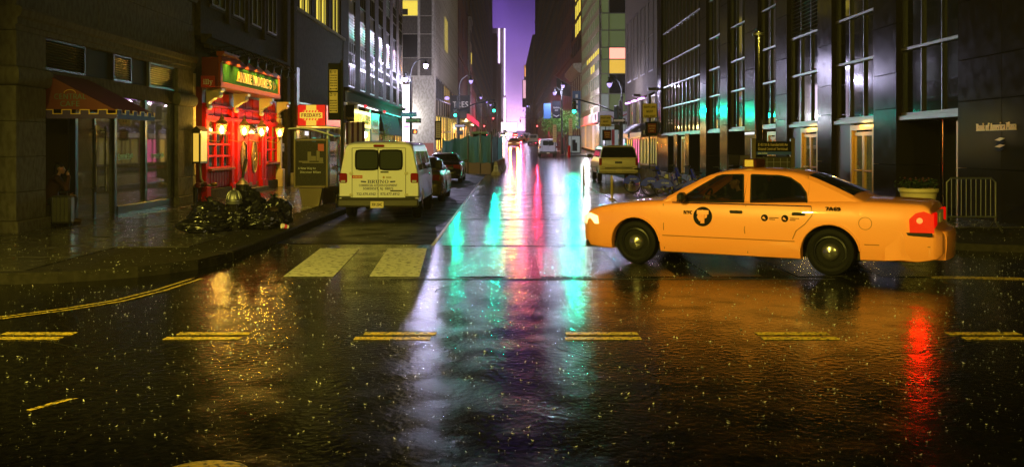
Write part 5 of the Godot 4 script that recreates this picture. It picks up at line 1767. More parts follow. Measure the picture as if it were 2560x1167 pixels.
	# banners on the right lamp post
	var b := thing("lamp_banner", "dark banner with pale script hanging from the right twin lamp post", "banner")
	board(b, "cloth", Vector3(5.75, 6.1, -112), 0.95, 2.0, M.dark_cloth, 0.03)
	lettering(b, "Madison", 0.2, M.sign_white, Vector3(5.75, 6.35, -111.97), Vector3.ZERO, 0.75, "Droid Serif")
	lettering(b, "Ave", 0.2, M.sign_white, Vector3(5.75, 6.05, -111.97), Vector3.ZERO, 0.4, "Droid Serif")
	put(b, "rod", box_mesh(Vector3(1.2, 0.05, 0.05)), M.lamp_iron, Vector3(5.85, 7.13, -112))
	var ch := Shape.new()
	ch.tube([Vector3(5.4, 5.5, -111.97), Vector3(5.75, 5.3, -111.97), Vector3(6.1, 5.5, -111.97)], 0.03, 4)
	put(b, "chevron", ch.mesh(), M.sign_white)
	var b2 := thing("lamp_banner", "paler violet banner just left of the dark lamp post banner", "banner")
	board(b2, "cloth", Vector3(4.75, 6.0, -113.5), 0.85, 1.8, M.banner_blue, 0.03)
	put(b2, "rod", box_mesh(Vector3(1.8, 0.05, 0.05)), M.lamp_iron, Vector3(5.4, 6.93, -113.5))
	# flag
	var fl := thing("flag", "dark flag drooping from a slanting pole on the right fronts", "flag")
	var fp := Shape.new()
	fp.tube([Vector3(10.8, 10.4, -146), Vector3(7.1, 12.6, -146)], 0.06, 6)
	put(fl, "pole", fp.mesh(), M.dull_steel)
	var fs := Shape.new()
	var rows := []
	for i in 7:
		var row := []
		for k in 6:
			row.append(Vector3(7.5 + i * 0.36, 12.3 - i * 0.21 - k * 0.52 * (1.0 - 0.06 * i), -146 + 0.14 * sin(i * 1.7 + k * 0.6)))
		rows.append(row)
	fs.loft(rows)
	put(fl, "cloth", fs.mesh(60), M.dark_cloth)
	# bike share map board and the round column behind the taxi
	var mb := thing("map_board", "bike share map board lettered E 43 St and Grand Central Terminal behind the taxi", "sign")
	var mx := 7.5
	for e in [-0.55, 0.55]:
		slab(mb, "leg", mx + e - 0.06, mx + e + 0.06, 0.13, 2.05, 27.0, 27.12, M.bronze_dark, 0.01)
	board(mb, "header", Vector3(mx, 1.78, -26.98), 0.98, 0.36, M.sign_black, 0.06)
	lettering(mb, "E 43 St & Vanderbilt Av", 0.075, M.sign_tan, Vector3(mx - 0.03, 1.87, -26.945), Vector3.ZERO, 0.82, "Droid Sans", false)
	lettering(mb, "Grand Central Terminal", 0.075, M.sign_tan, Vector3(mx - 0.03, 1.75, -26.945), Vector3.ZERO, 0.82, "Droid Sans", false)
	board(mb, "blue_band", Vector3(mx, 1.63, -26.945), 0.98, 0.085, M.sign_blue, 0.01)
	lettering(mb, "citi bike", 0.05, M.sign_white, Vector3(mx - 0.32, 1.63, -26.936), Vector3.ZERO, 0.26, "Droid Sans", false)
	board(mb, "map", Vector3(mx, 1.05, -26.99), 0.98, 0.95, M.map_print, 0.04)
	for k in 5:
		put(mb, "map_street", box_mesh(Vector3(0.92, 0.012, 0.004)), M.dull_steel, Vector3(mx, 0.7 + k * 0.17, -26.966))
		put(mb, "map_street", box_mesh(Vector3(0.012, 0.88, 0.004)), M.dull_steel, Vector3(mx - 0.38 + k * 0.19, 1.05, -26.967))
	var col := thing("round_column", "tall glossy dark round column with pale collars behind the taxi", "column", Vector3(7.24, 0.13, -27.6))
	var cs := Shape.new()
	cs.lathe([Vector2(0.12, 0), Vector2(0.115, 5.0)], 20)
	put(col, "shaft", cs.mesh(40), M.gloss_black)
	for y in [1.75, 4.86]:
		var r := Shape.new()
		r.lathe([Vector2(0.12, y), Vector2(0.17, y + 0.02), Vector2(0.17, y + 0.08), Vector2(0.12, y + 0.1)], 20)
		put(col, "collar", r.mesh(30), M.dull_steel)

func arrow(o: Node3D, c: Vector3, w: float, h: float, m: Material) -> void:
	var s := Shape.new()
	s.prism(PackedVector2Array([Vector2(-w / 2, -h * 0.3), Vector2(w / 2 - h * 0.7, -h * 0.3), Vector2(w / 2 - h * 0.7, -h / 2), Vector2(w / 2, 0), Vector2(w / 2 - h * 0.7, h / 2), Vector2(w / 2 - h * 0.7, h * 0.3), Vector2(-w / 2, h * 0.3)]), -0.004, 0.004)
	put(o, "arrow", s.mesh(), m, c)

# ---------------------------------------------------------------- vehicles: forward is -z, u runs forward from the middle of the wheelbase
func keyed(keys: Array, u: float) -> float:
	if u <= keys[0][0]:
		return keys[0][1]
	for i in keys.size() - 1:
		if u <= keys[i + 1][0]:
			return lerpf(keys[i][1], keys[i + 1][1], (u - keys[i][0]) / maxf(keys[i + 1][0] - keys[i][0], 1e-5))
	return keys[-1][1]

func panel(width: Callable, side: float, poly: Array, off: float) -> ArrayMesh:  # poly of Vector2(u, y) laid on the flank; side -1 is the driver's
	var pl := PackedVector2Array()
	for p in poly:
		pl.push_back(p)
	var ix := Geometry2D.triangulate_polygon(pl)
	var s := Shape.new()
	var at := func(p: Vector2, o: float) -> Vector3: return Vector3(side * (width.call(p.x, p.y) + o), p.y, -p.x)
	for i in range(0, ix.size(), 3):
		var a: Vector3 = at.call(pl[ix[i]], off)
		var b: Vector3 = at.call(pl[ix[i + 1]], off)
		var c: Vector3 = at.call(pl[ix[i + 2]], off)
		var n := (b - a).cross(c - a)
		if n.x * side < 0:
			s.tri(a, c, b)
		else:
			s.tri(a, b, c)
	for i in pl.size():  # edges, so that the piece has thickness
		var a := pl[i]
		var b := pl[(i + 1) % pl.size()]
		var q := [at.call(a, off), at.call(b, off), at.call(b, off - 0.012), at.call(a, off - 0.012)]
		var cw := Geometry2D.is_polygon_clockwise(pl)
		if cw == (side < 0):
			s.quad(q[0], q[1], q[2], q[3])
		else:
			s.quad(q[3], q[2], q[1], q[0])
	return s.mesh()

func strip(width: Callable, side: float, pts: Array, w: float, off: float) -> ArrayMesh:  # a thin band along the flank
	var s := Shape.new()
	for i in pts.size() - 1:
		var a: Vector2 = pts[i]
		var b: Vector2 = pts[i + 1]
		var n := (b - a).orthogonal().normalized() * w * 0.5
		var q := []
		for p in [a - n, b - n, b + n, a + n]:
			q.append(Vector3(side * (width.call(p.x, p.y) + off), p.y, -p.x))
		if ((q[1] - q[0]).cross(q[2] - q[0])).x * side < 0:
			q.reverse()
		s.quad(q[0], q[1], q[2], q[3])
	return s.mesh()

func wheel(o: Node3D, at: Vector3, r: float, side: float, cap: Material, fancy := true) -> void:
	var turn := Transform3D(Basis(Vector3(0, 0, 1), -side * PI / 2), Vector3.ZERO)  # lathe's +y points out of the car
	var t := Shape.new()
	t.lathe([Vector2(r * 0.66, -0.2), Vector2(r * 0.93, -0.2), Vector2(r, -0.16), Vector2(r, -0.05), Vector2(r * 0.95, 0.0), Vector2(r * 0.80, 0.02), Vector2(r * 0.68, 0.005), Vector2(r * 0.66, -0.03)], 32, turn)
	var w := put(o, "wheel", t.mesh(35), M.rubber, at)
	var m := Shape.new()
	m.lathe([Vector2(r * 0.665, -0.1), Vector2(r * 0.665, 0.0), Vector2(r * 0.62, 0.006), Vector2(r * 0.58, -0.03), Vector2(r * 0.42, -0.045), Vector2(r * 0.3, -0.01), Vector2(0.001, -0.005)], 28, turn)
	put(w, "rim", m.mesh(35), M.black_metal)
	var h := Shape.new()
	h.lathe([Vector2(r * 0.36, -0.02), Vector2(r * 0.35, 0.0), Vector2(r * 0.27, 0.03), Vector2(r * 0.15, 0.04), Vector2(0.001, 0.05)], 20, turn)
	put(w, "hub_cap", h.mesh(35), cap)
	if fancy:
		var d := Shape.new()
		for k in 8:
			var a := TAU * k / 8
			d.lathe([Vector2(r * 0.055, -0.032), Vector2(0.001, -0.030)], 8, turn * Transform3D(Basis(), Vector3(cos(a) * r * 0.5, -0.005, sin(a) * r * 0.5)))
		put(w, "vent_hole", d.mesh(), M.black_void)

func sedan(o: Node3D, paint: Material, taxi: bool) -> void:
	var ax := 1.455
	var top := [[-2.93, 0.62], [-2.86, 0.68], [-2.80, 0.70], [-2.76, 0.93], [-2.72, 1.01], [-2.62, 1.035], [-2.2, 1.05], [-1.85, 1.06], [-1.0, 1.03], [0.4, 1.0], [0.95, 1.0], [1.2, 0.985], [1.6, 0.95], [1.95, 0.905], [2.2, 0.85], [2.33, 0.79], [2.40, 0.70], [2.45, 0.58], [2.48, 0.48]]
	var wide := [[-2.93, 0.62], [-2.90, 0.78], [-2.82, 0.89], [-2.7, 0.93], [-2.4, 0.96], [-1.8, 0.985], [-1.0, 0.99], [1.3, 0.985], [1.8, 0.965], [2.1, 0.92], [2.3, 0.84], [2.4, 0.75], [2.48, 0.55]]
	var flank := [[0.2, -0.07], [0.3, -0.03], [0.42, -0.005], [0.5, 0.0], [0.62, 0.003], [0.68, 0.0], [0.8, -0.008], [0.9, -0.025], [0.98, -0.055], [1.05, -0.09]]
	var W := func(u: float, y: float) -> float: return keyed(wide, u) + keyed(flank, y)
	var low := func(u: float) -> float:
		var y := keyed([[-2.93, 0.42], [-2.85, 0.30], [-2.6, 0.25], [-1.9, 0.24], [-1.0, 0.21], [1.0, 0.21], [2.0, 0.22], [2.35, 0.24], [2.48, 0.33]], u)
		for a in [ax, -ax]:
			var x: float = absf(u - a)
			if x < 0.405:
				y = maxf(y, 0.325 + sqrt(0.405 * 0.405 - x * x))
		return y
	var us := []
	var u := -2.93
	while u < 2.48:
		us.append(u)
		u += 0.05
	for a in [ax, -ax]:
		for e in [-0.405, -0.4, -0.385, -0.36, 0.36, 0.385, 0.4, 0.405]:
			us.append(a + e)
	for e in [-2.91, -2.89, -2.79, -2.77, -2.755, -2.74, 2.44, 2.46, 2.48]:
		us.append(e)
	us.sort()
	var rows := []
	for q in us:
		var yb: float = low.call(q)
		var yt := keyed(top, q)
		var half := [Vector2(W.call(q, yb) - 0.16, yb + 0.0), Vector2(W.call(q, yb) - 0.02, yb)]
		var ys := maxf(yt - 0.06, yb + 0.02)
		for i in 9:
			var y := lerpf(yb + 0.012, ys, i / 8.0)
			half.append(Vector2(W.call(q, y), y))
		var ws: float = W.call(q, ys)
		half.append(Vector2(ws - 0.02, lerpf(ys, yt, 0.55)))
		half.append(Vector2(ws - 0.07, lerpf(ys, yt, 0.92)))
		half.append(Vector2(ws - 0.16, yt + 0.004))
		half.append(Vector2(ws * 0.5, yt + 0.022))
		var row := []
		for p in half:
			row.append(Vector3(-p.x, p.y, -q))
		row.append(Vector3(0, yt + 0.03, -q))
		for i in half.size():
			var p: Vector2 = half[half.size() - 1 - i]
			row.append(Vector3(p.x, p.y, -q))
		rows.append(row)
	var s := Shape.new()
	s.loft(rows)
	s.fan(rows[0], true)
	s.fan(rows[-1], false)
	var body := put(o, "body", s.mesh(38), paint)
	# floor and wheel wells
	var fl := Shape.new()
	fl.box(Vector3(0, 0.28, 0.1), Vector3(1.6, 0.1, 4.9))
	for a in [ax, -ax]:
		fl.box(Vector3(0, 0.58, -a), Vector3(1.38, 0.5, 0.86))
	put(o, "underbody", fl.mesh(), M.black_void)
	# cabin
	var ct := [[-1.90, 1.06], [-1.80, 1.10], [-1.5, 1.235], [-1.2, 1.36], [-1.02, 1.42], [-0.85, 1.45], [-0.5, 1.47], [-0.2, 1.475], [0.1, 1.455], [0.28, 1.42], [0.45, 1.345], [0.75, 1.18], [1.0, 1.03], [1.08, 0.98]]
	var GW := func(_u: float, y: float) -> float: return lerpf(0.915, 0.60, clampf((y - 0.97) / 0.48, 0, 1.2))
	# roof skin between the glass, as a loft
	var edge := func(uu: float) -> float: return maxf(keyed(ct, uu) - 0.05, 0.96)
	var spans := [[-1.90, -1.74], [-1.10, 0.34], [0.98, 1.08]]
	var c := Shape.new()
	for sp in spans:
		var crows := []
		var n := int(ceil((sp[1] - sp[0]) / 0.05))
		for i in n + 1:
			var cu := lerpf(sp[0], sp[1], float(i) / n)
			var yt := keyed(ct, cu)
			var yr: float = edge.call(cu)
			var w: float = GW.call(cu, yr)
			var half := [Vector2(w, yr), Vector2(w - 0.025, yt - 0.018), Vector2(w - 0.09, yt), Vector2(w * 0.5, yt + 0.02)]
			var row := []
			for p in half:
				row.append(Vector3(-p.x, p.y, -cu))
			row.append(Vector3(0, yt + 0.026, -cu))
			for k in half.size():
				var p: Vector2 = half[half.size() - 1 - k]
				row.append(Vector3(p.x, p.y, -cu))
			crows.append(row)
		c.loft(crows)
	# flanks with window openings, and the slim corner strips beside the front and rear glass
	var wins := [[Vector2(0.80, 0.995), Vector2(0.52, 1.19), Vector2(0.24, 1.365), Vector2(0.16, 1.39), Vector2(-0.15, 1.40), Vector2(-0.22, 0.995)], [Vector2(-0.33, 0.995), Vector2(-0.27, 1.40), Vector2(-0.70, 1.39), Vector2(-0.85, 1.36), Vector2(-1.0, 1.27), Vector2(-1.10, 1.15), Vector2(-1.13, 0.995)]]
	var cuts := []
	for i in 60:
		cuts.append(-1.90 + i * 2.98 / 59.0)
	for wv in wins:
		for p in wv:
			cuts.append(p.x - 0.0004)
			cuts.append(p.x + 0.0004)
	cuts.sort()
	for side in [-1.0, 1.0]:
		var quad := func(u0: float, u1: float, a0: float, a1: float, b0: float, b1: float) -> void:
			if b0 - a0 < 0.001 and b1 - a1 < 0.001:
				return
			var q := []
			for p in [Vector2(u0, a0), Vector2(u1, a1), Vector2(u1, b1), Vector2(u0, b0)]:
				q.append(Vector3(side * GW.call(p.x, p.y), p.y, -p.x))
			if side > 0: c.quad(q[3], q[2], q[1], q[0])
			else: c.quad(q[0], q[1], q[2], q[3])
		for i in cuts.size() - 1:
			var u0: float = cuts[i]
			var u1: float = cuts[i + 1]
			if u1 - u0 < 0.0001:
				continue
			var lo := [0.93, 0.93]
			var found := false
			for wv in wins:
				var r0 := crossing(wv, u0 + 0.0001)
				var r1 := crossing(wv, u1 - 0.0001)
				if r0.y > r0.x and r1.y > r1.x:
					quad.call(u0, u1, 0.93, 0.93, r0.x, r1.x)
					quad.call(u0, u1, r0.y, r1.y, edge.call(u0), edge.call(u1))
					found = true
			if not found:
				quad.call(u0, u1, lo[0], lo[1], edge.call(u0), edge.call(u1))
		for sp in [[-1.74, -1.10], [0.34, 0.98]]:
			for i in 8:
				var u0 := lerpf(sp[0], sp[1], i / 8.0)
				var u1 := lerpf(sp[0], sp[1], (i + 1) / 8.0)
				var q := []
				for uu in [u0, u1]:
					var y: float = edge.call(uu)
					q.append(Vector3(side * GW.call(uu, y), y, -uu))
					q.append(Vector3(side * (GW.call(uu, y) - 0.08), keyed(ct, uu) + 0.004, -uu))
				if side > 0: c.quad(q[0], q[2], q[3], q[1])
				else: c.quad(q[1], q[3], q[2], q[0])
	put(o, "cabin", c.mesh(40), paint)
	# inside: seats, dashboard, wheel, lining
	var seats := Shape.new()
	for x in [-0.38, 0.38]:
		seats.bevel(Vector3(x, 0.38, 0.06), Vector3(0.52, 0.16, 0.52), 0.05)
		seats.bevel(Vector3(x, 0.78, 0.42), Vector3(0.5, 0.72, 0.14), 0.05)
		seats.bevel(Vector3(x, 1.21, 0.45), Vector3(0.28, 0.16, 0.09), 0.03)
	seats.bevel(Vector3(0, 0.42, 0.9), Vector3(1.3, 0.2, 0.4), 0.05)
	seats.bevel(Vector3(0, 0.86, 1.25), Vector3(1.3, 0.6, 0.16), 0.05)
	put(o, "seats", seats.mesh(), M.seat_cloth)
	put(o, "dashboard", box_mesh(Vector3(1.5, 0.2, 0.4), 0.06), M.black_metal, Vector3(0, 0.92, -0.85))
	put(o, "parcel_shelf", box_mesh(Vector3(1.4, 0.04, 0.4), 0.01), M.black_metal, Vector3(0, 1.0, 1.58))
	put(o, "partition", box_mesh(Vector3(1.25, 0.5, 0.03), 0.01), M.pane_tint if taxi else M.pane_tint, Vector3(0, 1.1, 0.56))
	var sw := Shape.new()
	var ringp := []
	for k in 21:
		ringp.append(Vector3(-0.38 + cos(TAU * k / 20) * 0.18, 1.0 + sin(TAU * k / 20) * 0.16, -0.5 + sin(TAU * k / 20) * 0.07))
	sw.tube(ringp, 0.016, 6, false)
	put(o, "steering_wheel", sw.mesh(50), M.black_metal)
	# glass
	for q in [["windscreen", 0.34, 0.98], ["rear_window", -1.74, -1.10]]:
		var g := Shape.new()
		var r2 := []
		for i in 7:
			var uu := lerpf(q[1], q[2], i / 6.0)
			var yt := keyed(ct, uu)
			var w: float = GW.call(uu, edge.call(uu)) - 0.075
			var row := []
			for k in [-1.0, -0.55, 0.0, 0.55, 1.0]:
				row.append(Vector3(k * w, yt + 0.010 + 0.024 * (1 - k * k), -uu))
			r2.append(row)
		g.loft(r2)
		put(o, q[0], g.mesh(60), M.pane_tint if q[0] == "windscreen" else M.dark_glass)
	for side in [-1.0, 1.0]:
		for q in wins:
			var gl := put(o, "side_window", panel(GW, side, q, 0.002), M.pane_tint)
			var rim: Array = q.duplicate()
			rim.append(q[0])
			put(gl, "window_trim", strip(GW, side, rim, 0.022, 0.009), M.black_metal)
		# belt line, door seams, rub strip, arches
		put(body, "belt_trim", strip(W, side, [Vector2(0.86, 0.972), Vector2(-1.2, 0.972)], 0.016, 0.004), M.chrome)
		for q in [[Vector2(1.0, 0.95), Vector2(0.98, 0.6), Vector2(0.98, 0.26)], [Vector2(-0.27, 0.97), Vector2(-0.26, 0.6), Vector2(-0.30, 0.26)], [Vector2(-1.2, 0.97), Vector2(-1.22, 0.85), Vector2(-1.12, 0.72), Vector2(-1.0, 0.62), Vector2(-0.95, 0.5)]]:
			put(body, "door_seam", strip(W, side, q, 0.012, 0.006), M.paint_shadow if taxi else M.black_void)
		put(body, "rub_strip", strip(W, side, [Vector2(1.0, 0.47), Vector2(-0.98, 0.47)], 0.012, 0.007), M.paint_shadow if taxi else M.black_void)
		put(body, "rub_strip", strip(W, side, [Vector2(-1.92, 0.47), Vector2(-2.75, 0.47)], 0.012, 0.007), M.paint_shadow if taxi else M.black_void)
		for a in [ax, -ax]:
			var ar := Shape.new()
			var pts := []
			for k in 17:
				var an := lerpf(0.12, PI - 0.12, k / 16.0)
				var p := Vector2(a + cos(an) * 0.41, 0.325 + sin(an) * 0.41)
				pts.append(Vector3(side * (W.call(p.x, p.y) - 0.004), p.y, -p.x))
			ar.tube(pts, 0.016, 6)
			put(body, "arch_lip", ar.mesh(50), paint)
			wheel(o, Vector3(side * 0.93, 0.335, -a), 0.335, side, M.hub_steel)
		for hx in [-0.13, -1.03]:
			var hd := Shape.new()
			hd.bevel(Vector3(side * (W.call(hx, 0.86) + 0.006), 0.86, -hx), Vector3(0.03, 0.045, 0.19), 0.012)
			put(body, "door_handle", hd.mesh(), M.black_metal)
		var mi := Shape.new()
		mi.bevel(Vector3(side * 1.02, 1.06, -0.68), Vector3(0.2, 0.14, 0.12), 0.04)
		put(o, "wing_mirror", mi.mesh(), M.black_metal)
		# lamps
		var hl := panel(W, side, [Vector2(2.36, 0.58), Vector2(2.08, 0.60), Vector2(2.10, 0.72), Vector2(2.26, 0.765), Vector2(2.34, 0.75)], 0.012)
		put(o, "headlight", hl, M.head_glow if taxi else M.lens_clear)
		put(o, "headlight", box_mesh(Vector3(0.42, 0.12, 0.05), 0.02), M.head_glow if taxi else M.lens_clear, Vector3(side * 0.56, 0.66, -2.395))
		var tl := panel(W, side, [Vector2(-2.50, 0.66), Vector2(-2.49, 0.84), Vector2(-2.57, 0.92), Vector2(-2.67, 0.945), Vector2(-2.79, 0.90), Vector2(-2.80, 0.66)], 0.034)
		put(o, "tail_light", tl, M.tail_glow if taxi else M.tail_dark)
		put(o, "tail_light", box_mesh(Vector3(0.34, 0.22, 0.04), 0.015), M.tail_glow if taxi else M.tail_dark, Vector3(side * 0.70, 0.81, 2.785))
		put(o, "lamp_base", box_mesh(Vector3(0.02, 0.05, 0.36), 0.008), M.black_metal, Vector3(side * (W.call(-2.6, 0.64) + 0.004), 0.635, 2.6))
	put(o, "tail_panel", box_mesh(Vector3(1.0, 0.2, 0.03), 0.01), M.tail_panel if taxi else M.tail_dark, Vector3(0, 0.81, 2.785))
	put(o, "number_plate", box_mesh(Vector3(0.31, 0.155, 0.012)), M.plate_paint, Vector3(0, 0.80, 2.805))
	put(o, "grille", box_mesh(Vector3(0.6, 0.14, 0.04), 0.01), M.black_metal, Vector3(0, 0.66, -2.43))
	put(o, "rear_bumper", rear_bumper(), paint)

func crossing(poly: Array, u: float) -> Vector2:  # lowest and highest y of a polygon at u
	var lo := 1e9
	var hi := -1e9
	for i in poly.size():
		var a: Vector2 = poly[i]
		var b: Vector2 = poly[(i + 1) % poly.size()]
		if (a.x - u) * (b.x - u) <= 0.0 and a.x != b.x:
			var y := lerpf(a.y, b.y, (u - a.x) / (b.x - a.x))
			lo = minf(lo, y)
			hi = maxf(hi, y)
	return Vector2(lo, hi)

func rear_bumper() -> ArrayMesh:
	var s := Shape.new()
	var rows := []
	for k in 15:
		var t := lerpf(-1.0, 1.0, k / 14.0)
		var x := t * 0.965
		var back := 2.98 - 0.16 * pow(absf(t), 3.0) - (0.42 if absf(t) > 0.999 else (0.18 if absf(t) > 0.85 else 0.0))
		var row := []
		for p in [[0.0, 0.28], [0.0, 0.34], [0.015, 0.5], [0.01, 0.6], [-0.02, 0.66], [-0.12, 0.69], [-0.22, 0.69], [-0.22, 0.26]]:
			row.append(Vector3(x, p[1], back + p[0]))
		rows.append(row)
	s.loft(rows, true, true)
	return s.mesh(45)

func make_van(o: Node3D, paint: Material, length: float, fancy: bool) -> Array:
	# a delivery van; returns [width function, rear u]
	var back := -2.55
	var nose := back + length
	var top := [[back, 1.86], [back + 0.06, 1.90], [back + 0.5, 1.94], [1.2, 1.94], [1.45, 1.88], [2.05, 1.16], [nose - 0.12, 1.02], [nose, 0.9]]
	var wide := [[back, 0.965], [back + 0.05, 0.985], [1.6, 0.985], [nose - 0.2, 0.95], [nose, 0.86]]
	var flank := [[0.3, -0.03], [0.5, 0.0], [0.95, 0.0], [1.15, -0.02], [1.75, -0.14], [2.0, -0.2]]
	var W := func(u: float, y: float) -> float: return keyed(wide, u) + keyed(flank, y)
	var us := []
	var u := back
	while u < nose:
		us.append(u)
		u += 0.06
	us.append(nose)
	var axl := [-1.45, 1.75]
	for a in axl:
		for e in [-0.41, -0.405, -0.39, -0.36, 0.36, 0.39, 0.405, 0.41]:
			us.append(a + e)
	us.sort()
	var rows := []
	for q in us:
		var yb := 0.44
		for a in axl:
			var x: float = absf(q - a)
			if x < 0.41:
				yb = maxf(yb, 0.34 + sqrt(0.41 * 0.41 - x * x))
		var yt := keyed(top, q)
		var half := [Vector2(W.call(q, yb) - 0.14, yb), Vector2(W.call(q, yb) - 0.015, yb)]
		for i in 12:
			var y := lerpf(yb + 0.015, yt - 0.13, i / 11.0)
			half.append(Vector2(W.call(q, y), y))
		var ws: float = W.call(q, yt - 0.1)
		half.append(Vector2(ws - 0.03, yt - 0.06))
		half.append(Vector2(ws - 0.09, yt - 0.015))
		half.append(Vector2(ws - 0.2, yt + 0.005))
		half.append(Vector2(ws * 0.4, yt + 0.018))
		var row := []
		for p in half:
			row.append(Vector3(-p.x, p.y, -q))
		row.append(Vector3(0, yt + 0.02, -q))
		for i in half.size():
			var p: Vector2 = half[half.size() - 1 - i]
			row.append(Vector3(p.x, p.y, -q))
		rows.append(row)
	var s := Shape.new()
	s.loft(rows)
	s.fan(rows[0], true)
	s.fan(rows[-1], false)
	var body := put(o, "body", s.mesh(38), paint)
	var fl := Shape.new()
	fl.box(Vector3(0, 0.52, -(back + nose) / 2), Vector3(1.45, 0.3, length - 0.3))
	put(o, "underbody", fl.mesh(), M.black_void)
	for side in [-1.0, 1.0]:
		for a in axl:
			wheel(o, Vector3(side * 0.94, 0.345, -a), 0.345, side, M.chrome if fancy else M.dull_steel, fancy)
		for q in [[-2.3, -1.1], [-1.0, 0.35], [0.45, 1.25]]:
			var gl := put(o, "side_window", panel(W, side, [Vector2(q[0], 1.22), Vector2(q[1] + (0.28 if q[0] > 0.4 else 0.0), 1.22), Vector2(q[1], 1.70), Vector2(q[0], 1.70)], 0.006), M.dark_glass)
			put(gl, "window_trim", strip(W, side, [Vector2(q[0], 1.21), Vector2(q[1] + (0.28 if q[0] > 0.4 else 0.0), 1.21), Vector2(q[1], 1.71), Vector2(q[0], 1.71), Vector2(q[0], 1.21)], 0.03, 0.008), M.black_metal)
		for q in [-1.05, 0.4, 1.75]:
			put(body, "door_seam", strip(W, side, [Vector2(q, 1.75 if q < 1.5 else 1.1), Vector2(q, 0.8 if q > 1.5 else 0.5)], 0.012, 0.003), M.black_void)
		put(body, "side_strip", strip(W, side, [Vector2(back + 0.1, 0.62), Vector2(-1.9, 0.62)], 0.05, 0.006), M.black_metal)
		put(body, "side_strip", strip(W, side, [Vector2(-1.0, 0.62), Vector2(1.3, 0.62)], 0.05, 0.006), M.black_metal)
		var mi := Shape.new()
		mi.bevel(Vector3(side * 1.18, 1.3, -1.55), Vector3(0.22, 0.26, 0.12), 0.03)
		mi.tube([Vector3(side * 0.95, 1.22, -1.5), Vector3(side * 1.15, 1.22, -1.53)], 0.02, 6)
		put(o, "wing_mirror", mi.mesh(), M.black_metal)
		put(o, "door_handle", box_mesh(Vector3(0.02, 0.04, 0.16), 0.006), M.chrome, Vector3(side * (W.call(0.6, 1.05) + 0.008), 1.05, -0.6))
		put(o, "headlight", box_mesh(Vector3(0.25, 0.16, 0.03), 0.01), M.lens_clear, Vector3(side * 0.62, 0.8, -nose - 0.01))
	var wsr := Shape.new()
	wsr.loft([[Vector3(-0.74, 1.84, -1.53), Vector3(0.74, 1.84, -1.53)], [Vector3(-0.86, 1.2, -2.06), Vector3(0.86, 1.2, -2.06)]])
	put(o, "windscreen", wsr.mesh(), M.dark_glass)
	put(o, "grille", box_mesh(Vector3(0.9, 0.2, 0.04), 0.01), M.black_metal, Vector3(0, 0.78, -nose - 0.01))
	put(o, "front_bumper", box_mesh(Vector3(1.85, 0.2, 0.16), 0.04), M.black_metal, Vector3(0, 0.5, -nose - 0.04))
	return [W, back]

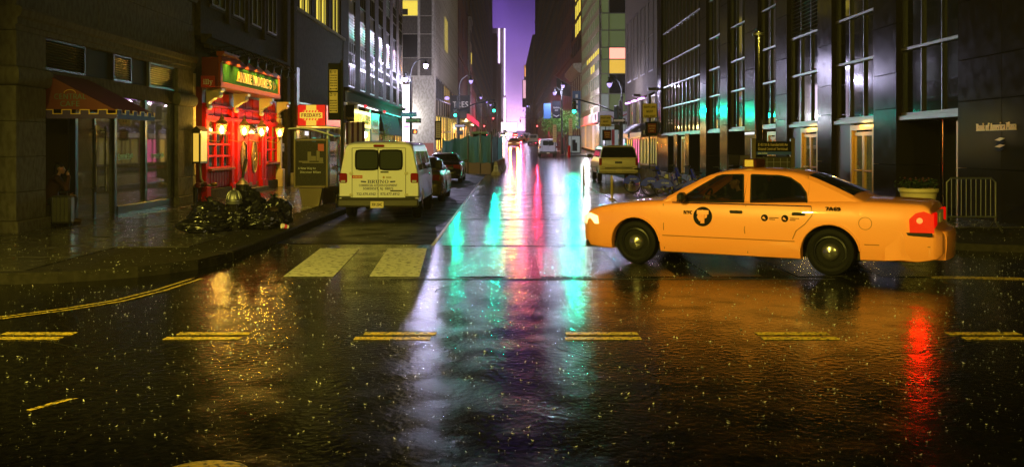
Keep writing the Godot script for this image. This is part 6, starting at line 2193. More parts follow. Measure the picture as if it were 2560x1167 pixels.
func van_rear(o: Node3D, b: float, bruno: bool, tail: Material) -> void:
	var z := -b
	for side in [-1.0, 1.0]:
		var x: float = side * 0.295
		put(o, "rear_door_seam", box_mesh(Vector3(0.012, 1.25, 0.006)), M.black_void, Vector3(side * 0.66, 1.15, z + 0.001))
		var g := put(o, "rear_window", box_mesh(Vector3(0.55, 0.48, 0.016), 0.004), M.van_glass, Vector3(x, 1.49, z + 0.006))
		var f := Shape.new()
		var pts := []
		for k in 33:
			var a := TAU * k / 32
			var cx := signf(cos(a)) * pow(absf(cos(a)), 0.35)
			var cy := signf(sin(a)) * pow(absf(sin(a)), 0.35)
			pts.append(Vector3(cx * 0.275, cy * 0.24, 0.008))
		f.tube(pts, 0.022, 6)
		put(g, "window_seal", f.mesh(40), M.rubber)
		var t := Shape.new()
		t.bevel(Vector3(side * 0.875, 1.045, z + 0.01), Vector3(0.19, 0.24, 0.07), 0.025)
		var tl := put(o, "tail_light", t.mesh(), tail)
		put(tl, "reverse_lens", box_mesh(Vector3(0.11, 0.05, 0.01), 0.004), M.lens_clear, Vector3(side * 0.875, 0.965, z + 0.05))
		for y in [1.16, 0.63]:
			put(o, "hinge", box_mesh(Vector3(0.09, 0.07, 0.03), 0.012), M.hinge_paint, Vector3(side * 0.68, y, z + 0.014))
	put(o, "rear_door_seam", box_mesh(Vector3(0.012, 1.25, 0.006)), M.black_void, Vector3(-0.02, 1.15, z + 0.001))
	put(o, "rear_door_seam", box_mesh(Vector3(1.32, 0.012, 0.006)), M.black_void, Vector3(0, 1.78, z + 0.0015))
	put(o, "brake_light", box_mesh(Vector3(0.27, 0.06, 0.05), 0.02), M.tail_dark, Vector3(0, 1.835, z + 0.01))
	put(o, "door_handle", box_mesh(Vector3(0.2, 0.035, 0.02), 0.006), M.black_metal, Vector3(0.14, 1.19, z + 0.012))
	put(o, "rear_bumper", box_mesh(Vector3(1.98, 0.2, 0.2), 0.04), M.bumper_paint, Vector3(0, 0.44, z + 0.09))
	put(o, "bumper_step", box_mesh(Vector3(1.8, 0.03, 0.14), 0.01), M.black_metal, Vector3(0, 0.553, z + 0.08))
	put(o, "black_strip", box_mesh(Vector3(0.34, 0.035, 0.02), 0.006), M.black_metal, Vector3(0.82, 0.585, z + 0.01))
	put(o, "black_strip", box_mesh(Vector3(0.3, 0.035, 0.02), 0.006), M.black_metal, Vector3(-0.84, 0.585, z + 0.01))
	put(o, "number_plate", box_mesh(Vector3(0.32, 0.16, 0.012), 0.004), M.plate_paint, Vector3(-0.02, 0.40, z + 0.2))
	if bruno:
		lettering(o, "XW·204C", 0.075, M.sign_black, Vector3(-0.02, 0.405, z + 0.207), Vector3.ZERO, 0.26, "Droid Sans", true, 0.004)
		var cx := -0.02
		var ink := plain("van_ink", lin(0.015, 0.02, 0.16), 0.5)
		lettering(o, "BRUNO", 0.08, ink, Vector3(cx, 0.955, z + 0.004), Vector3.ZERO, 0.52, "Droid Serif", true, 0.004)
		lettering(o, "COMMERCIAL KITCHEN EQUIPMENT", 0.058, ink, Vector3(cx, 0.862, z + 0.004), Vector3.ZERO, 0.94, "Droid Sans", true, 0.004)
		lettering(o, "SOMERSET, NJ  08873", 0.058, ink, Vector3(cx, 0.782, z + 0.004), Vector3.ZERO, 0.74, "Droid Sans", true, 0.004)
		lettering(o, "732.479.4162  •  973.477.4912", 0.06, ink, Vector3(cx, 0.65, z + 0.004), Vector3.ZERO, 1.06, "Droid Sans", true, 0.004)
		for e in [-1, 1]:
			put(o, "small_ribbon", box_mesh(Vector3(0.13, 0.035, 0.004)), ink, Vector3(cx + e * 0.36, 0.955, z + 0.003), Vector3(0, 0, 0.06 * e))
		put(o, "red_sticker", box_mesh(Vector3(0.25, 0.075, 0.004)), M.sign_red, Vector3(-0.53, 1.075, z + 0.003))
		for k in 6:
			put(o, "sticker_print", box_mesh(Vector3(0.022, 0.03, 0.004)), M.sign_tan, Vector3(-0.62 + k * 0.036, 1.075, z + 0.005))
		put(o, "round_badge", box_mesh(Vector3(0.05, 0.05, 0.004)), M.bronze, Vector3(0.12, 1.06, z + 0.003), Vector3(0, 0, 0.78))
		put(o, "badge_print", box_mesh(Vector3(0.13, 0.018, 0.004)), M.sign_tan_dim, Vector3(0.24, 1.07, z + 0.003))
		put(o, "badge_print", box_mesh(Vector3(0.13, 0.018, 0.004)), M.sign_tan_dim, Vector3(0.24, 1.045, z + 0.003))
		put(o, "name_badge", box_mesh(Vector3(0.3, 0.03, 0.01)), M.dark_metal, Vector3(0.43, 0.73, z + 0.005))

func make_suv(o: Node3D, paint: Material) -> void:
	var back := -2.5
	var nose := 2.55
	var top := [[back, 1.15], [back + 0.12, 1.55], [back + 0.28, 1.82], [back + 0.5, 1.86], [0.5, 1.87], [0.75, 1.8], [1.25, 1.25], [1.5, 1.2], [nose - 0.1, 1.1], [nose, 0.95]]
	var wide := [[back, 0.93], [back + 0.1, 0.99], [nose - 0.3, 0.99], [nose, 0.86]]
	var flank := [[0.4, -0.05], [0.6, 0.0], [1.0, 0.0], [1.2, -0.03], [1.75, -0.17], [2.0, -0.22]]
	var W := func(u: float, y: float) -> float: return keyed(wide, u) + keyed(flank, y)
	var axl := [-1.4, 1.55]
	var us := []
	var u := back
	while u < nose:
		us.append(u)
		u += 0.06
	us.append(nose)
	for a in axl:
		for e in [-0.46, -0.455, -0.43, 0.43, 0.455, 0.46]:
			us.append(a + e)
	us.sort()
	var rows := []
	for q in us:
		var yb := 0.48
		for a in axl:
			var x: float = absf(q - a)
			if x < 0.46:
				yb = maxf(yb, 0.38 + sqrt(0.46 * 0.46 - x * x))
		var yt := keyed(top, q)
		var half := [Vector2(W.call(q, yb) - 0.14, yb), Vector2(W.call(q, yb) - 0.015, yb)]
		for i in 12:
			var y := lerpf(yb + 0.01, yt - 0.1, i / 11.0)
			half.append(Vector2(W.call(q, y), y))
		var ws: float = W.call(q, yt - 0.1)
		half.append(Vector2(ws - 0.03, yt - 0.045))
		half.append(Vector2(ws - 0.1, yt - 0.01))
		half.append(Vector2(ws * 0.5, yt + 0.015))
		var row := []
		for p in half:
			row.append(Vector3(-p.x, p.y, -q))
		row.append(Vector3(0, yt + 0.02, -q))
		for i in half.size():
			var p: Vector2 = half[half.size() - 1 - i]
			row.append(Vector3(p.x, p.y, -q))
		rows.append(row)
	var s := Shape.new()
	s.loft(rows)
	s.fan(rows[0], true)
	s.fan(rows[-1], false)
	put(o, "body", s.mesh(38), paint)
	put(o, "underbody", box_mesh(Vector3(1.4, 0.3, 4.6)), M.black_void, Vector3(0, 0.55, 0))
	var g := Shape.new()
	g.loft([[Vector3(-0.88, 1.27, 2.485), Vector3(0.88, 1.27, 2.485)], [Vector3(-0.82, 1.56, 2.40), Vector3(0.82, 1.56, 2.40)], [Vector3(-0.74, 1.78, 2.26), Vector3(0.74, 1.78, 2.26)]])
	put(o, "rear_window", g.mesh(40), M.dark_glass)
	var wp := Shape.new()
	wp.tube([Vector3(0.1, 1.27, 2.5), Vector3(0.32, 1.3, 2.5), Vector3(0.5, 1.29, 2.5)], 0.012, 5)
	put(o, "wiper", wp.mesh(), M.black_metal)
	put(o, "rear_bumper", box_mesh(Vector3(2.0, 0.2, 0.26), 0.05), paint, Vector3(0, 0.62, 2.52))
	put(o, "bumper_pad", box_mesh(Vector3(1.4, 0.05, 0.2), 0.02), M.black_metal, Vector3(0, 0.735, 2.52))
	put(o, "plate_recess", box_mesh(Vector3(0.36, 0.11, 0.03), 0.01), M.black_metal, Vector3(0, 1.02, 2.5))
	put(o, "number_plate", box_mesh(Vector3(0.32, 0.14, 0.012)), M.plate_paint, Vector3(0, 0.62, 2.66))
	put(o, "door_seam", box_mesh(Vector3(1.7, 0.012, 0.01)), M.black_void, Vector3(0, 0.8, 2.5))
	for side in [-1.0, 1.0]:
		for a in axl:
			wheel(o, Vector3(side * 0.95, 0.385, -a), 0.385, side, M.dull_steel, false)
		var t := Shape.new()
		t.bevel(Vector3(side * 0.90, 1.05, 2.47), Vector3(0.15, 0.36, 0.1), 0.03)
		put(o, "tail_light", t.mesh(), M.tail_dark)
		for q in [[-2.2, -1.2], [-1.1, -0.1], [0.0, 0.9]]:
			put(o, "side_window", panel(W, side, [Vector2(q[0], 1.28), Vector2(q[1] + (0.2 if q[0] > -0.05 else 0.0), 1.28), Vector2(q[1] - (0.15 if q[0] > -0.05 else 0.0), 1.70), Vector2(q[0], 1.70)], 0.008), M.dark_glass)
		put(o, "door_seam", strip(W, side, [Vector2(-0.05, 1.75), Vector2(-0.05, 0.55)], 0.012, 0.003), M.black_void)
		put(o, "side_strip", strip(W, side, [Vector2(-0.9, 0.75), Vector2(1.0, 0.75)], 0.05, 0.006), M.black_metal)
		var mi := Shape.new()
		mi.bevel(Vector3(side * 1.15, 1.32, -0.85), Vector3(0.26, 0.2, 0.12), 0.04)
		put(o, "wing_mirror", mi.mesh(), M.black_metal)
		var rk := Shape.new()
		rk.tube([Vector3(side * 0.62, 1.86, 2.0), Vector3(side * 0.62, 1.93, 1.8), Vector3(side * 0.62, 1.93, -0.2), Vector3(side * 0.62, 1.87, -0.4)], 0.018, 6)
		put(o, "roof_rail", rk.mesh(40), M.black_metal)
	for side in [-1.0, 1.0]:
		put(o, "headlight", box_mesh(Vector3(0.3, 0.18, 0.04), 0.01), M.lens_clear, Vector3(side * 0.65, 0.95, -2.55))

func vehicles() -> void:
	var p := plain("taxi_paint", lin(0.90, 0.315, 0.09), 0.4)
	p.clearcoat_enabled = true
	p.clearcoat = 1.0
	p.clearcoat_roughness = 0.04
	plain("paint_shadow", lin(0.30, 0.11, 0.008), 0.6)
	plain("plate_paint", lin(0.65, 0.55, 0.3), 0.45)
	plain("tail_dark", lin(0.22, 0.008, 0.008), 0.15)
	plain("lens_clear", lin(0.4, 0.4, 0.4), 0.1)
	plain("hinge_paint", lin(0.5, 0.46, 0.32), 0.4)
	plain("bumper_paint", lin(0.05, 0.045, 0.03), 0.35)
	glow("head_glow", lin(1.0, 0.72, 0.3), 2.2, lin(0.6, 0.5, 0.3))
	glow("tail_glow", lin(1.0, 0.0, 0.0), 0.6, lin(0.25, 0.0, 0.0))
	glow("tail_bulb", lin(1.0, 0.2, 0.04), 1.4)
	plain("tail_panel", lin(0.7, 0.66, 0.58), 0.2)
	# the taxi turning in the foreground
	var t := thing("taxi", "orange yellow taxi sedan turning in the foreground, tail lamp lit", "taxi", Vector3(3.72, 0, -15.0), deg_to_rad(61.0))
	sedan(t, p, true)
	var W := func(u: float, y: float) -> float: return keyed([[-2.4, 0.96], [-1.8, 0.985], [-1.0, 0.99], [1.3, 0.985]], u) + keyed([[0.5, 0.0], [0.62, 0.003], [0.68, 0.0], [0.8, -0.008], [0.9, -0.025], [0.98, -0.055]], y)
	var ci := []
	for k in 28:
		ci.append(Vector2(0.37 + cos(TAU * k / 28) * 0.145, 0.775 + sin(TAU * k / 28) * 0.145))
	put(t, "round_logo", panel(W, -1.0, ci, 0.004), M.sign_black)
	put(t, "logo_letter", panel(W, -1.0, [Vector2(0.28, 0.87), Vector2(0.46, 0.87), Vector2(0.46, 0.81), Vector2(0.40, 0.81), Vector2(0.40, 0.675), Vector2(0.34, 0.675), Vector2(0.34, 0.81), Vector2(0.28, 0.81)], 0.013), p)
	var turn := Vector3(0, -PI / 2, 0)
	lettering(t, "NYC", 0.05, M.sign_black, Vector3(-0.983, 0.83, -0.60), turn, 0.13, "Droid Sans", true, 0.012)
	for q in [[-0.58, "a"], [-0.76, "b"]]:
		var c2 := []
		var cu: float = -0.55 if q[1] == "a" else -0.84
		for k in 16:
			c2.append(Vector2(cu + cos(TAU * k / 16) * 0.05, 0.79 + sin(TAU * k / 16) * 0.05))
		put(t, "round_mark", panel(W, -1.0, c2, 0.004), M.sign_black)
		put(t, "round_mark_detail", panel(W, -1.0, [Vector2(cu + 0.02, 0.81), Vector2(cu + 0.03, 0.78), Vector2(cu - 0.02, 0.765), Vector2(cu, 0.8)], 0.0065), p)
		for k in 2:
			put(t, "small_print", panel(W, -1.0, [Vector2(cu - 0.07, 0.80 - k * 0.025), Vector2(cu - 0.2 + 0.05 * k, 0.80 - k * 0.025), Vector2(cu - 0.2 + 0.05 * k, 0.79 - k * 0.025), Vector2(cu - 0.07, 0.79 - k * 0.025)], 0.004), M.sign_black)
	lettering(t, "7A69", 0.05, M.sign_black, Vector3(-0.966, 0.945, 1.5), turn, 0.2, "Droid Sans", true, 0.02)
	var cap := []
	for k in 25:
		var a := TAU * k / 24
		var u := -1.93 + cos(a) * 0.085
		var y := 0.76 + sin(a) * 0.085
		cap.append(Vector2(u, y))
	var tb := []
	for k in 12:
		tb.append(Vector2(-2.62 + cos(TAU * k / 12) * 0.04, 0.82 + sin(TAU * k / 12) * 0.04))
	put(t, "tail_bulb", panel(W, -1.0, tb, 0.012), M.tail_bulb)
	put(t, "fuel_flap", strip(W, -1.0, cap, 0.008, 0.003), M.paint_shadow)
	var rl := Shape.new()
	rl.bevel(Vector3(0, 1.56, 0.15), Vector3(0.62, 0.14, 0.2), 0.03)
	var rs := put(t, "roof_sign", rl.mesh(), M.sign_dark_red)
	put(rs, "roof_sign_panel", box_mesh(Vector3(0.03, 0.1, 0.13)), M.sign_tan, Vector3(-0.31, 1.565, 0.15))
	put(t, "aerial", box_mesh(Vector3(0.05, 0.03, 0.16), 0.01), M.black_metal, Vector3(0, 1.48, 0.85))
	spot(t, Vector3(-1.03, 0.8, 2.62), Vector3(-1, -0.12, 0.3), lin(1.0, 0.0, 0.0), 0.26, 62.0, 0.1)
	spot(t, Vector3(-0.6, 0.66, -2.5), Vector3(0, -0.1, -1), lin(1.0, 0.8, 0.4), 1.6, 30.0, 0.08)
	spot(t, Vector3(0.6, 0.66, -2.5), Vector3(0, -0.1, -1), lin(1.0, 0.8, 0.4), 1.6, 30.0, 0.08)
	# the lettered van at the left kerb
	var vp := plain("van_cream", lin(0.70, 0.70, 0.70), 0.35)
	vp.clearcoat_enabled = true
	vp.clearcoat = 1.0
	vp.clearcoat_roughness = 0.05
	var v := thing("delivery_van", "pale yellow delivery van lettered BRUNO parked at the left kerb, seen from behind", "van", Vector3(-3.16, 0, -23.6 - 2.55))
	make_van(v, vp, 5.2, true)
	van_rear(v, -2.55, true, M.tail_dark)
	# cars parked ahead of it
	var gold := plain("gold_paint", lin(0.16, 0.13, 0.06), 0.25, 0.4)
	var c1 := thing("parked_car", "dull gold car parked just ahead of the lettered van", "car", Vector3(-3.02, 0, -33.3), 0.0)
	sedan(c1, gold, false)
	var blk := plain("black_paint", lin(0.012, 0.012, 0.013), 0.2)
	blk.clearcoat_enabled = true
	blk.clearcoat = 1.0
	blk.clearcoat_roughness = 0.03
	var c2 := thing("parked_car", "black car with a red reflector strip parked before the green fence", "car", Vector3(-3.2, 0, -49.9))
	sedan(c2, blk, false)
	# estate car at the right kerb
	var sp := plain("suv_paint", lin(0.52, 0.46, 0.3), 0.3, 0.1)
	var e := thing("estate_car", "tall tan estate car with dark rear glass parked at the right kerb", "car", Vector3(5.58, 0, -50.5))
	make_suv(e, sp)
	# vans up the street
	var wp := plain("white_van_paint", lin(0.7, 0.7, 0.74), 0.35)
	var wv := thing("white_van", "white van driving away past the avenue in the right lane", "van", Vector3(4.5, grade(107), -107.5))
	make_van(wv, wp, 5.2, false)
	van_rear(wv, -2.55, false, M.tail_dark)
	var yv := thing("far_van", "far cream van up the street beyond the white van", "van", Vector3(4.85, grade(180), -180.5))
	make_van(yv, vp, 5.2, false)
	van_rear(yv, -2.55, false, M.tail_soft)
	var yv2 := thing("far_van", "grey far van half hidden behind the far cream van", "van", Vector3(4.3, grade(215), -215.5))
	make_van(yv2, wp, 5.2, false)
	van_rear(yv2, -2.55, false, M.tail_soft)
	var ft := thing("far_taxi", "far taxi driving towards the viewer near the green fence, headlights on", "taxi", Vector3(1.1, grade(157), -157), PI)
	sedan(ft, p, true)
	for x in [-0.6, 0.6]:
		spot(ft, Vector3(x, 0.68, -2.55), Vector3(0, -0.03, -1), lin(1.0, 0.34, 0.02), 90.0, 30.0, 0.1)
	var ft2 := thing("far_taxi", "farther yellow taxi at the right of the street end", "taxi", Vector3(3.0, grade(205), -205), 0.9)
	sedan(ft2, p, true)
	# distant headlights and tail lights of traffic
	var far := [[-1.2, 300.0, "flame_glow", lin(1.0, 0.75, 0.4), "left"], [2.6, 320.0, "red_glow", lin(1, 0.05, 0.05), "right"], [-0.6, 380.0, "flame_glow", lin(1.0, 0.8, 0.5), "middle"]]
	for f in far:
		var o := thing("distant_car", "distant car showing only its lamps in the %s of the street end haze" % f[4], "car", Vector3(f[0], grade(f[1]), -f[1]))
		put(o, "body", box_mesh(Vector3(1.9, 0.9, 4.4), 0.25), blk, Vector3(0, 0.65, -2.2))
		put(o, "cabin", box_mesh(Vector3(1.5, 0.55, 2.2), 0.2), M.dark_glass, Vector3(0, 1.25, -2.3))
		for x in [-0.7, 0.7]:
			put(o, "lamp", box_mesh(Vector3(0.3, 0.2, 0.06), 0.02), M[f[2]], Vector3(x, 0.75, 0.03))
		omni(o, Vector3(0, 0.75, 0.3), f[3], 30.0, 0.3)

# ---------------------------------------------------------------- things on the pavements
func leaf_cloud(o: Node3D, called: String, c: Vector3, r: Vector3, n: int, size: float, m: Material, clumps := 9) -> MeshInstance3D:
	var s := Shape.new()
	var cl := []
	for i in clumps:
		var v := Vector3(rng.randf_range(-1, 1), rng.randf_range(-1, 1), rng.randf_range(-1, 1))
		cl.append(v.normalized() * rng.randf_range(0.2, 0.75))
	for i in n:
		var v: Vector3 = Vector3(rng.randfn(), rng.randfn(), rng.randfn()) * 0.24 + cl[i % clumps]
		var t := Transform3D(Basis.from_euler(Vector3(rng.randf() * TAU, rng.randf() * TAU, rng.randf() * TAU)).scaled(Vector3.ONE * size * rng.randf_range(0.6, 1.3)), c + v * r)
		s.quad(t * Vector3(0, -0.5, 0), t * Vector3(0.28, 0, 0.08), t * Vector3(0, 0.5, 0), t * Vector3(-0.28, 0, 0.08))
	return put(o, called, s.mesh(), m)

func bag(called: String, label: String, at: Vector3, r: Vector3, sd: int, m: Material, group := "") -> void:
	var o := thing(called, label, "rubbish bag", at, sd * 0.7, group)
	var n := noise(1.0, 4, sd)
	n.fractal_gain = 0.55
	var s := Shape.new()
	var rows := []
	for i in 33:
		var a := -PI / 2 + PI * i / 32.0
		var row := []
		for k in 48:
			var b := -TAU * k / 48
			var d := Vector3(cos(a) * cos(b), sin(a), cos(a) * sin(b))
			var f := 1.04 + 0.30 * n.get_noise_3dv(d * 1.1) - 0.24 * absf(n.get_noise_3dv(d * 1.8 + Vector3(9, 2, 4))) - 0.03 * absf(n.get_noise_3dv(d * 5.0 + Vector3(1, 7, 4))) + 0.05 * sin(b * 9.0 + sd + 3.0 * n.get_noise_3dv(d * 2.0)) * maxf(0.0, sin(a))
			var p := Vector3(d.x * r.x * f, 0, d.z * r.z * f)
			p.y = maxf(r.y * 0.92 + d.y * r.y * f, 0.01 + 0.02 * n.get_noise_2d(b, a))
			row.append(p)
		rows.append(row)
	s.loft(rows, true)
	put(o, "sack", s.mesh(50), m)
	var t := Shape.new()
	var top := Vector3(0, r.y * 1.84, 0)
	var rr := []
	for q in [[-0.05, 0.09], [0.0, 0.045], [0.02, 0.025], [0.05, 0.04], [0.10, 0.075]]:
		var row := []
		for k in 14:
			var b := -TAU * k / 14
			var w: float = q[1] * (1.0 + 0.35 * sin(b * 4 + sd))
			row.append(top + Vector3(cos(b) * w + q[0] * 0.6, q[0] + 0.03 * sin(b * 3) * (1 if q[0] > 0.08 else 0), sin(b) * w))
		rr.append(row)
	t.loft(rr, true)
	put(o, "tied_neck", t.mesh(30), m)

func kerb_things() -> void:
	var film := plain("bag_film", lin(0.007, 0.007, 0.007), 0.28)
	film.metallic_specular = 0.7
	var y := 0.14
	bag("rubbish_bag", "large black rubbish bag at the left end of the heap by the bollard", Vector3(-6.0, y, -19.3), Vector3(0.46, 0.30, 0.42), 3, film)
	bag("rubbish_bag", "flattened black rubbish bag lying lowest in front at the left of the heap", Vector3(-5.95, y, -18.7), Vector3(0.46, 0.15, 0.32), 5, film)
	bag("rubbish_bag", "tallest black rubbish bag directly behind the silver capped bollard", Vector3(-5.5, y, -20.2), Vector3(0.46, 0.40, 0.42), 8, film)
	bag("rubbish_bag", "black rubbish bag with torn pointed neck at the right end of the heap", Vector3(-4.92, y, -20.3), Vector3(0.40, 0.30, 0.38), 12, film)
	bag("rubbish_bag", "low black rubbish bag in front right of the bollard", Vector3(-4.98, y, -19.6), Vector3(0.42, 0.21, 0.32), 15, film)
	bag("rubbish_bag", "middle black rubbish bag between the large left bag and the bollard", Vector3(-5.62, y, -19.5), Vector3(0.42, 0.27, 0.34), 21, film)
	var box := thing("flat_box", "crushed dark carton lying on the rubbish bags right of the bollard", "box", Vector3(-4.95, 0.50, -19.6), 0.4)
	put(box, "carton", box_mesh(Vector3(0.5, 0.05, 0.3), 0.01), M.dark_wood, Vector3.ZERO, Vector3(0.15, 0, 0.2))
	# bollard with a ribbed silver cap
	var b := thing("bollard", "black round bollard with a ribbed silver dome cap in the rubbish heap", "bollard", Vector3(-5.50, y, -19.3))
	var s := Shape.new()
	s.lathe([Vector2(0.15, 0), Vector2(0.15, 0.04), Vector2(0.115, 0.06), Vector2(0.112, 0.52)], 24)
	put(b, "post", s.mesh(40), M.gloss_black)
	var c := Shape.new()
	c.lathe([Vector2(0.112, 0.52), Vector2(0.165, 0.53), Vector2(0.17, 0.56), Vector2(0.15, 0.58), Vector2(0.15, 0.60), Vector2(0.165, 0.61), Vector2(0.15, 0.64), Vector2(0.14, 0.68), Vector2(0.115, 0.74), Vector2(0.07, 0.79), Vector2(0.03, 0.81), Vector2(0.025, 0.84), Vector2(0.001, 0.85)], 24)
	put(b, "cap", c.mesh(35), M.dull_steel)
	for k in 12:
		var r := Shape.new()
		var a := TAU * k / 12
		var d := Vector3(cos(a), 0, sin(a))
		r.tube([d * 0.152 + Vector3(0, 0.62, 0), d * 0.142 + Vector3(0, 0.68, 0), d * 0.117 + Vector3(0, 0.74, 0), d * 0.07 + Vector3(0, 0.792, 0)], 0.008, 5)
		put(b, "cap_rib", r.mesh(40), M.dull_steel)
	# cup
	var cup := thing("paper_cup", "white paper cup with red band lying on the wet pavement by the kerb", "cup", Vector3(-4.52, 0.195, -19.5), 0.6)
	var t := Transform3D(Basis(Vector3(0, 0, 1), 1.35), Vector3.ZERO)
	var cs := Shape.new()
	cs.lathe([Vector2(0.038, -0.07), Vector2(0.055, 0.07), Vector2(0.058, 0.075), Vector2(0.05, 0.07), Vector2(0.035, -0.06)], 20, t)
	put(cup, "cup", cs.mesh(35), M.white_paint)
	var cb := Shape.new()
	cb.lathe([Vector2(0.0445, -0.03), Vector2(0.0515, 0.03)], 20, t)
	put(cup, "band", cb.mesh(35), M.pink_band)
	phone_kiosk()
	barricade()
	planter()
	fences()
	# slim posts by the right lane
	for q in [[3.56, 32.6, "nearer slim yellow delineator post in the road beside the bikes", M.post_yellow, 0.84], [3.68, 46.0, "farther brown delineator post left of the tan estate car", M.post_brown, 0.92]]:
		var o := thing("delineator_post", q[2], "post", Vector3(q[0], 0, -q[1]))
		var ps := Shape.new()
		ps.lathe([Vector2(0.12, 0), Vector2(0.11, 0.03), Vector2(0.045, 0.05), Vector2(0.042, q[4] - 0.02), Vector2(0.03, q[4]), Vector2(0.001, q[4])], 14)
		put(o, "tube", ps.mesh(35), q[3])
		for k in 2:
			var rb := Shape.new()
			rb.lathe([Vector2(0.046, q[4] - 0.22 + k * 0.1), Vector2(0.046, q[4] - 0.15 + k * 0.1)], 14)
			put(o, "reflective_band", rb.mesh(), M.sign_tan)
	var rb := thing("red_bollard", "red bollard on the kerb right of the white van", "bollard", Vector3(6.8, grade(105), -105))
	var rs := Shape.new()
	rs.lathe([Vector2(0.14, 0), Vector2(0.14, 1.15), Vector2(0.1, 1.25), Vector2(0.001, 1.28)], 14)
	put(rb, "post", rs.mesh(40), M.red_paint)
	var ad := thing("ad_panel", "bus shelter poster panel with a dark figure on pale ground beyond the trees", "ad panel", Vector3(7.9, grade(113), -113))
	put(ad, "frame", box_mesh(Vector3(1.5, 2.2, 0.2), 0.03), M.lamp_iron, Vector3(0, 1.2, 0))
	put(ad, "lit_poster", box_mesh(Vector3(1.3, 1.9, 0.02)), M.lit_pale, Vector3(0, 1.25, 0.11))
	put(ad, "poster_shape", box_mesh(Vector3(0.6, 1.0, 0.01), 0.004), M.sign_black, Vector3(0.05, 0.95, 0.126))
	put(ad, "poster_shape", box_mesh(Vector3(0.4, 0.4, 0.01), 0.004), M.sign_black, Vector3(-0.05, 1.6, 0.126))
	# notices on poles by the trees
	for q in [[5.75, 104.0, "left amber notice strip on a slim pole under the trees"], [7.6, 106.0, "right amber notice strip on a slim pole under the trees"]]:
		var n := thing("pole_notice", q[2], "road sign", Vector3(q[0] - 0.6, grade(q[1]), -q[1]), 0, "amber notice strips")
		put(n, "strip", box_mesh(Vector3(0.4, 1.9, 0.04)), M.sign_yellow, Vector3(0, 3.3 if q[0] > 6 else 2.6, 0))
		for k in 6:
			put(n, "print_line", box_mesh(Vector3(0.26, 0.05, 0.01)), M.sign_red, Vector3(0, (3.9 if q[0] > 6 else 3.2) - k * 0.24, 0.026))
		put(n, "pole", box_mesh(Vector3(0.06, 3.6, 0.06)), M.lamp_iron, Vector3(0.1, 1.8, -0.08))

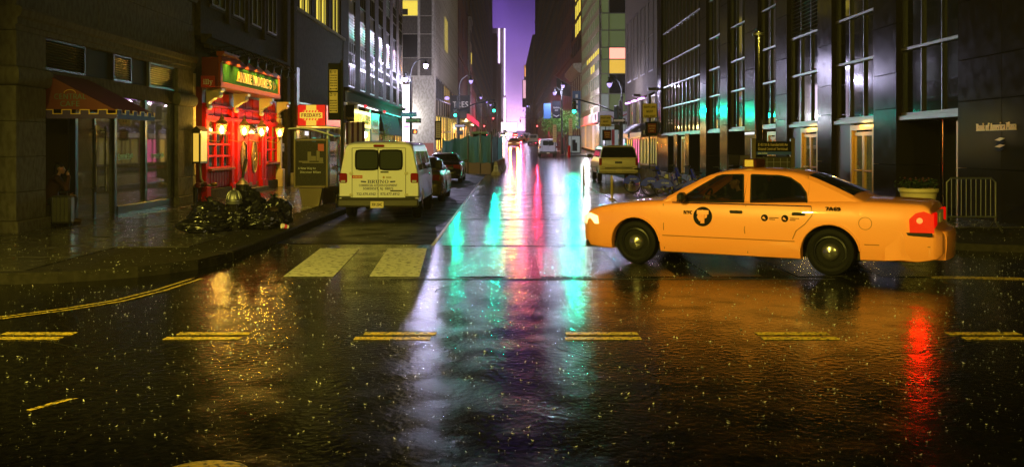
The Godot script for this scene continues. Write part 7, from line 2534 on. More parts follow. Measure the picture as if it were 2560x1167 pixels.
func phone_kiosk() -> void:
	var o := thing("phone_kiosk", "phone kiosk on tapered pedestals with a dark travel poster and curved roof", "phone kiosk", Vector3(-5.58, 0.14, -27.3))
	for q in [[0.0, 0.0], [0.32, -1.35]]:
		var s := Shape.new()
		s.loft([[Vector3(q[0] - 0.24, 0, q[1] - 0.12), Vector3(q[0] - 0.24, 0, q[1] + 0.12), Vector3(q[0] + 0.24, 0, q[1] + 0.12), Vector3(q[0] + 0.24, 0, q[1] - 0.12)].duplicate(), [Vector3(q[0] - 0.33, 0.5, q[1] - 0.14), Vector3(q[0] - 0.33, 0.5, q[1] + 0.14), Vector3(q[0] + 0.33, 0.5, q[1] + 0.14), Vector3(q[0] + 0.33, 0.5, q[1] - 0.14)]], true, true)
		put(o, "pedestal", s.mesh(), M.bronze_dark)
	var f := Shape.new()
	for e in [-0.46, 0.46]:
		f.bevel(Vector3(e, 1.2, 0.0), Vector3(0.07, 1.4, 0.14), 0.015)
	for yy in [0.54, 1.87]:
		f.bevel(Vector3(0, yy, 0.001), Vector3(0.85, 0.07, 0.138), 0.015)
	put(o, "poster_frame", f.mesh(), M.bronze_dark)
	put(o, "back_panel", box_mesh(Vector3(0.86, 1.26, 0.05)), M.black_metal, Vector3(0, 1.2, -0.02))
	var p := put(o, "poster", box_mesh(Vector3(0.85, 1.25, 0.012)), M.poster_print, Vector3(0, 1.2, 0.03))
	for q in [[-0.05, 0.2, 0.1, 0.26], [0.06, 0.14, 0.16, 0.14], [0.2, 0.22, 0.09, 0.3], [0.28, 0.1, 0.12, 0.12], [-0.2, 0.05, 0.3, 0.04], [0.05, 0.02, 0.6, 0.03]]:
		put(p, "printed_shape", box_mesh(Vector3(q[2], q[3], 0.004)), M.poster_light, Vector3(q[0], q[1], 0.008))
	put(p, "printed_emblem", box_mesh(Vector3(0.17, 0.2, 0.004)), M.sign_red, Vector3(0.28, 0.45, 0.008))
	lettering(p, "A New Way to", 0.06, M.poster_text, Vector3(-0.12, -0.14, 0.008), Vector3.ZERO, 0.5, "Droid Sans", false, 0.004)
	lettering(p, "Discover Milan", 0.06, M.poster_text, Vector3(-0.02, -0.25, 0.008), Vector3.ZERO, 0.58, "Droid Sans", false, 0.004)
	# side glazing running back from the poster, and the booth inside
	put(o, "side_pane", box_mesh(Vector3(0.012, 1.25, 1.2)), M.pane_glass, Vector3(0.50, 1.2, -0.72))
	put(o, "side_lower_panel", box_mesh(Vector3(0.03, 0.7, 1.1), 0.01), M.cream_paint, Vector3(0.47, 0.88, -0.72))
	put(o, "side_frame", box_mesh(Vector3(0.05, 1.4, 0.05), 0.01), M.dull_steel, Vector3(0.5, 1.2, -1.36))
	put(o, "phone", box_mesh(Vector3(0.3, 0.5, 0.2), 0.03), M.black_metal, Vector3(0.15, 1.25, -0.35))
	var hs := Shape.new()
	hs.tube([Vector3(0.02, 1.35, -0.48), Vector3(0.0, 1.2, -0.5), Vector3(0.05, 1.0, -0.48)], 0.02, 6)
	put(o, "handset", hs.mesh(40), M.black_metal)
	var r := Shape.new()
	var r0 := []
	var r1 := []
	for k in 13:
		var a := k / 12.0
		var x := lerpf(-0.62, 0.66, a)
		var yy := 2.0 + 0.22 * sin(PI * (0.35 + 0.65 * a))
		r0.append(Vector3(x, yy, -1.5))
		r1.append(Vector3(x, yy, 0.2))
	for k in 13:
		r0.append(r0[12 - k] - Vector3(0, 0.035, 0))
		r1.append(r1[12 - k] - Vector3(0, 0.035, 0))
	r0.reverse()
	r1.reverse()
	r.loft([r0, r1], true, true)
	put(o, "curved_roof", r.mesh(30), M.dull_steel)
	for e in [-0.46, 0.46]:
		put(o, "roof_post", box_mesh(Vector3(0.05, 0.28, 0.05)), M.dull_steel, Vector3(e, 2.0, -0.03))
	var bl := bike_frame("parked_bicycle", "dark bicycle leaning between the phone kiosk and the van", Vector3(-4.72, 0.14, -26.6), 0.15, M.black_metal, false)
	bl.rotation.z = -0.12

func barricade() -> void:
	var o := thing("crowd_barrier", "grey steel crowd barrier with upright bars at the right behind the taxi", "barrier", Vector3(9.1, 0.14, -18.8), -0.04)
	var s := Shape.new()
	var w := 0.47
	s.tube([Vector3(-w, 0.3, 0), Vector3(-w, 0.98, 0), Vector3(-w + 0.08, 1.06, 0), Vector3(w - 0.08, 1.06, 0), Vector3(w, 0.98, 0), Vector3(w, 0.3, 0), Vector3(-w, 0.3, 0)], 0.019, 8)
	put(o, "frame", s.mesh(40), M.galvanised)
	for k in 9:
		var b := Shape.new()
		var x := -w + (k + 1) * 2 * w / 10.0
		b.tube([Vector3(x, 0.3, 0), Vector3(x, 1.06, 0)], 0.008, 6)
		put(o, "bar", b.mesh(40), M.galvanised)
	for e in [-w, w]:
		var f := Shape.new()
		f.tube([Vector3(e, 0.3, 0), Vector3(e, 0.22, 0), Vector3(e, 0.02, 0.3)], 0.018, 6)
		f.tube([Vector3(e, 0.24, 0), Vector3(e, 0.02, -0.3)], 0.018, 6)
		put(o, "foot", f.mesh(40), M.galvanised)

func planter() -> void:
	var o := thing("planter", "round cream stone planter with dark flowers behind the taxi boot", "planter", Vector3(9.35, 0.14, -21.8))
	var s := Shape.new()
	s.lathe([Vector2(0.30, 0.0), Vector2(0.34, 0.1), Vector2(0.37, 0.5), Vector2(0.39, 0.62), Vector2(0.43, 0.66), Vector2(0.43, 0.73), Vector2(0.38, 0.74), Vector2(0.36, 0.66), Vector2(0.001, 0.66)], 28)
	put(o, "pot", s.mesh(35), M.cream_paint)
	var e := Shape.new()
	var pts := []
	for k in 17:
		var a := TAU * k / 16
		pts.append(Vector3(cos(a) * 0.09 - 0.1, 0.42 + sin(a) * 0.09, 0.365))
	e.tube(pts, 0.012, 5)
	put(o, "medallion", e.mesh(40), M.cream_paint)
	leaf_cloud(o, "foliage", Vector3(0, 0.84, 0), Vector3(0.46, 0.16, 0.4), 420, 0.09, M.leaf_dark)
	var fl := Shape.new()
	for k in 14:
		var a := k * 2.4
		fl.ball(Vector3(cos(a) * 0.32 * (0.3 + 0.05 * k), 0.93 + 0.03 * sin(k * 1.7), sin(a) * 0.3 * (0.3 + 0.05 * k)), Vector3(0.03, 0.025, 0.03), 8)
	stuff(put(o, "blossoms", fl.mesh(50), M.sign_dark_red))

func fences() -> void:
	# the builders' fence in the left lane: posts, net panels, boarding, concrete barrier
	var o := thing("builders_fence", "tall teal net builders' fence standing in the left lane behind the black car", "fence")
	var pts := [Vector2(-5.03, 75.0), Vector2(-3.8, 69.0), Vector2(-2.6, 63.5), Vector2(-1.75, 62.4), Vector2(-1.02, 61.5), Vector2(-0.75, 72.5), Vector2(-0.45, 84.0)]
	var hs := [2.35, 2.45, 2.58, 2.62, 2.66, 2.6, 2.7]
	for i in pts.size():
		var p: Vector2 = pts[i]
		var s := Shape.new()
		s.tube([Vector3(p.x, 0, -p.y), Vector3(p.x, hs[i] + 0.12 + 0.2 * (i % 2), -p.y)], 0.05, 6)
		put(o, "post", s.mesh(40), M.dark_metal)
	for i in pts.size() - 1:
		var a: Vector2 = pts[i]
		var b: Vector2 = pts[i + 1]
		var s := Shape.new()
		var rows := []
		var side := (b - a).orthogonal().normalized()
		for k in 13:
			var t := k / 12.0
			var row := []
			for j in 9:
				var v := j / 8.0
				var p := a.lerp(b, t) + side * (0.09 * sin(t * 9.0 + i * 2.0) * (1.1 - v) + 0.05 * sin(t * 23.0 + v * 3.0))
				row.append(Vector3(p.x, lerpf(0.75, lerpf(hs[i], hs[i + 1], t) - 0.16 * sin(PI * t), v), -p.y))
			rows.append(row)
		s.loft(rows)
		put(o, "net_panel", s.mesh(60), M.green_net)
		var bd := Shape.new()
		bd.loft([[Vector3(a.x, 0.02, -a.y), Vector3(a.x, 0.78, -a.y)], [Vector3(b.x, 0.02, -b.y), Vector3(b.x, 0.78, -b.y)]])
		put(o, "boarding", bd.mesh(), M.plywood)
	for k in 5:
		var x := Shape.new()
		var d := 63.0 + k * 4.5
		x.tube([Vector3(-0.95 + k * 0.09, 2.3, -d), Vector3(-0.9 + k * 0.09, 2.95 + 0.1 * (k % 2), -d)], 0.035, 5)
		put(o, "stake", x.mesh(), M.dark_metal)
	var ex := thing("site_machine", "pale topped site machine just showing over the green fence", "machine")
	slab(ex, "roof", -2.6, -1.4, 2.75, 2.9, 70, 72, M.teal_roof, 0.03)
	slab(ex, "cab", -2.5, -1.5, 1.2, 2.74, 70.1, 71.9, M.dark_glass, 0.03)
	slab(ex, "base", -2.8, -1.2, 0.1, 1.19, 69, 72.5, M.dark_metal, 0.05)
	for i in 5:
		var d := 61.0 + i * 4.2
		var w: String = "nearest of the row, with a small notice" if i == 0 else ["", "second of the row", "third of the row", "fourth of the row", "farthest of the row"][i]
		var jb := thing("concrete_barrier", "pale striped concrete barrier along the green fence, %s" % w, "barrier", Vector3(-0.72 + i * 0.1, 0, -d), 0, "concrete barriers along the green fence")
		var s := Shape.new()
		s.prism(PackedVector2Array([Vector2(-0.3, 0), Vector2(0.3, 0), Vector2(0.3, 0.1), Vector2(0.14, 0.35), Vector2(0.09, 0.85), Vector2(-0.09, 0.85), Vector2(-0.14, 0.35), Vector2(-0.3, 0.1)]), -4.15, 0)
		put(jb, "block", s.mesh(), M.pale_stone)
		put(jb, "stripe", box_mesh(Vector3(0.012, 0.3, 4.0)), M.copper_paint, Vector3(0.118, 0.66, -2.08), Vector3(0, 0, 0.1))
		if i == 0:
			put(jb, "notice", box_mesh(Vector3(0.26, 0.4, 0.012)), M.sign_white, Vector3(0, 0.42, 0.012))
			for k in 4:
				put(jb, "notice_print", box_mesh(Vector3(0.18, 0.03, 0.006)), M.sign_black, Vector3(0, 0.54 - k * 0.08, 0.02))
	# slatted hoarding behind the bikes
	var h := thing("slatted_hoarding", "low hoarding of upright dark boards behind the parked blue bikes", "fence")
	var n := 34
	for i in n:
		var t := (i + 0.5) / n
		var x := lerpf(6.55, 6.75, t)
		var d := lerpf(50.0, 34.0, t)
		put(h, "board", box_mesh(Vector3(0.03, 0.55 + 0.01 * (i % 3), 0.42), 0.006), M.hoarding_wood, Vector3(x, 0.43, -d))
		if i % 3 == 0:
			put(h, "post_cap", box_mesh(Vector3(0.09, 0.09, 0.09), 0.02), M.hoarding_wood, Vector3(x, 0.75, -d))
	put(h, "top_rail", box_mesh(Vector3(0.08, 0.05, 16.1), 0.01), M.hoarding_wood, Vector3(6.65, 0.735, -42), Vector3(0, 0.0125, 0))
	# stacked dark chairs and tables against the office
	for i in 5:
		var c := thing("covered_chairs", "dark covered stack of cafe chairs against the granite wall, %s from the near end" % ["first", "second", "third", "fourth", "fifth"][i], "chairs", Vector3(9.7, 0.14, -33.0 - i * 1.9), 0.2 * (i % 3), "covered chair stacks by the granite wall")
		for k in 4:
			put(c, "chair_seat", box_mesh(Vector3(0.5, 0.05, 0.5), 0.015), M.black_metal, Vector3(0, 0.45 + k * 0.14, 0))
			put(c, "chair_back", box_mesh(Vector3(0.5, 0.42, 0.04), 0.015), M.black_metal, Vector3(0, 0.7 + k * 0.14, -0.24), Vector3(-0.15, 0, 0))
		for e in [[-1, -1], [1, -1], [-1, 1], [1, 1]]:
			put(c, "leg", box_mesh(Vector3(0.03, 0.45, 0.03)), M.black_metal, Vector3(e[0] * 0.22, 0.22, e[1] * 0.22))

func bike_frame(called: String, label: String, at: Vector3, turn: float, paint: Material, shared: bool, group := "") -> Node3D:
	var o := thing(called, label, "bicycle", at, turn, group)
	var rr := Vector3(0, 0.335, 0.54)
	var fr := Vector3(0, 0.335, -0.54)
	for c in [rr, fr]:
		var s := Shape.new()
		var ring_ := []
		for k in 33:
			var a := TAU * k / 32
			ring_.append(c + Vector3(0, sin(a), cos(a)) * 0.315)
		s.tube(ring_, 0.022, 6, false)
		var w := put(o, "tyre", s.mesh(50), M.rubber)
		var r2 := Shape.new()
		for k in ring_.size():
			ring_[k] = c + (ring_[k] - c) * 0.93
		r2.tube(ring_, 0.012, 5, false)
		for k in 14:
			var a := TAU * k / 14
			r2.tube([c + Vector3(0.02 * (1 if k % 2 else -1), 0, 0), c + Vector3(0, sin(a), cos(a)) * 0.29], 0.0025, 3, false)
		r2.tube([c + Vector3(-0.05, 0, 0), c + Vector3(0.05, 0, 0)], 0.03, 8)
		put(w, "rim", r2.mesh(40), M.steel)
	var f := Shape.new()
	var bb := Vector3(0, 0.30, 0.08)
	var seat_foot := Vector3(0, 0.58, 0.22)
	var head := Vector3(0, 0.86, -0.40)
	var rad := 0.035 if shared else 0.018
	f.tube([head + Vector3(0, -0.2, -0.03), Vector3(0, 0.42, -0.12), bb], rad * 1.2, 8)
	if not shared:
		f.tube([head, seat_foot + Vector3(0, 0.18, 0.04)], rad, 8)
	f.tube([bb, seat_foot, seat_foot + Vector3(0, 0.2, 0.06)], rad, 8)
	f.tube([bb, rr], 0.014, 6)
	f.tube([seat_foot, rr], 0.014, 6)
	f.tube([head + Vector3(0, -0.25, -0.05), head], rad, 8)
	for e in [-0.04, 0.04]:
		f.tube([fr + Vector3(e, 0, 0), head + Vector3(e, -0.22, -0.04)], 0.014, 6)
	put(o, "frame", f.mesh(45), paint)
	var h := Shape.new()
	h.tube([head, head + Vector3(0, 0.22, 0.05)], 0.018, 8)
	h.tube([head + Vector3(-0.28, 0.28, 0.22), head + Vector3(-0.24, 0.28, 0.06), head + Vector3(0, 0.22, 0.05), head + Vector3(0.24, 0.28, 0.06), head + Vector3(0.28, 0.28, 0.22)], 0.016, 7)
	put(o, "handlebar", h.mesh(45), M.black_metal)
	var sd := Shape.new()
	sd.ball(seat_foot + Vector3(0, 0.36, 0.12), Vector3(0.09, 0.04, 0.14), 12)
	sd.tube([seat_foot + Vector3(0, 0.18, 0.05), seat_foot + Vector3(0, 0.34, 0.1)], 0.016, 6)
	put(o, "saddle", sd.mesh(50), M.black_metal)
	var ck := Shape.new()
	ck.tube([bb + Vector3(-0.1, 0, 0), bb + Vector3(0.1, 0, 0)], 0.015, 6)
	ck.tube([bb + Vector3(0.1, 0, 0), bb + Vector3(0.1, -0.12, -0.1)], 0.012, 6)
	ck.tube([bb + Vector3(-0.1, 0, 0), bb + Vector3(-0.1, 0.12, 0.1)], 0.012, 6)
	put(o, "crank", ck.mesh(40), M.dark_metal)
	for q in [[0.13, -0.12, -0.1], [-0.13, 0.12, 0.1]]:
		put(o, "pedal", box_mesh(Vector3(0.09, 0.025, 0.07), 0.008), M.black_metal, bb + Vector3(q[0], q[1], q[2]))
	if shared:
		# wide skirt guard on the rear wheel, front carrier
		for e in [-1, 1]:
			var g := Shape.new()
			var row0 := []
			var row1 := []
			for k in 13:
				var a := lerpf(0.15, PI - 0.35, k / 12.0)
				row0.append(rr + Vector3(e * 0.05, sin(a) * 0.14, cos(a) * 0.14))
				row1.append(rr + Vector3(e * 0.05, sin(a) * 0.36, cos(a) * 0.36))
			if e > 0:
				g.loft([row0, row1])
			else:
				g.loft([row1, row0])
			put(o, "skirt_guard", g.mesh(40), M.bike_blue)
			lettering(o, "citi bike", 0.06, M.sign_white, rr + Vector3(e * 0.056, 0.22, -0.05), Vector3(0, e * PI / 2, 0), 0.26, "Droid Sans", false, 0.004)
		var md := Shape.new()
		var m0 := []
		var m1 := []
		for k in 15:
			var a := lerpf(0.0, PI, k / 14.0)
			m0.append(rr + Vector3(-0.05, sin(a) * 0.365, cos(a) * 0.365))
			m1.append(rr + Vector3(0.05, sin(a) * 0.365, cos(a) * 0.365))
		md.loft([m0, m1])
		put(o, "mudguard", md.mesh(50), M.bike_blue)
		var bk := Shape.new()
		bk.prism(PackedVector2Array([Vector2(-0.14, 0.0), Vector2(0.14, 0.0), Vector2(0.19, 0.34), Vector2(-0.19, 0.34)]), 0.0, 0.05, Transform3D(Basis(Vector3.RIGHT, 0.35), head + Vector3(0, -0.12, -0.16)))
		put(o, "front_carrier", bk.mesh(), M.bike_blue)
		put(o, "frame_cover", box_mesh(Vector3(0.09, 0.16, 0.42), 0.035), paint, Vector3(0, 0.45, -0.02), Vector3(0.5, 0, 0))
		put(o, "rear_lamp", box_mesh(Vector3(0.05, 0.04, 0.02), 0.008), M.tail_dark, rr + Vector3(0, 0.3, 0.24))
	return o

func bikes() -> void:
	var words := ["leftmost of the row, before the estate car", "second of the row with raised handlebars", "third of the row, lettered guard lit blue", "fourth of the row, partly behind the taxi bonnet"]
	var spots := [[4.9, 37.5], [5.25, 35.2], [5.45, 33.3], [6.15, 31.8]]
	for i in 4:
		var f := Vector3(0.93, 0, 0.34)
		var c := Vector3(spots[i][0], 0.0, -spots[i][1]) + f * 0.54
		bike_frame("share_bicycle", "blue share bicycle, %s" % words[i], c, -1.92, M.bike_deep, true, "blue share bicycles in their dock")
	var dk := thing("bike_dock", "low dock rail with slim posts holding the blue bicycles", "bike dock")
	put(dk, "base_rail", box_mesh(Vector3(0.5, 0.05, 9.0), 0.015), M.dark_metal, Vector3(6.3, 0.03, -34.0), Vector3(0, -0.06, 0))
	for i in 5:
		var p := Vector3(6.15 + i * 0.12, 0.4, -36.9 + i * 1.9)
		put(dk, "dock_post", box_mesh(Vector3(0.16, 0.75, 0.1), 0.02), M.dull_steel, p, Vector3(0, -0.35, 0))
		put(dk, "dock_light", box_mesh(Vector3(0.03, 0.03, 0.02)), M.sign_white, p + Vector3(-0.09, 0.25, 0.02))

func trees() -> void:
	for q in [[5.6, 116.5, 5.4, "left small street tree with bright green crown by the lamp banners", 1], [7.0, 115.0, 5.1, "right small street tree with darker crown behind the red bollard", 2]]:
		var g := grade(q[1])
		var o := thing("street_tree", q[3], "tree", Vector3(q[0], g, -q[1]), 0, "small street trees past the avenue")
		var s := Shape.new()
		s.tube([Vector3(0, 0, 0), Vector3(0.04, 1.2, 0), Vector3(-0.03, 2.2, 0.03), Vector3(0, 3.2, 0)], [0.11, 0.085, 0.07, 0.04], 8)
		for k in 7:
			var a := k * 2.4
			var y := 1.7 + k * 0.22
			s.tube([Vector3(0, y, 0), Vector3(cos(a) * 0.5, y + 0.5, sin(a) * 0.5), Vector3(cos(a) * 1.0, y + 1.2, sin(a) * 1.0)], [0.04, 0.025, 0.01], 5)
		put(o, "trunk", s.mesh(40), M.bark)
		leaf_cloud(o, "crown", Vector3(0, 3.8, 0), Vector3(1.9, 1.6, 1.7), 3200, 0.2, M.leaf, 16)

# ---------------------------------------------------------------- the seated figure: distance field meshed as surface nets
func net(bones: Array, cell: float, k: float) -> Shape:
	var lo := Vector3.ONE * 1e9
	var hi := -lo
	for b in bones:
		var r := maxf(b[2], b[3]) + cell * 2.5 + k
		for p in [b[0], b[1]]:
			lo = lo.min(p - Vector3.ONE * r)
			hi = hi.max(p + Vector3.ONE * r)
	var n := Vector3i(((hi - lo) / cell).ceil()) + Vector3i.ONE
	var f := PackedFloat32Array()
	f.resize(n.x * n.y * n.z)
	f.fill(1.0)
	for b in bones:
		var r := maxf(b[2], b[3]) + cell * 2.0 + k
		var a0: Vector3 = b[0]
		var ab: Vector3 = b[1] - a0
		var l2 := maxf(ab.length_squared(), 1e-9)
		var i0 := Vector3i(((a0.min(b[1]) - Vector3.ONE * r - lo) / cell).floor()).clamp(Vector3i.ZERO, n - Vector3i.ONE)
		var i1 := Vector3i(((a0.max(b[1]) + Vector3.ONE * r - lo) / cell).ceil()).clamp(Vector3i.ZERO, n - Vector3i.ONE)
		for z in range(i0.z, i1.z + 1):
			for y in range(i0.y, i1.y + 1):
				for x in range(i0.x, i1.x + 1):
					var p := lo + Vector3(x, y, z) * cell
					var t := clampf((p - a0).dot(ab) / l2, 0, 1)
					var d := p.distance_to(a0 + ab * t) - lerpf(b[2], b[3], t)
					var at := x + n.x * (y + n.y * z)
					var e := f[at]
					var h := clampf(0.5 + 0.5 * (e - d) / k, 0, 1)
					f[at] = lerpf(e, d, h) - k * h * (1 - h)
	var id := {}
	var vs := PackedVector3Array()
	var step := [1, n.x, n.x * n.y]
	for z in n.z - 1:
		for y in n.y - 1:
			for x in n.x - 1:
				var at := x + n.x * (y + n.y * z)
				var sum := Vector3.ZERO
				var c := 0
				var m := 0
				for q in 8:
					if f[at + (q & 1) + (step[1] if q & 2 else 0) + (step[2] if q & 4 else 0)] < 0:
						m |= 1 << q
				if m == 0 or m == 255:
					continue
				for e in [[0, 1], [2, 3], [4, 5], [6, 7], [0, 2], [1, 3], [4, 6], [5, 7], [0, 4], [1, 5], [2, 6], [3, 7]]:
					if ((m >> e[0]) & 1) != ((m >> e[1]) & 1):
						var fa := f[at + (e[0] & 1) + (step[1] if e[0] & 2 else 0) + (step[2] if e[0] & 4 else 0)]
						var fb := f[at + (e[1] & 1) + (step[1] if e[1] & 2 else 0) + (step[2] if e[1] & 4 else 0)]
						var pa := Vector3(e[0] & 1, (e[0] >> 1) & 1, (e[0] >> 2) & 1)
						var pb := Vector3(e[1] & 1, (e[1] >> 1) & 1, (e[1] >> 2) & 1)
						sum += pa.lerp(pb, fa / (fa - fb))
						c += 1
				id[at] = vs.size()
				vs.push_back(lo + (Vector3(x, y, z) + sum / c) * cell)
	var s := Shape.new()
	for at in id:
		var m0 := f[at] < 0
		for ax in 3:
			if (f[at + step[ax]] < 0) == m0:
				continue
			var u: int = step[(ax + 1) % 3]
			var w: int = step[(ax + 2) % 3]
			if not (id.has(at - u) and id.has(at - w) and id.has(at - u - w)):
				continue
			var q := [vs[id[at]], vs[id[at - u]], vs[id[at - u - w]], vs[id[at - w]]]
			if m0:
				s.quad(q[0], q[1], q[2], q[3])
			else:
				s.quad(q[3], q[2], q[1], q[0])
	return s

func figure(o: Node3D, legs_at: Array, arms_at: Array, top: Material, below: Material) -> void:
	# a seated body facing -z: legs_at [knee, ankle] and arms_at [elbow, wrist, way the hand points] for each side
	var hip := Vector3(0, 0.50, 0.05)
	var chest := Vector3(0, 0.90, -0.06)
	var neck := Vector3(0, 1.05, -0.09)
	var head := Vector3(0, 1.19, -0.14)
	var legs := []
	var arms := []
	var hands := []
	var shoes := []
	for i in 2:
		var e := -1.0 if i == 0 else 1.0
		var knee: Vector3 = legs_at[i][0]
		var ankle: Vector3 = legs_at[i][1]
		legs.append([Vector3(e * 0.09, 0.50, 0.03), knee, 0.085, 0.06])
		legs.append([knee, ankle, 0.058, 0.04])
		shoes.append([ankle + Vector3(0, -0.04, 0.04), ankle + Vector3(e * 0.01, -0.045, -0.16), 0.05, 0.042])
		var elbow: Vector3 = arms_at[i][0]
		var wrist: Vector3 = arms_at[i][1]
		arms.append([Vector3(e * 0.18, 0.98, -0.05), elbow, 0.05, 0.042])
		arms.append([elbow, wrist, 0.04, 0.028])
		var dir: Vector3 = arms_at[i][2].normalized()
		var side := dir.cross(Vector3.FORWARD if absf(dir.z) < 0.9 else Vector3.UP).normalized()
		var down := side.cross(dir).normalized()
		var palm := wrist + dir * 0.075
		hands.append([wrist, palm, 0.026, 0.034])
		for k in 4:
			var root := palm + side * (0.027 - 0.018 * k)
			var l: float = [0.036, 0.042, 0.039, 0.03][k]
			var mid := root + (dir + down * 0.25).normalized() * l
			hands.append([root, mid, 0.0095, 0.0088])
			hands.append([mid, mid + (dir + down * 0.9).normalized() * l * 0.75, 0.0088, 0.0075])
		var tr := wrist + dir * 0.03 + side * 0.03
		var tm := tr + (dir * 0.7 + side * 0.7).normalized() * 0.04
		hands.append([tr, tm, 0.011, 0.010])
		hands.append([tm, tm + (dir * 0.9 + side * 0.5).normalized() * 0.03, 0.010, 0.008])
	var torso := [[hip, Vector3(0, 0.70, 0.03), 0.13, 0.125], [Vector3(0, 0.70, 0.03), chest, 0.125, 0.13], [Vector3(-0.13, 0.98, -0.06), Vector3(0.13, 0.98, -0.06), 0.06, 0.06]]
	var skull := [[neck, head + Vector3(0, -0.05, 0.02), 0.052, 0.055], [head + Vector3(0, 0.03, 0.03), head + Vector3(0, 0.0, -0.01), 0.088, 0.082], [head + Vector3(0, -0.06, -0.04), head + Vector3(0, -0.08, -0.055), 0.05, 0.035], [head + Vector3(0, 0.0, -0.085), head + Vector3(0, -0.03, -0.105), 0.012, 0.017], [head + Vector3(-0.025, -0.065, -0.082), head + Vector3(0.025, -0.065, -0.082), 0.011, 0.011]]
	for e in [-1.0, 1.0]:
		skull.append([head + Vector3(e * 0.088, 0.0, 0.02), head + Vector3(e * 0.09, -0.03, 0.02), 0.018, 0.012])
	var body := net(torso + legs + arms + [[chest, neck, 0.08, 0.055]], 0.022, 0.04)
	body.v.append_array(net(skull, 0.009, 0.015).v)
	body.v.append_array(net(hands, 0.0065, 0.006).v)
	var skin := put(o, "body", body.mesh(70), M.skin)
	var fat := func(list: Array, by: float) -> Array: return list.map(func(b): return [b[0], b[1], b[2] + by, b[3] + by])
	put(skin, "jacket", net(fat.call(torso, 0.022) + fat.call(arms, 0.016), 0.02, 0.03).mesh(70), top)
	put(skin, "trousers", net(fat.call(legs, 0.016) + [[hip, Vector3(0, 0.56, 0.03), 0.148, 0.14]], 0.02, 0.03).mesh(70), below)
	put(skin, "shoes", net(shoes, 0.015, 0.02).mesh(70), M.shoe_leather)
	put(skin, "hair", net([[head + Vector3(0, 0.055, 0.045), head + Vector3(0, 0.05, 0.015), 0.09, 0.085], [head + Vector3(0, 0.0, 0.07), head + Vector3(0, -0.1, 0.07), 0.07, 0.05]], 0.012, 0.02).mesh(70), M.hair_dark)
	var eyes := Shape.new()
	for e in [-0.033, 0.033]:
		eyes.ball(head + Vector3(e, 0.008, -0.078), Vector3.ONE * 0.011, 10)
	put(skin, "eyes", eyes.mesh(60), M.white_paint)

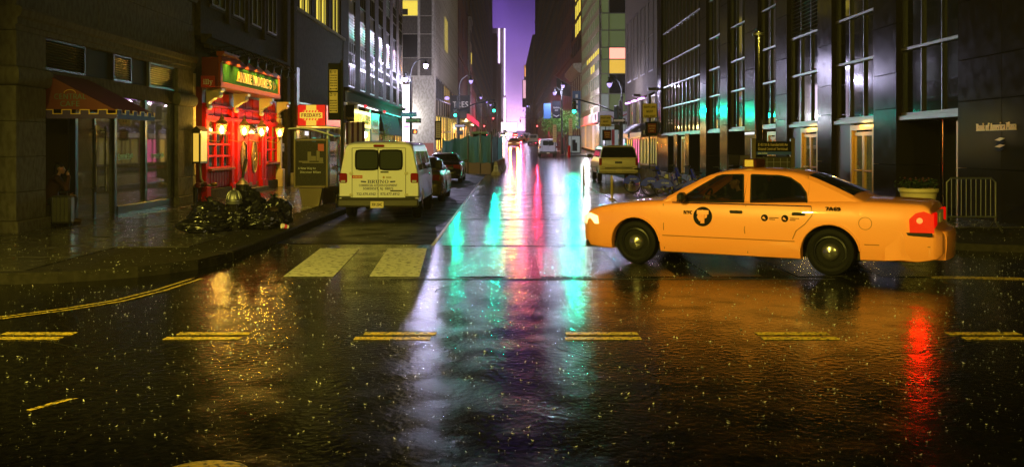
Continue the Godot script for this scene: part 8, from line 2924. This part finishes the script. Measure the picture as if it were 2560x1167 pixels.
func seated_person() -> void:
	var o := thing("person", "person sitting hunched in the dark cafe doorway beside luggage, hand raised to face", "person", Vector3(-9.95, 0.14, -21.0), -1.0)
	figure(o, [[Vector3(-0.13, 0.52, -0.40), Vector3(-0.13, 0.09, -0.36)], [Vector3(0.13, 0.52, -0.40), Vector3(0.13, 0.09, -0.36)]], [[Vector3(-0.24, 0.72, -0.16), Vector3(-0.12, 0.60, -0.34), Vector3(0.5, -0.25, -0.8)], [Vector3(0.23, 0.76, -0.24), Vector3(0.09, 1.02, -0.30), Vector3(-0.35, 0.9, 0.25)]], M.jacket_cloth, M.trouser_cloth)
	var taxi: Node3D = get_node("taxi")
	var d := thing("person", "taxi driver in dark clothes sitting behind the wheel, both hands on it", "person", taxi.transform * Vector3(-0.38, 0.09, 0.12), taxi.rotation.y)
	figure(d, [[Vector3(-0.13, 0.56, -0.42), Vector3(-0.13, 0.30, -0.78)], [Vector3(0.12, 0.55, -0.42), Vector3(0.13, 0.30, -0.80)]], [[Vector3(-0.25, 0.80, -0.26), Vector3(-0.17, 0.93, -0.48), Vector3(0.1, 0.3, -0.9)], [Vector3(0.25, 0.80, -0.26), Vector3(0.17, 0.93, -0.48), Vector3(-0.1, 0.3, -0.9)]], M.trouser_cloth, M.trouser_cloth)
	# luggage
	var step := thing("door_step_seat", "low dark stone ledge in the cafe doorway under the seated person", "ledge", Vector3(-10.08, 0.14, -21.05))
	put(step, "stone", box_mesh(Vector3(0.5, 0.40, 0.6), 0.02), M.dark_stone, Vector3(-0.02, 0.2, -0.06))
	plain("case_metal", lin(0.07, 0.07, 0.065), 0.35, 0.6)
	var c := thing("suitcase", "large silver ribbed suitcase standing at the foot of the limestone pier", "suitcase", Vector3(-9.35, 0.14, -20.15), 0.1)
	put(c, "shell", box_mesh(Vector3(0.42, 0.58, 0.26), 0.04), M.case_metal, Vector3(0, 0.36, 0))
	for k in 5:
		put(c, "rib", box_mesh(Vector3(0.02, 0.54, 0.28), 0.008), M.case_metal, Vector3(-0.16 + k * 0.08, 0.36, 0))
	var hd := Shape.new()
	hd.tube([Vector3(-0.09, 0.65, 0), Vector3(-0.09, 0.72, 0), Vector3(0.09, 0.72, 0), Vector3(0.09, 0.65, 0)], 0.012, 6)
	put(c, "handle", hd.mesh(40), M.black_metal)
	for e in [[-0.16, 0.08], [0.16, 0.08], [-0.16, -0.08], [0.16, -0.08]]:
		put(c, "wheel", box_mesh(Vector3(0.03, 0.07, 0.06), 0.012), M.rubber, Vector3(e[0], 0.036, e[1]))
	var bg := thing("travel_bag", "dark travel bag standing between the suitcase and the seated person", "bag", Vector3(-9.5, 0.14, -20.6), 0.3)
	put(bg, "shell", box_mesh(Vector3(0.34, 0.5, 0.22), 0.05), M.jacket_cloth, Vector3(0, 0.26, 0))
	put(bg, "pocket", box_mesh(Vector3(0.24, 0.2, 0.04), 0.015), M.trouser_cloth, Vector3(0, 0.2, 0.12))

# ---------------------------------------------------------------- rain: splashes on the ground
func rain() -> void:
	# a bead of water and two crumbs of it, thrown up unevenly
	var s := Shape.new()
	s.ball(Vector3(0, 0.007, 0), Vector3(0.011, 0.009, 0.010), 8)
	s.ball(Vector3(0.012, 0.017, 0.005), Vector3(0.006, 0.007, 0.006), 6)
	s.ball(Vector3(-0.019, 0.005, -0.008), Vector3(0.005, 0.005, 0.005), 6)
	var mm := MultiMesh.new()
	mm.transform_format = MultiMesh.TRANSFORM_3D
	mm.use_colors = true
	mm.mesh = s.mesh(50)
	var at := []
	for i in 16000:
		var d := rng.randf_range(3.5, 30.0)
		var x := rng.randf_range(-0.56, 0.56) * d
		var y := 0.003
		if x < -4.4 and d > 12.6 or x > 6.8 and d > 17.0:
			y = 0.143
		if x < -9.3 and d > 18.6:
			continue
		var k := pow(rng.randf(), 3.0) * 0.5 + 0.09 + 0.008 * d
		at.append(Transform3D(Basis(Vector3.UP, rng.randf() * TAU).scaled(Vector3(k, k * rng.randf_range(0.3, 1.0), k)), Vector3(x, y, -d)))
	mm.instance_count = at.size()
	for i in at.size():
		mm.set_instance_transform(i, at[i])
		var w := 0.1 + 0.9 * pow(rng.randf(), 1.5)
		mm.set_instance_color(i, Color(w, w, w))
	var o := MultiMeshInstance3D.new()
	o.name = "rain_splashes"
	o.multimesh = mm
	o.material_override = M.water_drop
	add_child(o, true)
	tag(o, "tiny rain splashes leaping from the wet road and pavement", "rain")
	stuff(o)
